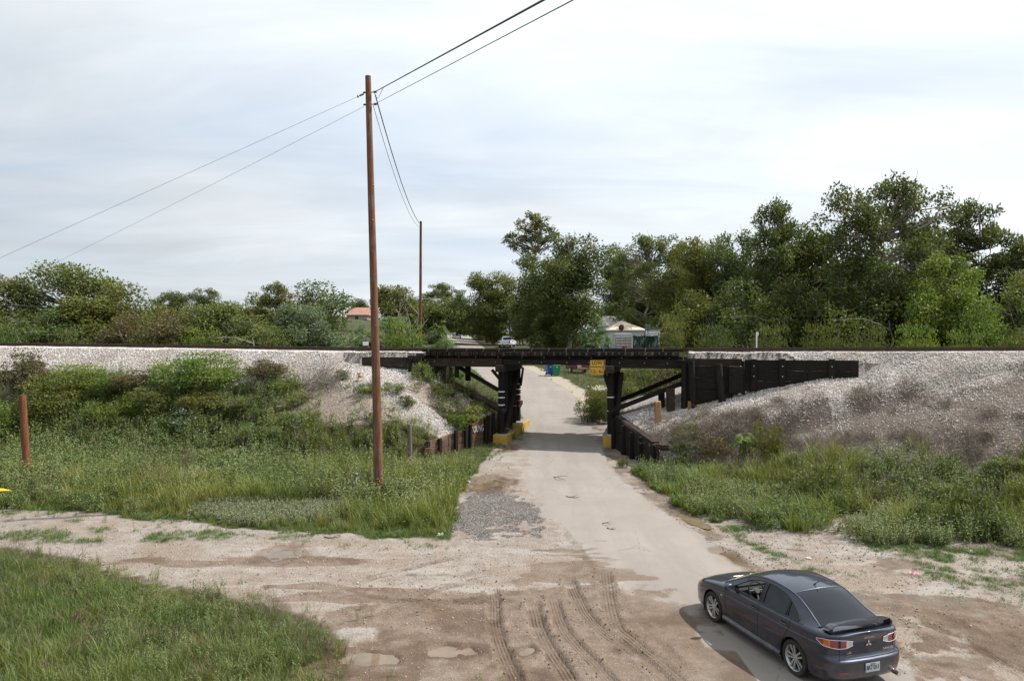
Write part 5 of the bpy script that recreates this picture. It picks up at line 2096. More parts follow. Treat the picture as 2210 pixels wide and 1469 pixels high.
def stalks(name, n, h, spread, seed, lean=0.35, rad=0.004):
    r = np.random.default_rng(seed)
    mb = MB()
    for i in range(n):
        a = r.uniform(0, 6.28)
        q = math.sqrt(r.random()) * spread
        p = np.array((q * math.cos(a), q * math.sin(a), 0))
        d = unit(np.array((r.normal() * lean, r.normal() * lean, 1)))
        L = h * r.uniform(0.5, 1.2)
        pts = [p, p + d * L * 0.5 + r.normal(size=3) * 0.03 * h, p + d * L + r.normal(size=3) * 0.08 * h]
        mb.tube(pts, [rad, rad * 0.8, rad * 0.4], 3, caps=False)
        for k in range(2):
            b_ = pts[1] + (pts[2] - pts[1]) * r.random()
            mb.tube([b_, b_ + unit(r.normal(size=3) + d) * L * 0.3], [rad * 0.6, rad * 0.3], 3, caps=False)
    return mb.mesh(name, recalc=False)


proto_col('grass_tall', [proto_obj('tuft_proto', blades('tuft', 34, 0.80, 0.0085, 0.16, 300 + i, 0.55), MAT['grass_tall']) for i in range(4)])
proto_col('grass_mid', [proto_obj('tuft_proto', blades('tuft', 30, 0.42, 0.0070, 0.15, 310 + i, 0.75), MAT['grass_green']) for i in range(4)])
proto_col('grass_short', [proto_obj('tuft_proto', blades('tuft', 34, 0.12, 0.0045, 0.13, 320 + i, 0.9, 2), MAT['grass_short']) for i in range(3)])
proto_col('weeds', [proto_obj('weed_proto', weed('weed', 5, 0.75, 16, 0.085, 0.020, 0.10, 330 + i), MAT['weed_leaf']) for i in range(4)])
proto_col('weed_clumps', [proto_obj('clump_proto', PR[k_]['crown'].copy(), MAT['weed_leaf']) for k_ in ('weedbush1', 'weedbush2')])
proto_col('weeds_grey', [proto_obj('weed_proto', weed('weed', 9, 0.28, 12, 0.05, 0.013, 0.16, 340 + i), MAT['weed_grey']) for i in range(3)])
proto_col('weeds_bright', [proto_obj('weed_proto', weed('weed', 6, 0.40, 14, 0.08, 0.022, 0.13, 350 + i), MAT['leaf_bright']) for i in range(3)])
proto_col('dead_stalks', [proto_obj('stalk_proto', stalks('stalk', 16, 0.55, 0.20, 360 + i, 0.5, 0.0045), MAT['dead_stalk']) for i in range(4)])
proto_col('dead_flat', [proto_obj('stalk_proto', stalks('stalk', 22, 0.42, 0.30, 370 + i, 1.6, 0.005), MAT['dead_twig']) for i in range(4)])
proto_col('cane', [proto_obj('tuft_proto', blades('tuft', 26, 1.25, 0.013, 0.22, 380 + i, 0.75, 5), MAT['grass_tall']) for i in range(3)])


def sample(n, x0, x1, y0, y1, fn):
    """random ground points accepted with probability fn(fields, x, y)"""
    x = rng.uniform(x0, x1, n)
    y = rng.uniform(y0, y1, n)
    m = fields(x, y)
    k = rng.random(n) < np.clip(fn(m, x, y), 0, 1)
    return x[k], y[k], m['z'][k], {a: b[k] for a, b in m.items()}


def upright(n, tilt=0.12):
    return np.stack([rng.normal(0, tilt, n), rng.normal(0, tilt, n), rng.uniform(0, 6.28, n)], -1)


def anyrot(n):
    return rng.uniform(0, 6.28, (n, 3))


# ---- ballast: white crushed stone
def f_bal(m, x, y):
    s, v = to_sv(x, y)
    return m['ballast'] * (v < 1.25) * 1.0


bx, by, bz, _ = sample(440000, -36, 26, 26, 46, f_bal)
sz = rng.uniform(0.036, 0.074, len(bx))
scatter('ballast_stones', np.stack([bx, by, bz + sz * 0.2], -1), anyrot(len(bx)), sz, 'stones_white',
        'white crushed limestone ballast heaped along the track', 'ballast')
# stones and rubble on slopes, verges and the dirt
rx, ry, rz_, _ = sample(90000, -14, 24, 14, 38, lambda m, x, y: 0.7 * m['rubble'] + 0.75 * m['dry'] + 0.42 * m['path'] * (x > road_r(y)) * (y < 26) * sstep(0.35, 0.6, fbm(x, y, 0.7, 40)) + 0.12 * m['path'] * (x < 0) + 0.3 * (m['emb'] > 0.3) * (x > 5))
sz = rng.uniform(0.018, 0.055, len(rx)) * (1 + 0.5 * (rng.random(len(rx)) < 0.06))
scatter('loose_stones', np.stack([rx, ry, rz_ + sz * 0.2], -1), anyrot(len(rx)), sz, 'stones_mix', 'small pale stones strewn over dirt and slopes', 'gravel')
rx, ry, rz_, _ = sample(26000, -12, 13, 11.4, 24, lambda m, x, y: 0.5 * m['path'] * (1 - 0.6 * m['mud']) * (1 - m['road']) + 0.6 * m['dark'])
sz = rng.uniform(0.012, 0.034, len(rx))
scatter('fine_gravel', np.stack([rx, ry, rz_ + sz * 0.2], -1), anyrot(len(rx)), sz, 'stones_mix', 'fine pale gravel on the dirt track', 'gravel')
# mud clods thrown up beside the ruts
cxs, cys = [], []
for P_, hw, dep, stg in TRK:
    if dep > 0.03:
        for q in range(70):
            i = rng.integers(0, len(P_) - 1)
            d = P_[min(i + 1, len(P_) - 1)] - P_[i]
            d = d / (np.hypot(*d) + 1e-9)
            off = hw * rng.choice([-1, 1]) * abs(rng.normal(1.35, 0.35))
            p = P_[i] + d * rng.normal(0, 0.15) + np.array((-d[1], d[0])) * off
            cxs.append(p[0])
            cys.append(p[1])
cxs, cys = np.array(cxs), np.array(cys)
cz = Z(cxs, cys)
sz = np.abs(rng.normal(0.012, 0.014, len(cxs))) + 0.008
scatter('mud_clods', np.stack([cxs, cys, cz + sz * 0.25], -1), anyrot(len(cxs)), sz, 'clods', 'brown mud crumbs thrown up beside the ruts', 'mud')

# ---- grass and weeds
# left field: tall yellow green grass near the road, leafy weeds behind
tall_n = lambda x, y: sstep(0.40, 0.58, fbm(x, y, 0.35, 50) + 0.10 * sstep(-9, -3, x) - 0.12 * sstep(26, 31, y))
grey_p = lambda x, y: sstep(0, 0.5, 1 - ((x + 8.0) / 3.2) ** 2 - ((y - 22.6) / 1.3) ** 2 + 1.5 * (fbm(x, y, 0.8, 47) - 0.5))
px_, py_, pz_, mm = sample(9000, -24, 0.8, 19.3, 37, lambda m, x, y: m['field'] * tall_n(x, y) * (1 - grey_p(x, y)) * 0.85 * (1 - 0.93 * m['rubble']) * (m['rubble'] < 0.6))
edge_ = sstep(0.0, 1.6, py_ - np.interp(px_, *YU))
nearpole = np.exp(-((px_ + 4.6) ** 2 + (py_ - 24) ** 2) / 3.0)
sc = rng.uniform(0.6, 1.4, len(px_)) * (0.35 + 0.65 * edge_) * (1 - 0.6 * nearpole) * (1 - 0.35 * sstep(27, 33, py_))
front = (px_ > np.interp(py_, [28.6, 30.5, 32.0, 33.9, 35.8], [-5.6, -5.0, -4.1, -2.25, -0.98])) & (py_ > 28.6)
sc = np.where(front, sc * 0.32, sc)
scatter('tall_grass', np.stack([px_, py_, pz_ - 0.02], -1), upright(len(px_)), sc, 'grass_tall', 'tall yellow green grass in the field left of the road', 'grass')
px_, py_, pz_, mm = sample(11000, -26, 0.5, 20.5, 38, lambda m, x, y: m['field'] * (1 - 0.62 * tall_n(x, y)) * (1 - grey_p(x, y)) * 0.8 * (1 - 0.9 * m['rubble']))
sc = rng.uniform(0.6, 1.45, len(px_)) * (0.7 + 0.6 * fbm(px_, py_, 0.6, 107)) * (0.5 + 0.5 * sstep(0.2, 2.5, py_ - np.interp(px_, *YU)))
front = (px_ > np.interp(py_, [28.6, 30.5, 32.0, 33.9, 35.8], [-5.6, -5.0, -4.1, -2.25, -0.98])) & (py_ > 28.6)
sc = np.where(front, sc * 0.28, sc)
scatter('leafy_weeds', np.stack([px_, py_, pz_ - 0.02], -1), upright(len(px_)), sc, 'weeds', 'leafy green weeds in the field left of the road', 'weeds')
px_, py_, pz_, mm = sample(5200, -13, -3, 20.3, 25.5, lambda m, x, y: m['field'] * grey_p(x, y))
scatter('grey_weeds', np.stack([px_, py_, pz_ - 0.01], -1), upright(len(px_)), rng.uniform(0.6, 1.3, len(px_)), 'weeds_grey', 'low grey green weeds by the dirt track', 'weeds')
# short turf at the field edge and in patches on the dirt
turf = lambda x, y: sstep(0.50, 0.60, fbm(x, y, 0.55, 60))
px_, py_, pz_, mm = sample(30000, -20, 1, 15, 26, lambda m, x, y: (0.8 * m['field'] * (1 - sstep(0.4, 1.6, y - np.interp(x, *YU)))
          + 0.8 * m['field'] * (x > -4.2) * (x > x_weed(y) - 1.6) * (y < 24)
          + 0.5 * m['path'] * sstep(0.52, 0.62, fbm(x, y, 0.8, 61)) * sstep(1.2, 0.2, np.interp(x, *YU) - y) * (x < -2)
          + 0.6 * m['path'] * (x < -6.5) * sstep(0.0, 0.4, 1 - ((x + 11.5) / 4.2) ** 2 - ((y - 20.2) / 0.75) ** 2) * sstep(0.42, 0.55, fbm(x, y, 1.4, 62))))
scatter('short_turf', np.stack([px_, py_, pz_ - 0.005], -1), upright(len(px_), 0.2), rng.uniform(0.5, 1.2, len(px_)), 'grass_short', 'short green turf at the edge of the dirt track', 'grass')
# corner grass, bottom left
px_, py_, pz_, mm = sample(9500, -14, -1.6, 9.5, 20, lambda m, x, y: m['corner'] * (0.35 + 0.65 * sstep(0.3, 0.55, fbm(x, y, 0.6, 70))) * (1 - 0.75 * sstep(-4.6, -3.0, x)))
sc = rng.uniform(0.45, 1.1, len(px_)) * (0.45 + 0.55 * sstep(0, 1.4, np.interp(px_, *YLO) - py_))
scatter('rough_grass', np.stack([px_, py_, pz_ - 0.02], -1), upright(len(px_), 0.2), sc, 'grass_mid', 'rough green grass in the near left corner', 'grass')
px_, py_, pz_, mm = sample(3800, -14, -1.6, 9.5, 20, lambda m, x, y: m['corner'] * 0.75 * sstep(0.45, 0.6, fbm(x, y, 0.5, 72)) * (1 - 0.6 * sstep(-4.2, -3.0, x)))
scatter('corner_weeds', np.stack([px_, py_, pz_ - 0.02], -1), upright(len(px_)), rng.uniform(0.25, 0.6, len(px_)), 'weeds', 'small leafy weeds among the near left grass', 'weeds')
px_, py_, pz_, mm = sample(500, -5, 0.2, 11.5, 15.2, lambda m, x, y: 0.45 * (m['path'] + m['corner']) * sstep(0.5, 0.62, fbm(x, y, 0.9, 74)) * (1 - m['tm']))
scatter('mud_weeds', np.stack([px_, py_, pz_ - 0.01], -1), upright(len(px_)), rng.uniform(0.18, 0.42, len(px_)), 'weeds', 'sparse weeds sprouting from the mud', 'weeds')


# right bank: canes and weeds low down, dead stalks above, turf on the flat
def toe_r(x):
    return np.interp(x, [4.4, 5.4, 6.3, 8, 10.8, 13.5, 22], [27.5, 23.5, 21.6, 20.3, 19.3, 18.6, 18.0])


def f_rg(m, x, y):
    s, v = to_sv(x, y)
    th = np.interp(s, [4, 7, 10, 14, 20], [-3.6, -4.4, -5.2, -6.2, -7.4])
    up = sstep(th, th - 1.5, v + 2.4 * (fbm(x, y, 0.4, 80) - 0.5))
    return sstep(0, 0.7, y - toe_r(x) + 1.6 * (fbm(x, y, 0.6, 81) - 0.5)) * up * (x > np.where(y > 28.6, xR(y) + 0.2, road_r(y) + 0.9))


px_, py_, pz_, mm = sample(9000, 5, 21, 18, 32, lambda m, x, y: 0.8 * f_rg(m, x, y) * sstep(0.42, 0.54, fbm(x, y, 0.42, 82)) * sstep(0.30, 0.46, fbm(x, y, 0.9, 89)))
scatter('cane_grass', np.stack([px_, py_, pz_ - 0.02], -1), upright(len(px_), 0.15), rng.uniform(0.35, 0.85, len(px_)), 'cane', 'coarse arching cane grass on the right bank', 'grass')
px_, py_, pz_, mm = sample(15000, 5, 22, 18, 32, lambda m, x, y: 0.95 * f_rg(m, x, y) * (1 - 0.5 * sstep(0.42, 0.55, fbm(x, y, 0.42, 82))) * sstep(0.34, 0.50, fbm(x, y, 0.75, 83)))
scatter('bank_weeds', np.stack([px_, py_, pz_ - 0.02], -1), upright(len(px_)), rng.uniform(0.35, 0.95, len(px_)), 'weeds', 'dense leafy weeds low on the right bank', 'weeds')
px_, py_, pz_, mm = sample(9000, 4.8, 9, 21.5, 30.5, lambda m, x, y: sstep(0.2, 0.6, x - np.maximum(road_r(y) + 0.35, np.where(y > 28.9, xR(y) + 0.2, 0)) + 0.8 * (fbm(x, y, 0.9, 84) - 0.5)) * sstep(8.5, 7.0, x) * 0.9 * sstep(0.32, 0.50, fbm(x, y, 0.8, 85)))
scatter('verge_weeds', np.stack([px_, py_, pz_ - 0.01], -1), upright(len(px_)), rng.uniform(0.25, 0.75, len(px_)) * (0.5 + fbm(px_, py_, 0.9, 87)), 'weeds_bright', 'fresh green weeds on the verge right of the road', 'weeds')
px_, py_, pz_, mm = sample(26000, 5.5, 18, 15, 23.5, lambda m, x, y: 0.9 * (m['path'] > 0.2) * sstep(0.47, 0.62, fbm(x * 0.7, y * 1.2, 0.55, 86)) * sstep(0.34, 0.56, fbm(x, y, 2.6, 83)) * sstep(4.6, 0.4, toe_r(x) - y) * (x > road_r(y) + 0.9))
scatter('verge_turf', np.stack([px_, py_, pz_ - 0.005], -1), upright(len(px_), 0.2), rng.uniform(0.45, 1.0, len(px_)), 'grass_short', 'short turf patches on the gravel at right', 'grass')


def f_dead(m, x, y):
    s, v = to_sv(x, y)
    return m['dry'] * (x > 6) * sstep(0.36, 0.55, fbm(x, y, 0.5, 88)) * (1 - 0.6 * f_rg(m, x, y))


px_, py_, pz_, mm = sample(12000, 6, 26, 20, 33, lambda m, x, y: 0.28 * f_dead(m, x, y))
scatter('dead_stalks', np.stack([px_, py_, pz_ - 0.02], -1), upright(len(px_), 0.35), rng.uniform(0.35, 0.9, len(px_)), 'dead_stalks', 'brown dead stalks covering the upper right bank', 'dead stalks')
px_, py_, pz_, mm = sample(16000, 6, 26, 20, 33, lambda m, x, y: 0.5 * f_dead(m, x, y))
scatter('fallen_stalks', np.stack([px_, py_, pz_], -1), upright(len(px_), 0.5), rng.uniform(0.4, 1.0, len(px_)), 'dead_flat', 'grey fallen twigs matted on the upper right bank', 'dead stalks')
# dead stems standing in the left field
px_, py_, pz_, mm = sample(110, -19, -3, 24, 31.5, lambda m, x, y: m['field'] * sstep(0.5, 0.6, fbm(x, y, 0.5, 90)))
scatter('dry_stems', np.stack([px_, py_, pz_], -1), upright(len(px_), 0.15), rng.uniform(1.2, 2.2, len(px_)), 'dead_stalks', 'pale dry stems standing among the left field weeds', 'dead stalks')
# lawn and verge beyond the bridge
px_, py_, pz_, mm = sample(16000, -14, 20, 41, 90, lambda m, x, y: 0.85 * m['back'] * (x > road_l(y) - 6))
scatter('far_lawn', np.stack([px_, py_, pz_ - 0.02], -1), upright(len(px_), 0.2), rng.uniform(0.35, 0.8, len(px_)), 'grass_mid', 'mown grass along the road beyond the bridge', 'grass')
px_, py_, pz_, mm = sample(1600, -5, 2, 36, 46, lambda m, x, y: 0.8 * (1 - m['road']) * sstep(0.2, 0.8, road_l(y) - x) * sstep(4.5, 2.5, road_l(y) - x))
scatter('verge_grass', np.stack([px_, py_, pz_ - 0.02], -1), upright(len(px_), 0.15), rng.uniform(0.5, 1.0, len(px_)), 'grass_tall', 'tall grass behind the left bridge piles', 'grass')
# grass at the feet of the walls and footings
px_, py_, pz_, mm = sample(1500, -3.2, 1.3, 31, 38.5, lambda m, x, y: 0.8 * sstep(0, 0.5, x_weed(y) + 0.75 + 0.5 * (fbm(x, y, 1.2, 95) - 0.5) - x) * (m['z'] - base_z(x, y) < 0.4))
scatter('wall_foot_grass', np.stack([px_, py_, pz_ - 0.02], -1), upright(len(px_), 0.15), rng.uniform(0.22, 0.5, len(px_)), 'grass_mid', 'grass tufts at the foot of the chalked plank wall', 'grass')

px_, py_, pz_, mm = sample(700, -14, -2, 10, 20, lambda m, x, y: m['corner'] * sstep(0.42, 0.6, fbm(x, y, 0.8, 97)))
scatter('corner_dead_stems', np.stack([px_, py_, pz_], -1), upright(len(px_), 0.3), rng.uniform(0.5, 1.0, len(px_)), 'dead_stalks', 'straw coloured dead stems in the near left grass', 'dead stalks')
px_, py_, pz_, mm = sample(600, -13, -2, 10, 20, lambda m, x, y: m['corner'] * sstep(0.5, 0.62, fbm(x, y, 0.45, 98)))
scatter('corner_tall_grass', np.stack([px_, py_, pz_ - 0.02], -1), upright(len(px_), 0.2), rng.uniform(0.35, 0.75, len(px_)), 'grass_tall', 'yellowish taller grass clumps in the near left corner', 'grass')

# leafy clumps that stand above the carpet of weeds
px_, py_, pz_, mm = sample(700, -22, -2.5, 22.5, 33.5, lambda m, x, y: 0.8 * m['field'] * (1 - m['rubble']) * sstep(0.46, 0.60, fbm(x, y, 0.5, 101)) * (1 - grey_p(x, y)) * (1 - (y > 28.4) * (x > -6.0)))
scatter('field_weed_clumps', np.stack([px_, py_, pz_ - 0.05], -1), upright(len(px_)), rng.uniform(0.45, 1.0, len(px_)), 'weed_clumps', 'leafy weed clumps standing above the left field grass', 'weeds')
px_, py_, pz_, mm = sample(700, 6, 21, 18.5, 30, lambda m, x, y: 0.6 * f_rg(m, x, y) * sstep(0.42, 0.55, fbm(x, y, 0.6, 91)))
scatter('bank_weed_clumps', np.stack([px_, py_, pz_ - 0.05], -1), upright(len(px_)), rng.uniform(0.4, 0.95, len(px_)), 'weed_clumps', 'leafy weed clumps low on the right bank', 'weeds')
# white stones rolled down among the dead stalks
rx, ry, rz_, _ = sample(60000, 6, 26, 20, 33, lambda m, x, y: 0.5 * m['dry'] * (0.3 + 0.7 * sstep(0.4, 0.6, fbm(x, y, 0.7, 103))))
sz = rng.uniform(0.03, 0.065, len(rx))
scatter('rolled_stones', np.stack([rx, ry, rz_ + sz * 0.2], -1), anyrot(len(rx)), sz, 'stones_white', 'pale stones rolled down the upper right bank', 'gravel')
# thin tufts straying from the grass onto the dirt
px_, py_, pz_, mm = sample(5200, -19, 0, 12, 25, lambda m, x, y: 0.55 * m['path'] * (x < -1.0) * (1 - m['mud'] * 0.5) * (np.exp(-np.abs(np.interp(x, *YU) - y) / 0.45) + np.exp(-np.abs(y - np.interp(x, *YLO)) / 0.5)) * sstep(0.38, 0.6, fbm(x, y, 1.3, 105)))
scatter('stray_tufts', np.stack([px_, py_, pz_ - 0.01], -1), upright(len(px_), 0.25), rng.uniform(0.15, 0.5, len(px_)), 'grass_mid', 'sparse grass tufts straying onto the dirt track', 'grass')
# ------------------------------------------------------------------ the parked sedan
m, nt, bs, out = node_mat('car_paint')
t = NT(nt)
oc = t.n('ShaderNodeTexCoord').outputs['Object']
sp_ = t.n('ShaderNodeSeparateXYZ')
nt.links.new(oc, sp_.inputs[0])
dust = t.math('MULTIPLY', t.rng(sp_.outputs[2], 0.62, 0.22), t.rng(t.noise(oc, 5, 5, 0.65), 0.38, 0.68))
t.set(bs.inputs['Base Color'], t.mix(t.math('MULTIPLY', dust, 0.55), t.mix(t.noise(oc, 900, 2), (0.014, 0.019, 0.036), (0.026, 0.033, 0.055)), (0.17, 0.13, 0.10)))
bs.inputs['Metallic'].default_value = 0.55
t.set(bs.inputs['Roughness'], t.rng(t.noise(oc, 2.5, 4), 0.3, 0.7, 0.28, 0.40))
bs.inputs['Coat Weight'].default_value = 0.9
bs.inputs['Coat Roughness'].default_value = 0.05
plain('car_black', (0.012, 0.012, 0.013), 0.5, var=0.1)
plain('car_gap', (0.004, 0.004, 0.004), 0.9)
plain('tyre_rubber', (0.022, 0.021, 0.020), 0.85, var=0.3, scale=12)
plain('alloy', (0.55, 0.555, 0.56), 0.33, metal=0.75, var=0.05)
plain('chrome', (0.72, 0.73, 0.75), 0.12, metal=1.0, var=0.02)
plain('lamp_red', (0.22, 0.010, 0.010), 0.12, coat=1.0, var=0.2, scale=25)
plain('lamp_amber', (0.42, 0.11, 0.010), 0.12, coat=1.0, var=0.25, scale=25)
plain('lamp_clear', (0.55, 0.55, 0.56), 0.10, metal=0.5, coat=1.0, var=0.3, scale=30)
plain('interior_dark', (0.020, 0.019, 0.019), 0.75)
plain('interior_tan', (0.22, 0.165, 0.12), 0.8)
plain('plate_white', (0.42, 0.44, 0.46), 0.5, var=0.05)
plain('plate_ink', (0.035, 0.05, 0.10), 0.6)
plain('gold_badge', (0.40, 0.34, 0.22), 0.35, metal=0.6)
m, nt, bs, out = node_mat('tinted_glass')
bs.inputs['Base Color'].default_value = (0.004, 0.006, 0.011, 1)
bs.inputs['Roughness'].default_value = 0.02
bs.inputs['IOR'].default_value = 1.5
m, nt, bs, out = node_mat('clear_glass')
t = NT(nt)
gl = t.n('ShaderNodeBsdfGlossy')
gl.inputs['Roughness'].default_value = 0.01
tp = t.n('ShaderNodeBsdfTransparent')
tp.inputs['Color'].default_value = (0.72, 0.78, 0.77, 1)
fr = t.n('ShaderNodeFresnel')
fr.inputs['IOR'].default_value = 1.5
ms = t.n('ShaderNodeMixShader')
nt.links.new(fr.outputs[0], ms.inputs[0])
nt.links.new(tp.outputs[0], ms.inputs[1])
nt.links.new(gl.outputs[0], ms.inputs[2])
nt.links.new(ms.outputs[0], out.inputs['Surface'])

CAR_X, CAR_Y, CAR_A = 5.28, 13.49, R(107.6)
cw = [(1.3175, .765), (1.3175, -.765), (-1.3175, .765), (-1.3175, -.765)]
ca, sa = math.cos(CAR_A), math.sin(CAR_A)
wz = [gz(CAR_X + a * ca - b_ * sa, CAR_Y + a * sa + b_ * ca) for a, b_ in cw]
car = thing('car', 'dark grey four door sedan with rear spoiler, driver window open, parked on the road', 'car', (CAR_X, CAR_Y, min(wz) + 0.005 + 0.5 * (max(wz) - min(wz))), CAR_A)


def cb(mb, name, mat, parent=None, smooth=False, ang=35, **kw):
    """build a car part from car-space shapes"""
    me = mb.mesh(name, None, **kw)
    if smooth:
        smooth_auto(me, ang)
    return link(name, me, MAT[mat], parent or car)


ST = np.array([  # x, half width, bottom, shoulder, top
    (2.285, 0.0, .26, .60, .61), (2.27, .36, .23, .60, .63), (2.22, .60, .21, .62, .67), (2.12, .74, .20, .66, .73), (1.95, .815, .20, .72, .80), (1.70, .86, .20, .795, .875),
    (1.3175, .882, .20, .865, .945), (0.95, .880, .20, .915, 1.0), (0.4, .876, .20, .940, 1.0), (0, .876, .20, .955, 1.0), (-0.5, .878, .20, .972, 1.0), (-0.9, .882, .20, .985, 1.0), (-1.3175, .888, .20, 1.005, 1.03),
    (-1.65, .880, .21, 1.020, 1.075), (-1.90, .855, .22, 1.028, 1.095), (-2.08, .810, .23, 1.028, 1.10), (-2.18, .735, .24, 1.025, 1.10), (-2.24, .62, .25, 1.02, 1.095), (-2.275, .40, .25, 1.02, 1.09), (-2.29, 0.0, .25, 1.02, 1.085)])
PF = np.array([  # y factor, side fraction, top fraction
    (0, 0, 0), (.86, 0, 0), (.955, .035, 0), (.985, .16, 0), (.99, .34, 0), (1.0, .55, 0), (.996, .74, 0), (.978, .80, 0), (.962, .93, 0), (.915, 1, .0), (.80, 1, .35), (.45, 1, .82), (0, 1, 1)])


def cat(Pn, sub):
    return crv(Pn, sub * (len(Pn) - 1))


STd = crv(ST, 9 * (len(ST) - 1))
PFd = crv(PF, 5 * (len(PF) - 1))
PFd[:, 0] = np.clip(PFd[:, 0], 0, 1.01)


def rear_shape(x, z):
    k = sstep(1.88, 2.2, -x)
    return x + k * np.interp(z, [.2, .3, .45, .585, .62, .66, .9, 1.03, 1.1], [.10, .03, -.01, -.012, .0, .075, .085, .035, .03])


rows = []
for x_, w_, b_, sh_, tc_ in STd:
    row = []
    for f_, g_, h_ in PFd:
        z_ = b_ + (sh_ - b_) * g_ + (tc_ - sh_) * h_
        row.append((float(rear_shape(x_, z_)), w_ * f_, z_))
    rows.append(row)
A = np.array(rows)
ns, npf = A.shape[:2]
full = np.concatenate([A, (A * np.array((1, -1, 1)))[:, ::-1][:, 1:]], axis=1)
nn = full.shape[1]
V = full.reshape(-1, 3).copy()
F = []
RA = 0.362
zi9 = int(9 / 12 * (npf - 1))
for i in range(ns - 1):
    for j in range(nn - 1):
        q = [i * nn + j, i * nn + j + 1, (i + 1) * nn + j + 1, (i + 1) * nn + j]
        c = V[q].mean(0)
        jj_ = min(j, nn - 2 - j)
        if -1.52 < c[0] < 0.86 and jj_ >= zi9:
            continue
        skip = False
        for wx in (1.3175, -1.3175):
            if abs(c[1]) > 0.55 and math.hypot(c[0] - wx, c[2] - 0.325) < RA:
                skip = True
        if not skip:
            F.append(q)
F = np.array(F)
# pull the cut edge onto the round arch
cnt = np.zeros(len(V), int)
np.add.at(cnt, F.ravel(), 1)
for wx in (1.3175, -1.3175):
    d = np.hypot(V[:, 0] - wx, V[:, 2] - 0.325)
    k = (cnt > 0) & (cnt < 4) & (np.abs(V[:, 1]) > 0.5) & (d < RA + 0.09) & (V[:, 2] > 0.215)
    V[k, 0] = wx + (V[k, 0] - wx) / d[k] * (RA + 0.012)
    V[k, 2] = 0.325 + (V[k, 2] - 0.325) / d[k] * (RA + 0.012)
me = np_mesh('body', V, F)
body = link('body', me, MAT['car_paint'], car)
BV = BVHTree.FromPolygons([tuple(v) for v in V], [tuple(f) for f in F.tolist()])


def cast_side(x, z, s=1, off=0.004):
    h = BV.ray_cast(Vector((x, 2.0 * s, z)), Vector((0, -s, 0)))
    if h[0] is None:
        return Vector((x, 0.88 * s, z))
    return h[0] + Vector((0, s * off, 0))


def cast_polar(th, z, off=0.006, c0=(-1.5, 0)):
    d = Vector((math.cos(R(th)), math.sin(R(th)), 0))
    o_ = Vector((c0[0], c0[1], z)) + d * 3
    h = BV.ray_cast(o_, -d)
    if h[0] is None:
        return Vector((c0[0], c0[1], z)) + d * 0.8
    return h[0] + d * off


def polar_patch(name, mat, t0, t1, zlo, zhi, off, parent=None, n=9, mz=5):
    mb = MB()
    rows_ = []
    for k in range(n):
        u = k / (n - 1)
        th = t0 + (t1 - t0) * u
        a, b2 = np.interp(u, np.linspace(0, 1, len(zlo)), zlo), np.interp(u, np.linspace(0, 1, len(zhi)), zhi)
        rows_.append([cast_polar(th, a + (b2 - a) * q / (mz - 1), off) for q in range(mz)])
    mb.grid(rows_)
    return cb(mb, name, mat, parent, smooth=True, recalc=False)


def line_side(pts, s=1, r=0.0045, name='panel_gap', mat='car_gap', n=24, off=0.0):
    mb = MB()
    pp = crv(pts, n)
    mb.tube([cast_side(x, z, s, off) for x, z in pp], r, 5)
    return cb(mb, name, mat, body)


# wheel wells
for wx in (1.3175, -1.3175):
    for s in (1, -1):
        mb = MB()
        ring = []
        for k in range(25):
            a = R(-30 + 240 * k / 24)
            ring.append((wx + math.cos(a) * (RA + .008), math.sin(a) * (RA + .008) + .325))
        mb.grid([[(x_, s * y_, z_) for y_ in (.50, .70, .865)] for x_, z_ in ring])
        mb.add([(wx, s * .5, .325)] + [(x_, s * .5, z_) for x_, z_ in ring], [(0, k + 1, k + 2) for k in range(24)])
        cb(mb, 'wheel_well', 'car_gap', body)

# greenhouse outline (x, z, y)
GT = crv(np.array([(1.02, .955, .745), (.72, 1.105, .695), (.42, 1.25, .648), (.14, 1.36, .608), (-.15, 1.412, .588), (-.5, 1.428, .578), (-.85, 1.405, .574), (-1.10, 1.355, .578),
                   (-1.38, 1.24, .600), (-1.62, 1.13, .640), (-1.78, 1.062, .672)]), 100)
gx_ = GT[::-1, 0]


def g_top(x):
    return float(np.interp(x, gx_, GT[::-1, 1])), float(np.interp(x, gx_, GT[::-1, 2]))


def sh_at(x):
    o_ = np.argsort(STd[:, 0])
    return float(np.interp(x, STd[o_, 0], STd[o_, 3])), float(np.interp(x, STd[o_, 0], STd[o_, 1])) * 0.915


def side_y(x, z):
    zt_, yt_ = g_top(x)
    zb_, yb_ = sh_at(x)
    k = (z - zb_) / max(0.02, zt_ - zb_)
    k = min(max(k, -0.1), 1.0)
    return yb_ + (yt_ - yb_) * k + 0.022 * math.sin(math.pi * max(k, 0))


W_F = [(.70, .975), (.58, 1.045), (.40, 1.150), (.18, 1.270), (-.04, 1.335), (-.215, 1.355), (-.215, .992)]
W_R = [(-.325, .998), (-.325, 1.362), (-.52, 1.366), (-.80, 1.335), (-.985, 1.282), (-1.02, 1.012)]
W_Q = [(-1.055, 1.014), (-1.02, 1.266), (-1.17, 1.205), (-1.33, 1.115), (-1.385, 1.05), (-1.37, 1.022)]


def dens(poly, n=4):
    o_ = []
    for i in range(len(poly)):
        a, b2 = poly[i], poly[(i + 1) % len(poly)]
        for k in range(n):
            o_.append((a[0] + (b2[0] - a[0]) * k / n, a[1] + (b2[1] - a[1]) * k / n))
    return o_


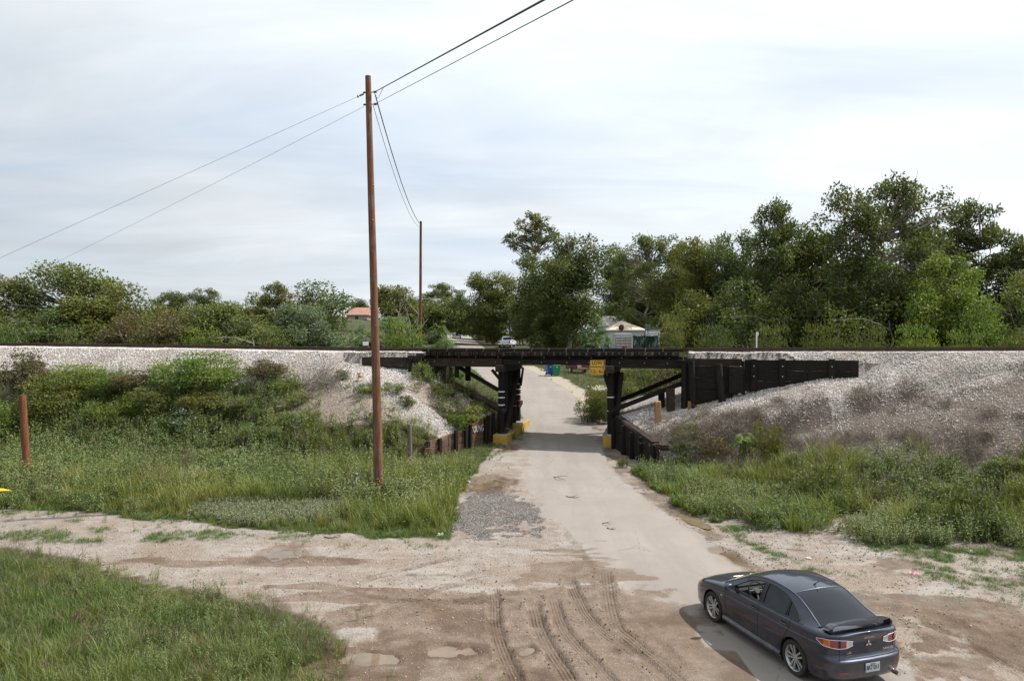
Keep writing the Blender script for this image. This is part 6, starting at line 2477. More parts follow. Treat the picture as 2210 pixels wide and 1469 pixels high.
for s in (1, -1):
    bm = bmesh.new()
    outer = [(x_, z_) for x_, z_, y_ in GT] + [(x_, sh_at(x_)[0] - 0.004) for x_ in np.linspace(-1.74, .98, 40)]

    def loop(pts):
        vv = [bm.verts.new((p[0], 0, p[1])) for p in pts]
        return [bm.edges.new((vv[i], vv[(i + 1) % len(vv)])) for i in range(len(vv))]
    ed = loop(outer)
    for wdw in (W_F, W_R, W_Q):
        ed += loop(dens(wdw))
    bmesh.ops.triangle_fill(bm, use_beauty=True, edges=ed, normal=(0, 1, 0))
    for v in bm.verts:
        v.co.y = s * side_y(v.co.x, v.co.z)
    me = bpy.data.meshes.new('window_surround')
    bm.to_mesh(me)
    bm.free()
    smooth_auto(me, 60)
    ws = link('window_surround', me, MAT['car_paint'], car)
    for wdw, nm, mt in ((W_F, 'front_window', 'clear_glass'), (W_R, 'rear_door_window', 'tinted_glass'), (W_Q, 'quarter_window', 'tinted_glass')):
        mb = MB()
        dd = dens(wdw)
        mb.tube([(x_, s * (side_y(x_, z_) + .002), z_) for x_, z_ in dd + dd[:2]], 0.011, 5, caps=False)
        cb(mb, 'window_seal', 'car_black', ws)
        if nm == 'front_window' and s == 1:
            continue
        cx_2 = sum(p[0] for p in dd) / len(dd)
        cz_2 = sum(p[1] for p in dd) / len(dd)
        mb = MB()
        mb.add([(cx_2, s * (side_y(cx_2, cz_2) - .008), cz_2)] + [(x_, s * (side_y(x_, z_) - .008), z_) for x_, z_ in dd], [(0, k + 1, (k + 1) % len(dd) + 1) for k in range(len(dd))])
        cb(mb, nm, mt, car, smooth=True)
    mb = MB()
    mb.grid([[(x_, s * (side_y(x_, z_) + .004), z_) for x_ in (-.222, -.318)] for z_ in np.linspace(.985, 1.365, 7)])
    cb(mb, 'door_pillar_trim', 'car_black', ws)
    mb = MB()
    mb.tube([(x_, s * (y_ - .004), z_ - .004) for x_, z_, y_ in GT], 0.017, 7)
    cb(mb, 'roof_rail', 'car_paint', car, smooth=True)


def cross_patch(name, mat, seg, bow0, bow1, bz0, bz1, n=17, parent=None):
    mb = MB()
    rows_ = []
    for k, (x_, z_, y_) in enumerate(seg):
        q = k / (len(seg) - 1)
        bx_, bz_ = bow0 + (bow1 - bow0) * q, bz0 + (bz1 - bz0) * q
        rows_.append([(x_ + bx_ * (1 - u * u), y_ * u, z_ + bz_ * (1 - u * u)) for u in np.linspace(1, -1, n)])
    mb.grid(rows_)
    return cb(mb, name, mat, parent, smooth=True, recalc=False)


i0 = int(np.argmin(np.abs(GT[:, 0] - .20)))
i1 = int(np.argmin(np.abs(GT[:, 0] + .99)))
cross_patch('windscreen', 'clear_glass', GT[:i0 + 1], .20, .07, .035, .05)
cross_patch('roof', 'car_paint', GT[i0:i1 + 1], .07, -.03, .05, .055)
cross_patch('rear_window', 'tinted_glass', GT[i1:], -.03, -.10, .052, .03)
mb = MB()
x_, z_, y_ = GT[i1]
mb.tube([(x_ - .03 * (1 - u * u) - .004, y_ * u, z_ + .053 * (1 - u * u) + .001) for u in np.linspace(.98, -.98, 17)], 0.005, 5)
cb(mb, 'roof_edge_trim', 'car_paint', car)
# wipers at the windscreen foot
mb = MB()
mb.tube([(1.14, .45, 1.015), (1.06, -.05, 1.035)], .009, 5)
cb(mb, 'wiper', 'alloy', car)
mb = MB()
mb.tube([(1.16, .0, 1.02), (1.08, -.5, 1.03)], .009, 5)
cb(mb, 'wiper', 'alloy', car)

# gaps between the panels
line_side([(.84, .955), (.845, .75), (.82, .45), (.78, .27)])
line_side([(-.265, .965), (-.265, .7), (-.262, .45), (-.26, .27)])
line_side([(-1.20, .99), (-1.17, .82), (-1.05, .62), (-.92, .45), (-.86, .27)])
line_side([(.84, .955), (.845, .75), (.82, .45), (.78, .27)], -1)
line_side([(.80, .268), (0, .265), (-.86, .268)])
line_side([(.86, .765), (0, .795), (-1.0, .822), (-1.9, .86)], r=0.003)
mb = MB()
mb.tube([cast_side(-1.60 + .078 * math.cos(a), .865 + .078 * math.sin(a), 1, 0) for a in np.linspace(0, 6.283, 25)], .003, 4, caps=False)
cb(mb, 'fuel_flap', 'car_gap', body)
for th in (138.2, -138.2):
    mb = MB()
    mb.tube([cast_polar(th, z_, 0.0) for z_ in np.linspace(.645, 1.02, 14)], .004, 5)
    cb(mb, 'panel_gap', 'car_gap', body)
mb = MB()
mb.tube([cast_polar(th, .635, 0.001) for th in np.linspace(137.1, 223.3, 30)], .006, 5)
cb(mb, 'panel_gap', 'car_gap', body)
# bumper's bright upper ledge and lower reflectors
polar_patch('bumper_ledge', 'car_paint', 139, 221, [.612], [.628], 0.004, body, 30, 2)
for s in (1, -1):
    polar_patch('reflector', 'lamp_red', 180 - s * 42, 180 - s * 33, [.39], [.425], 0.004, body)

# handles, mirror, side marker, sill
for s in (1, -1):
    for hx, hz in ((-.10, .835), (-1.02, .868)):
        p = cast_side(hx, hz, s, 0)
        mb = MB()
        mb.tube([(hx + .10, p.y + s * .002, hz - .004), (hx + .07, p.y + s * .032, hz), (hx - .07, p.y + s * .034, hz + .003), (hx - .10, p.y + s * .002, hz)], [.010, .014, .014, .010], 8)
        cb(mb, 'door_handle', 'car_paint', car, smooth=True)
        mb = MB()
        mb.add([(hx + .075 * math.cos(a), p.y + s * .004, hz + .026 * math.sin(a)) for a in np.linspace(0, 6.28, 15)[:-1]], [tuple(range(14))])
        cb(mb, 'handle_recess', 'car_gap', car)
    mb = MB()
    rows_ = []
    for k in range(9):
        a = math.pi * k / 8
        rr = math.sin(a)
        rows_.append([(.60 + .07 * math.cos(q) * rr, s * (.945 - .115 * math.cos(a)), 1.02 + .075 * math.sin(q) * rr) for q in np.linspace(0, 6.283, 13)])
    mb.grid(rows_)
    mr = cb(mb, 'door_mirror', 'car_paint', car, smooth=True, ang=80)
    mb = MB()
    mb.add([(.535 - .002, s * (.945 + .095 * math.cos(q)), 1.02 + .055 * math.sin(q)) for q in np.linspace(0, 6.283, 17)[:-1]], [tuple(range(16))])
    cb(mb, 'mirror_glass', 'chrome', mr)
    mb = MB()
    mb.beam((.62, s * .78, .985), (.60, s * .88, 1.0), .06, .03)
    cb(mb, 'mirror_arm', 'car_black', mr)
    mb = MB()
    pf = [(.86, .19), (.905, .205), (.905, .245), (.872, .30), (.85, .30)]
    mb.grid([[(x_, s * (y_ - .02 * abs(x_) ** 3), z_) for y_, z_ in pf] for x_ in np.linspace(.93, -.93, 15)])
    cb(mb, 'side_sill', 'car_paint', car, smooth=True, ang=30)
mb = MB()
mb.add([cast_side(x_, z_, 1, .004) for x_, z_ in ((1.0, .70), (.93, .70), (.93, .725), (1.0, .725))], [(0, 1, 2, 3)])
cb(mb, 'side_marker', 'lamp_clear', car)


# lamps
def head(th0, th1, zl, zh, nm, mt):
    mb = MB()
    rows_ = []
    for k in range(9):
        u = k / 8
        th = th0 + (th1 - th0) * u
        a, b2 = zl[0] + (zl[1] - zl[0]) * u, zh[0] + (zh[1] - zh[0]) * u
        rows_.append([cast_polar(th, a + (b2 - a) * q / 4, .006, (1.5, 0)) for q in range(5)])
    mb.grid(rows_)
    return cb(mb, nm, mt, car, smooth=True, recalc=False)


for s in (1, -1):
    head(s * 62, s * 38, (.68, .56), (.76, .67), 'headlight', 'lamp_clear')
    head(s * 70, s * 62.5, (.70, .68), (.755, .76), 'headlight_indicator', 'lamp_amber')
    c = 180
    tl = polar_patch('tail_light', 'lamp_red', c - s * 66, c - s * 58, [.915, .845], [.925, .955], .010)
    polar_patch('amber_lens', 'lamp_amber', c - s * 58, c - s * 51, [.845, .825], [.955, .962], .010, tl)
    polar_patch('red_lens', 'lamp_red', c - s * 51, c - s * 43.5, [.825, .815], [.962, .965], .010, tl)
    polar_patch('red_lens', 'lamp_red', c - s * 40.5, c - s * 34, [.815, .818], [.965, .955], .010, tl)
    polar_patch('clear_lens', 'lamp_clear', c - s * 34, c - s * 25.5, [.818, .86], [.955, .925], .010, tl)
    for zf in ((.968, .972), (.808, .812)):
        mb = MB()
        mb.tube([cast_polar(c - s * th, float(np.interp(th, [25.5, 34, 43, 58, 66], [.928, .958, .969, .958, .928] if zf[0] > .9 else [.857, .815, .812, .842, .912])), .010) for th in np.linspace(25.5, 66, 24)], .006, 5)
        cb(mb, 'chrome_edge', 'chrome', tl)

# spoiler
mb = MB()
rows_ = []
for u in np.linspace(-1, 1, 25):
    y_ = .73 * u
    drop = 0.095 * sstep(.80, 1.0, abs(u))
    xr = -2.20 + .16 * u * u
    xf = -1.93 + .05 * u * u
    z0 = 1.195 - .03 * u * u - float(drop)
    sec = [(xf, z0 - .012), ((xf * .6 + xr * .4), z0 + .012), (xr, z0 + .028), (xr - .004, z0 + .012), ((xf * .5 + xr * .5), z0 - .014), (xf, z0 - .012)]
    rows_.append([(a, y_, b2) for a, b2 in sec])
mb.grid(rows_)
sp = cb(mb, 'rear_spoiler', 'car_paint', car, smooth=True, ang=50)
for s in (1, -1):
    mb = MB()
    mb.prism([(-1.90, s * .70, 1.05), (-2.07, s * .70, 1.06), (-2.08, s * .69, 1.14), (-1.92, s * .69, 1.13)], (0, -s * .05, 0))
    cb(mb, 'spoiler_foot', 'car_paint', sp, bevel=.008)
mb = MB()
mb.tube([(-.87, 0, 1.447), (-.87, 0, 1.475)], [.035, .022], 10)
an = cb(mb, 'antenna', 'car_black', car)
mb = MB()
mb.tube([(-.87, 0, 1.47), (-1.02, 0, 1.58)], [.009, .006], 6)
cb(mb, 'antenna_whip', 'car_black', an)
# exhaust, plate, badges
mb = MB()
mb.tube([(-2.10, -.58, .275), (-2.33, -.58, .27)], .042, 12)
cb(mb, 'exhaust_pipe', 'chrome', car, smooth=True)
xp = BV.ray_cast(Vector((-4, .03, .47)), Vector((1, 0, 0)))[0].x - .012
mb = MB()
mb.box((xp, 0, .475), (.008, .31, .155))
pl = cb(mb, 'number_plate', 'plate_white', car)
WM[pl.name] = WM[car.name]


def car_text(txt, size, y, z, mat, parent, name, sx=1.0, bold=0.0, off=.004):
    M = WM[car.name]
    xx = cast_polar(180, z, 0).x if parent is car else xp - .004
    h = BV.ray_cast(Vector((-4, y + .013, z)), Vector((1, 0, 0)))
    if parent is car and h[0] is not None:
        xx = h[0].x
    org = M @ Vector((xx - off, y, z))
    xd = M.to_3x3() @ Vector((0, -1, 0))
    return text_on(txt, size, org, xd, (0, 0, 1), MAT[mat], parent, name, bold, sx, .002)


car_text('BK7 D11', .105, 0, .472, 'plate_ink', pl, 'plate_lettering', .72, .002, .002)
car_text('TEXAS', .035, 0, .535, 'plate_ink', pl, 'plate_lettering', 1.0, 0, .002)
car_text('LANCER', .055, -.46, .715, 'chrome', car, 'chrome_lettering', 1.15, .001, .006)
car_text('MITSUBISHI', .042, 0, .975, 'chrome', car, 'chrome_lettering', 1.1, .001, .006)
car_text('AUSTIN', .035, .43, .68, 'gold_badge', car, 'dealer_lettering', 1.1, 0, .006)
mb = MB()
xe = BV.ray_cast(Vector((-4, .43, .74)), Vector((1, 0, 0)))[0].x - .006
mb.add([(xe, y_, z_) for y_, z_ in ((.50, .715), (.36, .715), (.38, .735), (.395, .765), (.41, .738), (.44, .728))], [(0, 1, 2, 3, 4, 5)])
cb(mb, 'dealer_badge', 'gold_badge', car)
xe = BV.ray_cast(Vector((-4, .03, .86)), Vector((1, 0, 0)))[0].x - .016
emb_c = (0, .858)
for k, a in enumerate((90, 210, 330)):
    mb = MB()
    d = (math.cos(R(a)), math.sin(R(a)))
    e = (-d[1], d[0])
    L_, W_ = .072, .021
    pts = [(0, 0), (d[0] * L_ / 2 + e[0] * W_, d[1] * L_ / 2 + e[1] * W_), (d[0] * L_, d[1] * L_), (d[0] * L_ / 2 - e[0] * W_, d[1] * L_ / 2 - e[1] * W_)]
    mb.prism([(xe, emb_c[0] + p[0], emb_c[1] + p[1]) for p in pts], (.008, 0, 0))
    cb(mb, 'emblem_diamond', 'chrome', car)

# wheels
mbt = MB()
prof = [(.225, -.09), (.262, -.108), (.305, -.110), (.322, -.088), (.325, 0), (.322, .088), (.305, .110), (.262, .108), (.225, .09)]
mbt.grid([[(r_ * math.cos(a), y_, r_ * math.sin(a)) for r_, y_ in prof] for a in np.linspace(0, 2 * math.pi, 41)])
tyre_me = mbt.mesh('tyre')
smooth_auto(tyre_me, 40)
tyre_me.materials.append(MAT['tyre_rubber'])
mbr = MB()
prof = [(.228, .092), (.236, .100), (.228, .088), (.215, .06), (.212, -.06)]
mbr.grid([[(r_ * math.cos(a), y_, r_ * math.sin(a)) for r_, y_ in prof] for a in np.linspace(0, 2 * math.pi, 41)])
for k in range(10):
    a = 2 * math.pi * (k // 2) / 5 + (0.20 if k % 2 else -0.20)
    a_in = 2 * math.pi * (k // 2) / 5 + (0.42 if k % 2 else -0.42)
    p0 = np.array((math.cos(a_in) * .045, .070, math.sin(a_in) * .045))
    p1 = np.array((math.cos(a) * .225, .088, math.sin(a) * .225))
    sd_ = unit(np.cross(p1 - p0, (0, 1, 0)))
    vv = []
    for p, w_ in ((p0, .014), (p1, .019)):
        vv += [p - sd_ * w_, p + sd_ * w_, p + sd_ * w_ * .8 + np.array((0, -.03, 0)), p - sd_ * w_ * .8 + np.array((0, -.03, 0))]
    mbr.add(vv, [(0, 1, 5, 4), (1, 2, 6, 5), (2, 3, 7, 6), (3, 0, 4, 7)])
mbr.tube([(0, .03, 0), (0, .078, 0)], [.058, .050], 16)
rim_me = mbr.mesh('rim')
smooth_auto(rim_me, 35)
rim_me.materials.append(MAT['alloy'])
mbd = MB()
mbd.tube([(0, .0, 0), (0, .02, 0)], .15, 24)
disc_me = mbd.mesh('wheel')
disc_me.materials.append(MAT['car_gap'])
mbd = MB()
mbd.tube([(0, -.05, 0), (0, .005, 0)], .208, 24)
hub_me = mbd.mesh('wheel')
hub_me.materials.append(MAT['car_gap'])
for (wx, wy) in cw:
    s = 1 if wy > 0 else -1
    wh = bpy.data.objects.new('wheel', hub_me)
    COL.objects.link(wh)
    wh.parent = car
    wh.location = (wx, wy, .325)
    wh.rotation_euler = (0, random.uniform(0, 6), 0 if s > 0 else math.pi)
    for nm, me_ in (('tyre', tyre_me), ('rim', rim_me)):
        c = bpy.data.objects.new(nm, me_)
        COL.objects.link(c)
        c.parent = wh

# cabin
mb = MB()
mb.box((-.3, 0, .36), (2.3, 1.5, .05))
cb(mb, 'cabin_floor', 'interior_dark', car)
mb = MB()
mb.box((.80, 0, .86), (.42, 1.45, .24))
dash = cb(mb, 'dashboard', 'interior_dark', car, smooth=True, bevel=.07, seg=3)
mb = MB()
mb.box((.585, .05, .80), (.03, .22, .12))
cb(mb, 'dash_trim', 'alloy', dash, bevel=.01)
for y_ in (.37, -.37):
    st = MB()
    st.box((-.10, y_, .56), (.50, .50, .16))
    seat = cb(st, 'front_seat', 'interior_dark', car, smooth=True, bevel=.05, seg=3)
    mb = MB()
    mb.beam((-.33, y_, .58), (-.52, y_, 1.12), .48, .14, up=(1, 0, .3))
    cb(mb, 'seat_back', 'interior_dark', seat, smooth=True, bevel=.05, seg=3)
    mb = MB()
    mb.box((-.56, y_, 1.22), (.10, .26, .17))
    cb(mb, 'headrest', 'interior_dark', seat, smooth=True, bevel=.04, seg=3)
mb = MB()
mb.box((-1.15, 0, .60), (.5, 1.25, .18))
rs = cb(mb, 'rear_seat', 'interior_dark', car, smooth=True, bevel=.05, seg=3)
mb = MB()
c0 = np.array((.44, .37, .93))
ax1 = np.array((0, 1, 0))
ax2 = unit(np.array((.42, 0, .9)))
mb.tube([c0 + (ax1 * math.cos(a) + ax2 * math.sin(a)) * .185 for a in np.linspace(0, 6.283, 33)], .016, 8, caps=False)
sw = cb(mb, 'steering_wheel', 'interior_dark', car, smooth=True)
mb = MB()
for a in (0, math.pi, -math.pi / 2):
    mb.beam(c0 + (ax1 * math.cos(a) + ax2 * math.sin(a)) * .03, c0 + (ax1 * math.cos(a) + ax2 * math.sin(a)) * .18, .035, .02, up=(1, 0, 0))
mb.tube([c0 - np.array((.04, 0, -.02)), c0 + np.array((.06, 0, -.03))], .06, 12)
cb(mb, 'steering_spokes', 'alloy', sw)
mb = MB()
mb.beam((-.16, .60, 1.20), (-.10, .56, .82), .055, .006, up=(0, 1, 0))
cb(mb, 'seat_belt', 'interior_tan', car)
car.scale = (0.925, 0.925, 0.925)
# ------------------------------------------------------------------ things beyond the bridge
plain('truck_white', (0.70, 0.71, 0.73), 0.3, var=0.05, coat=0.5)
plain('bin_green', (0.012, 0.20, 0.095), 0.5, var=0.1)
plain('bin_blue', (0.02, 0.065, 0.33), 0.5, var=0.1)
plain('siding_white', (0.62, 0.66, 0.70), 0.7, var=0.08, scale=1.2)
plain('roof_cream', (0.52, 0.44, 0.34), 0.8, var=0.15, scale=1.5)
plain('roof_grey', (0.40, 0.37, 0.34), 0.8, var=0.2, scale=1.5)
plain('roof_red', (0.29, 0.15, 0.105), 0.85, var=0.2, scale=1.0)
plain('wall_tan', (0.42, 0.33, 0.27), 0.9, var=0.12)
plain('tarp_blue', (0.06, 0.16, 0.55), 0.5, var=0.3, scale=3)
plain('paint_red', (0.42, 0.03, 0.03), 0.5)
plain('trailer_red', (0.11, 0.028, 0.025), 0.6, var=0.3)
plain('board_grey', (0.40, 0.36, 0.33), 0.85, var=0.25, scale=4)
plain('backboard', (0.17, 0.20, 0.24), 0.5)
plain('litter_white', (0.72, 0.72, 0.73), 0.7)
plain('litter_pink', (0.66, 0.28, 0.36), 0.6, var=0.4, scale=30)
plain('bag_yellow', (0.75, 0.58, 0.01), 0.45, var=0.15)
plain('stick', (0.09, 0.065, 0.045), 0.9, var=0.3)
m, nt, bs, out = node_mat('camouflage')
t = NT(nt)
oc = t.n('ShaderNodeTexCoord').outputs['Object']
mp = t.mapping(oc, (1.6, 1.6, 0.5))
n_ = t.noise(mp, 1.6, 3, 0.5, 1.0)
c = t.mix(t.rng(n_, 0.46, 0.48), (0.012, 0.016, 0.014), (0.022, 0.07, 0.05))
c = t.mix(t.rng(t.noise(mp, 2.3, 3, 0.5, 1.2), 0.57, 0.59), c, (0.20, 0.27, 0.24))
t.set(bs.inputs['Base Color'], c)
bs.inputs['Roughness'].default_value = 0.7


def W(px, py, d):
    return at(px, py, d)


def wheel_part(parent, c, axis_, r, w, name='wheel'):
    a = Vector(axis_).normalized()
    mb = MB()
    mb.tube([Vector(c) - a * w / 2, Vector(c) - a * w * .4, Vector(c) + a * w * .4, Vector(c) + a * w / 2], [r * .9, r, r, r * .9], 18)
    wh = mb.build(name, MAT['tyre_rubber'], parent)
    mb = MB()
    mb.tube([Vector(c) - a * (w / 2 + .01), Vector(c) + a * (w / 2 + .01)], r * .55, 12)
    mb.build('rim', MAT['alloy'], wh)
    return wh


# white pickup
PX, PY = (1088 - 1105) * 112 / FPX, 112.0
pz = gz(PX, PY)
ang = R(-11)                                     # heading, clockwise from straight away
pk = thing('pickup_truck', 'white pickup truck parked beyond the bridge under the centre trees', 'pickup', (PX, PY, pz), ang)
Mp = WM[pk.name]


def tp_(x, y, z):
    return Mp @ Vector((x, y, z))


def loc_box(mb, x0, x1, y0, y1, z0, z1, M):
    c = [M @ Vector((x, y, z)) for x in (x0, x1) for y in (y0, y1) for z in (z0, z1)]
    mb.add(c, [(0, 1, 3, 2), (4, 6, 7, 5), (0, 4, 5, 1), (2, 3, 7, 6), (0, 2, 6, 4), (1, 5, 7, 3)])
    return mb


mb = MB()
loc_box(mb, -.98, .98, .02, 2.2, .58, 1.22, Mp)
bed = mb.build('bed', MAT['truck_white'], pk, bevel=.04, seg=2)
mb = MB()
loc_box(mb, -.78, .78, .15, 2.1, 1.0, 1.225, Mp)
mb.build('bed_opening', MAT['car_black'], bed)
mb = MB()
loc_box(mb, -.74, .74, -.012, .02, .74, 1.20, Mp)
mb.build('tailgate', MAT['truck_white'], pk, bevel=.01)
mb = MB()
loc_box(mb, -.98, .98, 2.22, 5.4, .55, 1.20, Mp)
mb.build('front_body', MAT['truck_white'], pk, bevel=.06, seg=2)
mb = MB()
cabp = [(2.3, 1.18), (2.42, 1.88), (3.55, 1.90), (4.25, 1.18)]
vv = [tp_(s * (.92 if z < 1.5 else .76), y, z) for s in (-1, 1) for y, z in cabp]
mb.add(vv, [(0, 1, 2, 3), (4, 7, 6, 5), (0, 4, 5, 1), (1, 5, 6, 2), (2, 6, 7, 3), (0, 3, 7, 4)])
cabo = mb.build('cab', MAT['truck_white'], pk, bevel=.03)
mb = MB()
mb.add([tp_(-.70, 2.318, 1.30), tp_(.70, 2.318, 1.30), tp_(.64, 2.39, 1.76), tp_(-.64, 2.39, 1.76)], [(0, 1, 2, 3)])
mb.build('rear_window', MAT['tinted_glass'], cabo)
for s in (-1, 1):
    mb = MB()
    mb.add([tp_(s * .905, 2.6, 1.3), tp_(s * .905, 3.85, 1.3), tp_(s * .80, 3.45, 1.78), tp_(s * .80, 2.66, 1.78)], [(0, 1, 2, 3)])
    mb.build('side_window', MAT['tinted_glass'], cabo)
    mb = MB()
    loc_box(mb, s * .86 - .09, s * .86 + .09, -.02, .03, .80, 1.16, Mp)
    mb.build('tail_light', MAT['lamp_red'], pk)
    mb = MB()
    loc_box(mb, s * 1.12 - .10, s * 1.12 + .10, 3.75, 3.85, 1.22, 1.45, Mp)
    mb.build('door_mirror', MAT['car_black'], pk)
    for y_ in (.95, 4.4):
        wheel_part(pk, tp_(s * .88, y_, .40), Mp.to_3x3() @ Vector((1, 0, 0)), .40, .25)
mb = MB()
loc_box(mb, -.95, .95, -.16, -.02, .48, .68, Mp)
mb.build('bumper', MAT['chrome'], pk, bevel=.03)
mb = MB()
loc_box(mb, -.16, .16, -.175, -.163, .54, .66, Mp)
mb.build('number_plate', MAT['plate_white'], pk)

# far white car, half hidden by the feathery shrub
FXc, FYc = (986 - 1105) * 150 / FPX, 150.0
fz = gz(FXc, FYc)
fc = thing('far_car', 'far white car half hidden behind the roadside shrubs', 'car', (FXc, FYc, fz), R(6))
Mf = WM[fc.name]
mb = MB()
loc_box(mb, -.9, .9, 0, 4.5, .3, .95, Mf)
mb.build('body', MAT['truck_white'], fc, bevel=.1, seg=2)
mb = MB()
vv = [Mf @ Vector((s * (.82 if z < 1.2 else .62), y, z)) for s in (-1, 1) for y, z in ((.25, .93), (.9, 1.46), (2.4, 1.48), (3.3, .93))]
mb.add(vv, [(0, 1, 2, 3), (4, 7, 6, 5), (0, 4, 5, 1), (1, 5, 6, 2), (2, 6, 7, 3), (0, 3, 7, 4)])
fcab = mb.build('cabin', MAT['truck_white'], fc, bevel=.04)
mb = MB()
mb.add([Mf @ Vector(p) for p in ((-.68, .36, 1.0), (.68, .36, 1.0), (.55, .80, 1.40), (-.55, .80, 1.40))], [(0, 1, 2, 3)])
mb.build('rear_window', MAT['tinted_glass'], fcab)
for s in (-1, 1):
    mb = MB()
    loc_box(mb, s * .75 - .12, s * .75 + .12, -.015, .05, .68, .85, Mf)
    mb.build('tail_light', MAT['lamp_red'], fc)
    for y_ in (.85, 3.6):
        wheel_part(fc, Mf @ Vector((s * .80, y_, .33)), Mf.to_3x3() @ Vector((1, 0, 0)), .33, .2)


# wheelie bins
def bin_(label, x, y, mat, rz):
    o = thing('wheelie_bin', label, 'bin', (x, y, gz(x, y)), rz, 'wheelie bins at the far roadside')
    M = WM[o.name]

    def ring(z, hx, hy):
        return [M @ Vector((a * hx, b_ * hy, z)) for a, b_ in ((-1, -1), (1, -1), (1, 1), (-1, 1))]
    mb = MB()
    r0, r1, r2 = ring(.08, .25, .28), ring(.92, .33, .38), ring(.96, .36, .42)
    mb.add(r0 + r1 + r2, [(0, 1, 5, 4), (1, 2, 6, 5), (2, 3, 7, 6), (3, 0, 4, 7), (4, 5, 9, 8), (5, 6, 10, 9), (6, 7, 11, 10), (7, 4, 8, 11), (3, 2, 1, 0), (8, 9, 10, 11)])
    mb.build('body', MAT[mat], o, bevel=.015)
    mb = MB()
    a, b_ = ring(.965, .36, .42), ring(1.06, .30, .34)
    mb.add(a + b_, [(0, 1, 5, 4), (1, 2, 6, 5), (2, 3, 7, 6), (3, 0, 4, 7), (4, 5, 6, 7)])
    mb.build('lid', MAT[mat], o, bevel=.015)
    mb = MB()
    mb.tube([M @ Vector((-.30, .46, .97)), M @ Vector((.30, .46, .97))], .022, 8)
    mb.build('handle', MAT[mat], o)
    mb = MB()
    mb.add([M @ Vector(p) for p in ((-.10, -.372, .76), (.10, -.372, .76), (.06, -.375, .82), (0, -.377, .85), (-.06, -.375, .82))], [(0, 1, 2, 3, 4)])
    mb.build('white_mark', MAT['litter_white'], o)
    for s in (-1, 1):
        wheel_part(o, M @ Vector((s * .30, .26, .13)), M.to_3x3() @ Vector((1, 0, 0)), .13, .06)
    return o


bx0 = (1199 - 1105) * 63 / FPX
bin_('green wheelie bin standing on the grass by the far roadside', bx0, 63, 'bin_green', R(18))
bin_('blue wheelie bin half hidden behind the green one', bx0 - .50, 63.4, 'bin_blue', R(12))

# low dark red trailer on the lawn
tx0, ty0 = (1247 - 1105) * 66 / FPX, 66.0
tr_ = thing('utility_trailer', 'low dark red trailer on the lawn beyond the bridge', 'trailer', (tx0, ty0, gz(tx0, ty0)), R(25))
Mt = WM[tr_.name]
mb = MB()
loc_box(mb, -.65, .65, -1.0, 1.2, .38, .50, Mt)
dk_ = mb.build('deck', MAT['trailer_red'], tr_, bevel=.02)
for a in ((-.65, -.61, -1, 1.2, .5, .78), (.61, .65, -1, 1.2, .5, .78), (-.60, .60, 1.16, 1.2, .5, .78)):
    mb = MB()
    loc_box(mb, *a, Mt)
    mb.build('side_board', MAT['trailer_red'], tr_, bevel=.008)
mb = MB()
loc_box(mb, -.35, .25, -.3, .5, .51, .92, Mt)
mb.build('load', MAT['board_grey'], tr_, bevel=.06, seg=2)
mb = MB()
mb.tube([Mt @ Vector((-.4, -1.0, .42)), Mt @ Vector((0, -2.0, .42)), Mt @ Vector((.4, -1.0, .42))], .035, 6)
mb.build('tow_bar', MAT['trailer_red'], tr_)
for s in (-1, 1):
    wheel_part(tr_, Mt @ Vector((s * .75, .1, .3)), Mt.to_3x3() @ Vector((1, 0, 0)), .3, .16)


# pale roofed house on the right
def house(label, x0, x1, yf, yb, zg, zw, apex, roofm, wallm, name='house', over=.35, ridge=None, door=None, windows=()):
    o = thing(name, label, 'house', ((x0 + x1) / 2, yf, zg))
    mb = MB()
    mb.box(((x0 + x1) / 2, (yf + yb) / 2, (zg + zw) / 2), (x1 - x0, yb - yf, zw - zg))
    wl_ = mb.build('wall', MAT[wallm], o)
    n_b = int((zw - zg) / .28)
    for k in range(1, n_b):
        mb = MB()
        mb.box(((x0 + x1) / 2, yf - .012, zg + k * (zw - zg) / n_b), (x1 - x0 + .02, .03, .035))
        mb.build('siding_edge', MAT[wallm], wl_)
    e = [(x0 - over, yf - over, zw), (x1 + over, yf - over, zw), (x1 + over, yb + over, zw), (x0 - over, yb + over, zw)]
    mb = MB()
    if ridge is None:
        mb.add([Vector(p) for p in e] + [Vector(apex)], [(0, 1, 4), (1, 2, 4), (2, 3, 4), (3, 0, 4), (3, 2, 1, 0)])
    else:
        mb.add([Vector(p) for p in e] + [Vector(ridge[0]), Vector(ridge[1])], [(0, 1, 5, 4), (1, 2, 5), (2, 3, 4, 5), (3, 0, 4), (3, 2, 1, 0)])
    rf = mb.build('roof', MAT[roofm], o)
    mb = MB()
    for a, b_ in zip(e, e[1:] + e[:1]):
        mb.beam(Vector(a) - Vector((0, 0, .08)), Vector(b_) - Vector((0, 0, .08)), .04, .15)
    mb.build('fascia', MAT['truck_white'], rf)
    for (wx, wz, ww, wh_) in windows:
        mb = MB()
        mb.box((wx, yf - .02, wz), (ww + .16, .06, wh_ + .16))
        fr_ = mb.build('window', MAT['truck_white'], o)
        mb = MB()
        mb.box((wx, yf - .055, wz), (ww, .02, wh_))
        mb.build('pane', MAT['tinted_glass'], fr_)
    return o, rf


d = 110.0
k = d / FPX
hz0 = gz((1350 - 1105) * k, d)
o, rf = house('white sided house with cream hipped roof behind the camouflage fence', (1312 - 1105) * k, (1390 - 1105) * k, d, d + 6.5, hz0, at(0, 712, d).z, at(1342, 692, d + 3.2), 'roof_cream', 'siding_white',
              windows=(((1375 - 1105) * k, hz0 + 1.4, .8, 1.0),))
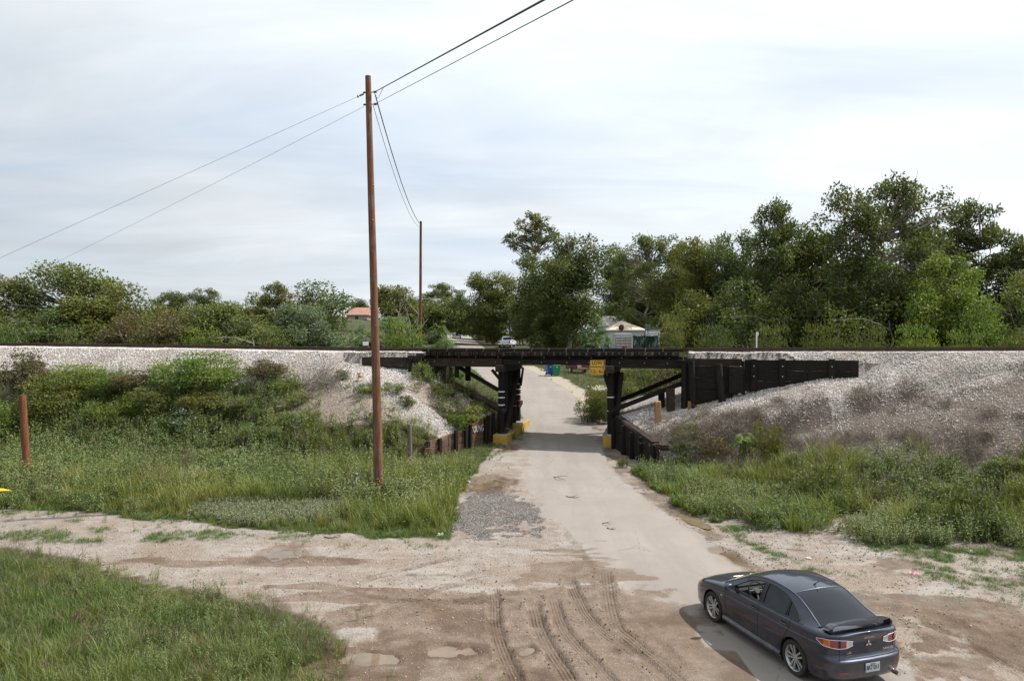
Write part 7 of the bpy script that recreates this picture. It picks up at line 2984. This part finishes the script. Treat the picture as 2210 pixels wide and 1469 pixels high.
# satellite dish on the roof edge
dc = at(1341, 707, d - .5)
mb = MB()
mb.grid([[(dc.x + math.cos(q) * .42 * r_, dc.y - .12 + .12 * r_ * r_ - .1 * math.cos(q) * r_, dc.z + math.sin(q) * .5 * r_) for q in np.linspace(0, 6.283, 17)] for r_ in (0.02, .5, 1)])
ds = mb.build('satellite_dish', MAT['trailer_red'], o, smooth=True)
mb = MB()
mb.tube([dc, dc + Vector((.1, .2, -.75))], .035, 6)
mb.build('dish_mast', MAT['hardware'], ds)
d = 118.0
k = d / FPX
hz1 = gz((1330 - 1105) * k, d)
house('grey pitched roof of the taller wing behind the cream roofed house', (1303 - 1105) * k, (1352 - 1105) * k, d, d + 6, hz1, at(0, 702, d).z, None, 'roof_grey', 'siding_white',
      ridge=(at(1300, 682, d + 3), at(1347, 682, d + 3)))
d = 112.0
k = d / FPX
mb = MB()
xa, xb2 = (1394 - 1105) * k, (1425 - 1105) * k
sh = thing('shed', 'low white shed wall right of the cream roofed house', 'shed', ((xa + xb2) / 2, d, hz0))
mb.box(((xa + xb2) / 2, d + 1.5, (hz0 + at(0, 714, d).z) / 2), (xb2 - xa, 3, at(0, 714, d).z - hz0))
mb.build('wall', MAT['siding_white'], sh)
mb = MB()
mb.box(((xa + xb2) / 2, d + 1.5, at(0, 713, d).z + .05), (xb2 - xa + .3, 3.3, .12))
mb.build('roof', MAT['roof_grey'], sh)
# basketball backboard
d = 98.0
bb = thing('basketball_backboard', 'square grey backboard on a post above the camouflage fence', 'backboard', tuple(at(1399, 760, d)))
c = at(1398, 707, d)
mb = MB()
mb.box((c.x, d, c.z), (.80, .06, .78))
mb.build('board', MAT['backboard'], bb, bevel=.01)
mb = MB()
zb0 = gz(c.x, d)
mb.tube([(c.x + .05, d + .1, zb0), (c.x + .05, d + .1, c.z)], .05, 8)
mb.build('post', MAT['hardware'], bb)
mb = MB()
mb.tube([(c.x + .23 * math.cos(q), d - .3 + .23 * math.sin(q), c.z - .25) for q in np.linspace(0, 6.283, 17)], .012, 5, caps=False)
mb.build('hoop', MAT['paint_red'], bb)
# camouflage sheet fence
d = 90.0
k = d / FPX
cf = thing('camouflage_fence', 'dark green camouflage sheet fence beyond the track', 'fence', tuple(at(1394, 760, d)))
xa, xb2 = (1367 - 1105) * k, (1421 - 1105) * k
z0c = gz((xa + xb2) / 2, d)
z1c = at(0, 724, d).z
mb = MB()
mb.grid([[(x_, d + .07 * math.sin(x_ * 9) + .03 * math.sin(x_ * 23), z_ - .08 * (j == 1) * abs(math.sin(x_ * 2.2))) for j, z_ in enumerate((z0c, z1c))] for x_ in np.linspace(xa, xb2, 60)])
mb.build('sheet', MAT['camouflage'], cf, smooth=True)
for x_ in np.linspace(xa, xb2, 4):
    mb = MB()
    mb.tube([(x_, d + .14, z0c - .2), (x_, d + .14, z1c + .08)], .05, 7)
    mb.build('post', MAT['pole_grey'], cf)
mb = MB()
mb.beam((xa - .1, d + .14, z1c + .1), (xb2 + .6, d + .14, z1c + .22), .10, .08)
mb.build('top_rail', MAT['board_grey'], cf)
# board fence with white carport beam
d = 97.0
k = d / FPX
bf = thing('board_fence', 'weathered grey board fence beneath a white carport beam', 'fence', tuple(at(1345, 760, d)))
xa, xb2 = (1328 - 1105) * k, (1362 - 1105) * k
z0c = gz(xa, d)
zt2 = at(0, 729, d).z
for j in range(6):
    z_ = z0c + .25 + (zt2 - z0c - .3) * j / 5
    mb = MB()
    mb.box(((xa + xb2) / 2, d, z_), (xb2 - xa, .04, .26))
    mb.build('board', MAT['board_grey'], bf, jitter=.01)
for x_ in np.linspace(xa, xb2, 4):
    mb = MB()
    mb.box((x_, d - .07, (z0c + zt2) / 2), (.08, .08, zt2 - z0c + .3))
    mb.build('post', MAT['board_grey'], bf)
cp = thing('carport', 'white carport roof edge left of the camouflage fence', 'carport', tuple(at(1345, 762, d + 1.5)))
zb2 = at(0, 721.5, d).z
mb = MB()
mb.box(((xa + xb2) / 2, d + 1.4, zb2), (xb2 - xa + .1, 2.2, .26))
mb.build('roof', MAT['truck_white'], cp, bevel=.03)
for x_ in (xa + .05, xb2 + .12):
    for y_ in (d + .5, d + 2.3):
        mb = MB()
        mb.box((x_, y_, (z0c + zb2) / 2 - .1), (.14, .14, zb2 - z0c))
        mb.build('post', MAT['truck_white'], cp)
# blue tarp heap, red cooler and a long rail fence in front
d = 88.0
k = d / FPX
zg_ = gz((1310 - 1105) * k, d)
mb = MB()
rows_ = []
for u in np.linspace(0, 1, 14):
    rows_.append([((1293 - 1105) * k + u * 37 * k, d + (q - .5) * 1.2, zg_ + (at(0, 747, d).z - zg_) * math.sin(math.pi * min(1, max(0, q))) ** .35 * (.93 + .1 * math.sin(u * 17 + q * 5))) for q in np.linspace(0, 1, 9)])
mb.grid(rows_)
tag(mb.build('tarp', MAT['tarp_blue'], smooth=True), 'bright blue tarpaulin heap seen just above the bridge', 'tarpaulin')
c = at(1348, 749, d)
mb = MB()
mb.tube([(c.x, d, zg_), (c.x, d, zg_ + .1), (c.x, d, c.z), (c.x, d, c.z + .15)], [.28, .32, .32, .25], 14)
tag(mb.build('barrel', MAT['paint_red'], smooth=True), 'small red barrel beside the blue tarpaulin', 'barrel')
d = 91.0
k = d / FPX
rf_ = thing('rail_fence', 'low grey rail fence behind the blue tarpaulin', 'fence', tuple(at(1300, 765, d)))
xa, xb2 = (1262 - 1105) * k, (1330 - 1105) * k
zg_ = gz(xa, d)
for pyy in (744, 747.5):
    mb = MB()
    mb.box(((xa + xb2) / 2, d, at(0, pyy, d).z), (xb2 - xa, .05, .10))
    mb.build('rail', MAT['board_grey'], rf_)
for x_ in np.linspace(xa, xb2, 6):
    mb = MB()
    mb.box((x_, d + .06, (zg_ + at(0, 743, d).z) / 2), (.09, .07, at(0, 743, d).z - zg_))
    mb.build('post', MAT['board_grey'], rf_)
# far house on the left
d = 215.0
k = d / FPX
xa, xb2 = (748 - 1105) * k, (792 - 1105) * k
hz2 = gz((xa + xb2) / 2, d)
house('far house with brown red roof left of the tall pole', xa, xb2, d, d + 8, min(hz2, at(0, 690, d).z), at(0, 679, d).z, None, 'roof_red', 'wall_tan', over=.8,
      ridge=(at(757, 664, d + 4), at(800, 664, d + 4)), windows=(((770 - 1105) * k, at(0, 686, d).z, 1.2, 1.2),))
# white board gate far along the road
d = 172.0
gt = thing('far_gate', 'far white rail gate beside the road near the grey pole', 'gate', tuple(at(1022, 720, d)))
for pyy in (702, 705.5):
    mb = MB()
    a, b_ = at(1009, pyy, d), at(1032, pyy - 1, d)
    mb.beam(a, b_, .06, .14)
    mb.build('rail', MAT['truck_white'], gt)
for px in (1009, 1017, 1025, 1032):
    a = at(px, 699, d)
    mb = MB()
    mb.box((a.x, d + .1, (a.z + gz(a.x, d)) / 2), (.14, .12, a.z - gz(a.x, d)))
    mb.build('post', MAT['truck_white'], gt)

# ------------------------------------------------------------------ small things near the track
mk = thing('marker_post', 'slim white marker post standing behind the track at right', 'marker post', tuple(at(1633, 752, 38.5)))
a = at(1633, 718, 38.5)
mb = MB()
mb.box((a.x, 38.5, (a.z + 4.6) / 2), (.065, .03, a.z - 4.6))
mb.build('post', MAT['litter_white'], mk, bevel=.005)
mb = MB()
mb.box((a.x + .03, 38.48, a.z - .08), (.12, .025, .20))
mb.build('plate', MAT['siding_white'], mk, bevel=.005)
ms_ = thing('trackside_sign', 'small white blank board beside the track behind the tall pole', 'sign', tuple(at(793, 765, 40.2)))
a = at(789, 741.5, 42.2)
mb = MB()
mb.box((a.x, 42.2, a.z), (.34, .02, .23))
mb.build('board', MAT['litter_white'], ms_, bevel=.004)
mb = MB()
mb.box((a.x + .14, 42.23, a.z - .35), (.05, .04, .95))
mb.build('post', MAT['galvanised'], ms_)

# litter and sticks
for (px, py, mat, lb, sc_) in ((1675, 1137, 'litter_white', 'crumpled white paper on the gravel at the foot of the right bank', .17), (1972, 1239, 'litter_pink', 'pink and white wrapper on the gravel right of the car', .12),
                               (1957, 1165, 'litter_white', 'small white can on the turf right of the car', .09), (1745, 1205, 'litter_white', 'white scrap on the gravel above the car roof', .08),
                               (2096, 1192, 'litter_white', 'pale plastic scrap near the dark weeds at right', .10), (32, 1073, 'litter_white', 'white scrap in the grass beside the yellow bag', .12),
                               (1010, 1038, 'litter_white', 'white bottle end lying at the roadside puddle', .10), (950, 1155, 'litter_white', 'white paper on the turf left of the dark gravel', .12)):
    x_, y_ = G(px, py)
    z_ = gz(x_, y_)
    mb = MB()
    r_ = np.random.default_rng(int(px))
    n = 6
    mb.grid([[(x_ + (i / n - .5) * sc_ * 1.6, y_ + (j / n - .5) * sc_ * 1.3, z_ + .015 + sc_ * .45 * abs(r_.normal()) * (0 < i < n) * (0 < j < n) * .7) for j in range(n + 1)] for i in range(n + 1)])
    tag(mb.build('litter', MAT[mat]), lb, 'litter', 'scraps of litter')
yb = thing('yellow_bag', 'bright yellow plastic bag lying in the weeds at the left edge', 'bag', (*G(-2, 1082), 0))
x_, y_ = G(-2, 1082)
z_ = gz(x_, y_)
mb = MB()
mb.grid([[(x_ + (u - .6) * .95, y_ + math.cos(q) * .17 * (1 - u * .6), z_ + .36 + .12 * math.sin(q) * (1.1 - u) + .03 * math.sin(9 * u + 2 * q)) for q in np.linspace(0, 6.283, 15)] for u in np.linspace(0, 1, 12)])
mb.build('bag_body', MAT['bag_yellow'], yb, smooth=True)
for (px, py, L_, a, lb) in ((1222, 1072, .5, -.5, 'dark forked stick lying on the road centre'), (1300, 1131, .35, -.9, 'short dark stick on the road above the car'), (1310, 1140, .30, -.7, 'small twig beside the short dark stick'),
                            (1195, 1030, .9, -1.1, 'thin long twig standing at the road edge by the puddle'), (190, 1225, .5, .2, 'brown stick on the pale track by the near grass'), (700, 1160, .5, -.15, 'brown bark strip at the field edge')):
    x_, y_ = G(px, py)
    z_ = gz(x_, y_) + .02
    r_ = np.random.default_rng(int(px * 3))
    p0 = np.array((x_, y_, z_))
    p1 = p0 + np.array((math.cos(a) * L_, math.sin(a) * L_, .03))
    mb = MB()
    pts = limb(mb, p0, p1, .016, .006, .08, r_, 5, 5)
    q0 = np.array(pts[2])
    mb.tube([q0, q0 + np.array((math.cos(a + .9) * L_ * .45, math.sin(a + .9) * L_ * .45, .04))], [.010, .004], 5)
    tag(mb.build('stick', MAT['stick'], smooth=True), lb, 'stick', 'sticks on the ground')
# heap of dead brush on the left bank
c = at(700, 830, 34.5)
bp = thing('brush_pile', 'heap of grey dead brushwood on the left bank under the rail', 'brush pile', (c.x, c.y, gz(c.x, c.y)))
r_ = np.random.default_rng(5)
mb = MB()
for i in range(420):
    x_ = c.x + r_.normal() * .62
    y_ = c.y + r_.normal() * .55
    z_ = gz(c.x, c.y) + max(-.7, (y_ - c.y) * .62) + abs(r_.normal()) * .28
    d_ = unit(np.array((.75 + r_.normal() * .45, .25 + r_.normal() * .3, .62 + r_.normal() * .4))) * (1 if r_.random() < .75 else -1)
    L_ = r_.uniform(.4, 1.25)
    p0 = np.array((x_, y_, z_)) - d_ * L_ / 2
    mb.tube([p0, p0 + d_ * L_ * .5 + r_.normal(size=3) * .05, p0 + d_ * L_ + r_.normal(size=3) * .1], [.009, .007, .003], 3, caps=False)
tag(mb.build('twigs', MAT['dead_twig'], bp), kind='stuff')
for (px, py, d, s_, lb) in ((776, 779, 35.7, .26, 'orange brown rock on the white ballast left of the pole'), (755, 782, 35.7, .20, 'dark brown rock left of the orange one on the ballast'), (778, 793, 35.2, .30, 'flat brown rock near the plank wing wall'),
                            (770, 817, 34.6, .22, 'pale rock in the rubble of the left bank'), (795, 848, 33.6, .25, 'dark rock in the rubble beside the tall pole'), (2126, 960, 25.0, .3, 'pale broken board on the right bank')):
    x_, y_ = at(px, py, d).x, d
    z_ = gz(x_, y_)
    mb = MB()
    mb.box((x_, y_, z_ + s_ * .12), (s_, s_ * .6, s_ * .42), Euler((random.uniform(-.4, .4), random.uniform(-.4, .4), random.uniform(0, 3))).to_matrix())
    tag(mb.build('rock', MAT['plank_orange' if 'orange' in lb or 'flat' in lb else 'concrete' if 'pale' in lb else 'bark'], bevel=s_ * .12, jitter=s_ * .06), lb, 'rock', 'rocks on the banks')

# ------------------------------------------------------------------ bushes on and below the banks
BL = 'bushes on the left bank'
for (kd, px, d, top, w, lf, lb) in [
        ('bush2', 48, 37.0, 756, 150, 'leaf_rust', 'brown green bush at the top of the left bank, far left'),
        ('bush1', 165, 36.5, 786, 160, 'leaf_bright', 'fresh green bush on the left bank, second from the left edge'),
        ('bush1', 112, 35.0, 806, 190, 'leaf_olive', 'large round bush low on the left bank behind the short post'),
        ('bush3', 10, 34.0, 845, 150, 'leaf_bright', 'green bush cut by the left edge above the yellow bag'),
        ('bush2', 232, 36.0, 800, 110, 'leaf_bright', 'light green bush on the bank right of the large round one'),
        ('bush2', 305, 35.8, 795, 150, 'leaf_rust', 'reddish brown bush in the middle of the left bank'),
        ('bush3', 255, 34.0, 845, 160, 'leaf_bright', 'green bush below the reddish brown one'),
        ('bush1', 395, 35.4, 774, 170, 'leaf_bright', 'fresh green bush left of the tallest bright one on the bank'),
        ('bush1', 458, 35.2, 760, 190, 'leaf_bright', 'tallest bright green bush on the left bank'),
        ('bush2', 440, 33.8, 842, 140, 'leaf_olive', 'yellow olive bush below the tallest bright green one'),
        ('weedbush1', 395, 33.0, 876, 110, 'leaf_pale', 'grey green low bush at the foot of the left bank'),
        ('bush2', 565, 35.6, 774, 150, 'leaf_rust', 'dark reddish bush left of the dead brush heap'),
        ('bush3', 618, 34.6, 815, 110, 'leaf_bright', 'green bush between the reddish bush and the brush heap'),
        ('bush1', 340, 34.2, 834, 150, 'leaf_olive', 'olive shaded bush under the fresh green one'),
        ('weedbush2', 520, 33.6, 850, 150, 'leaf_olive', 'low olive bush under the dark reddish one'),
        ('weedbush1', 740, 35.0, 838, 50, 'leaf_olive', 'small tuft bush on the rubble left of the pole'),
        ('weedbush1', 800, 33.4, 868, 60, 'leaf_bright', 'small green bush just behind the tall pole'),
        ('weedbush2', 850, 34.2, 845, 70, 'leaf_bright', 'sprawling green weed bush right of the tall pole'),
        ('weedbush1', 880, 33.8, 882, 60, 'leaf_olive', 'small olive bush left of the chalked wall'),
        ('weedbush2', 915, 35.9, 780, 56, 'leaf_bright', 'bright sapling in front of the left bridge end'),
        ('bush1', 958, 35.6, 828, 84, 'leaf_dark', 'dark green bush on the slope under the left span'),
        ('weedbush1', 1018, 34.8, 872, 76, 'leaf_yellow', 'yellow flowering bush behind the chalked wall'),
        ('weedbush1', 985, 34.0, 893, 60, 'leaf_bright', 'fresh green bush left of the yellow flowering one'),
        ('weedbush2', 1035, 36.0, 862, 60, 'leaf_dark', 'dark weed bush behind the yellow flowering one')]:
    tree_at(kd, px, d, top, w, lf, lb, name='bush', cat='bush', group=BL)
BR = 'bushes right of the road'
for (kd, px, d, top, w, lf, lb) in [
        ('bush3', 1292, 42.5, 812, 84, 'leaf_olive', 'yellow green bush beside the road behind the right bridge piles'),
        ('bush3', 1272, 41.0, 842, 80, 'leaf_olive', 'olive bush drooping over the road edge under the bridge'),
        ('bush1', 1298, 40.5, 850, 60, 'leaf_dark', 'dark bush close to the right bridge piles'),
        ('bush1', 1375, 46.5, 788, 130, 'leaf_dark', 'dark shrub seen through the right span'),
        ('bush2', 1440, 45.5, 790, 120, 'leaf_rust', 'brownish shrub seen through the right span near the abutment'),
        ('bush3', 1345, 44.0, 815, 90, 'leaf_olive', 'olive shrub seen through the right span by the piles'),
        ('sapling', 1608, 27.8, 925, 40, 'leaf_bright', 'vivid green sapling alone on the right bank'),
        ('weedbush2', 1660, 27.0, 905, 90, 'leaf_olive', 'green bush right of the vivid sapling'),
        ('weedbush2', 1540, 28.6, 935, 90, 'leaf_rust', 'brown grey bush left of the vivid sapling'),
        ('weedbush2', 1770, 23.5, 985, 130, 'leaf_olive', 'olive bush low on the right bank above the paper scrap'),
        ('weedbush1', 2010, 20.6, 1085, 110, 'leaf_dark', 'dark bush at the foot of the right bank'),
        ('weedbush1', 2110, 20.2, 1060, 150, 'leaf_dark', 'dark grey green bush near the lower right edge'),
        ('bush3', 2200, 23.0, 985, 120, 'leaf_olive', 'green bush cut off by the right edge on the bank'),
        ('weedbush2', 1345, 29.6, 985, 34, 'leaf_olive', 'small pale tuft at the road edge before the black plank wall')]:
    tree_at(kd, px, d, top, w, lf, lb, name='bush', cat='bush', group=BR)
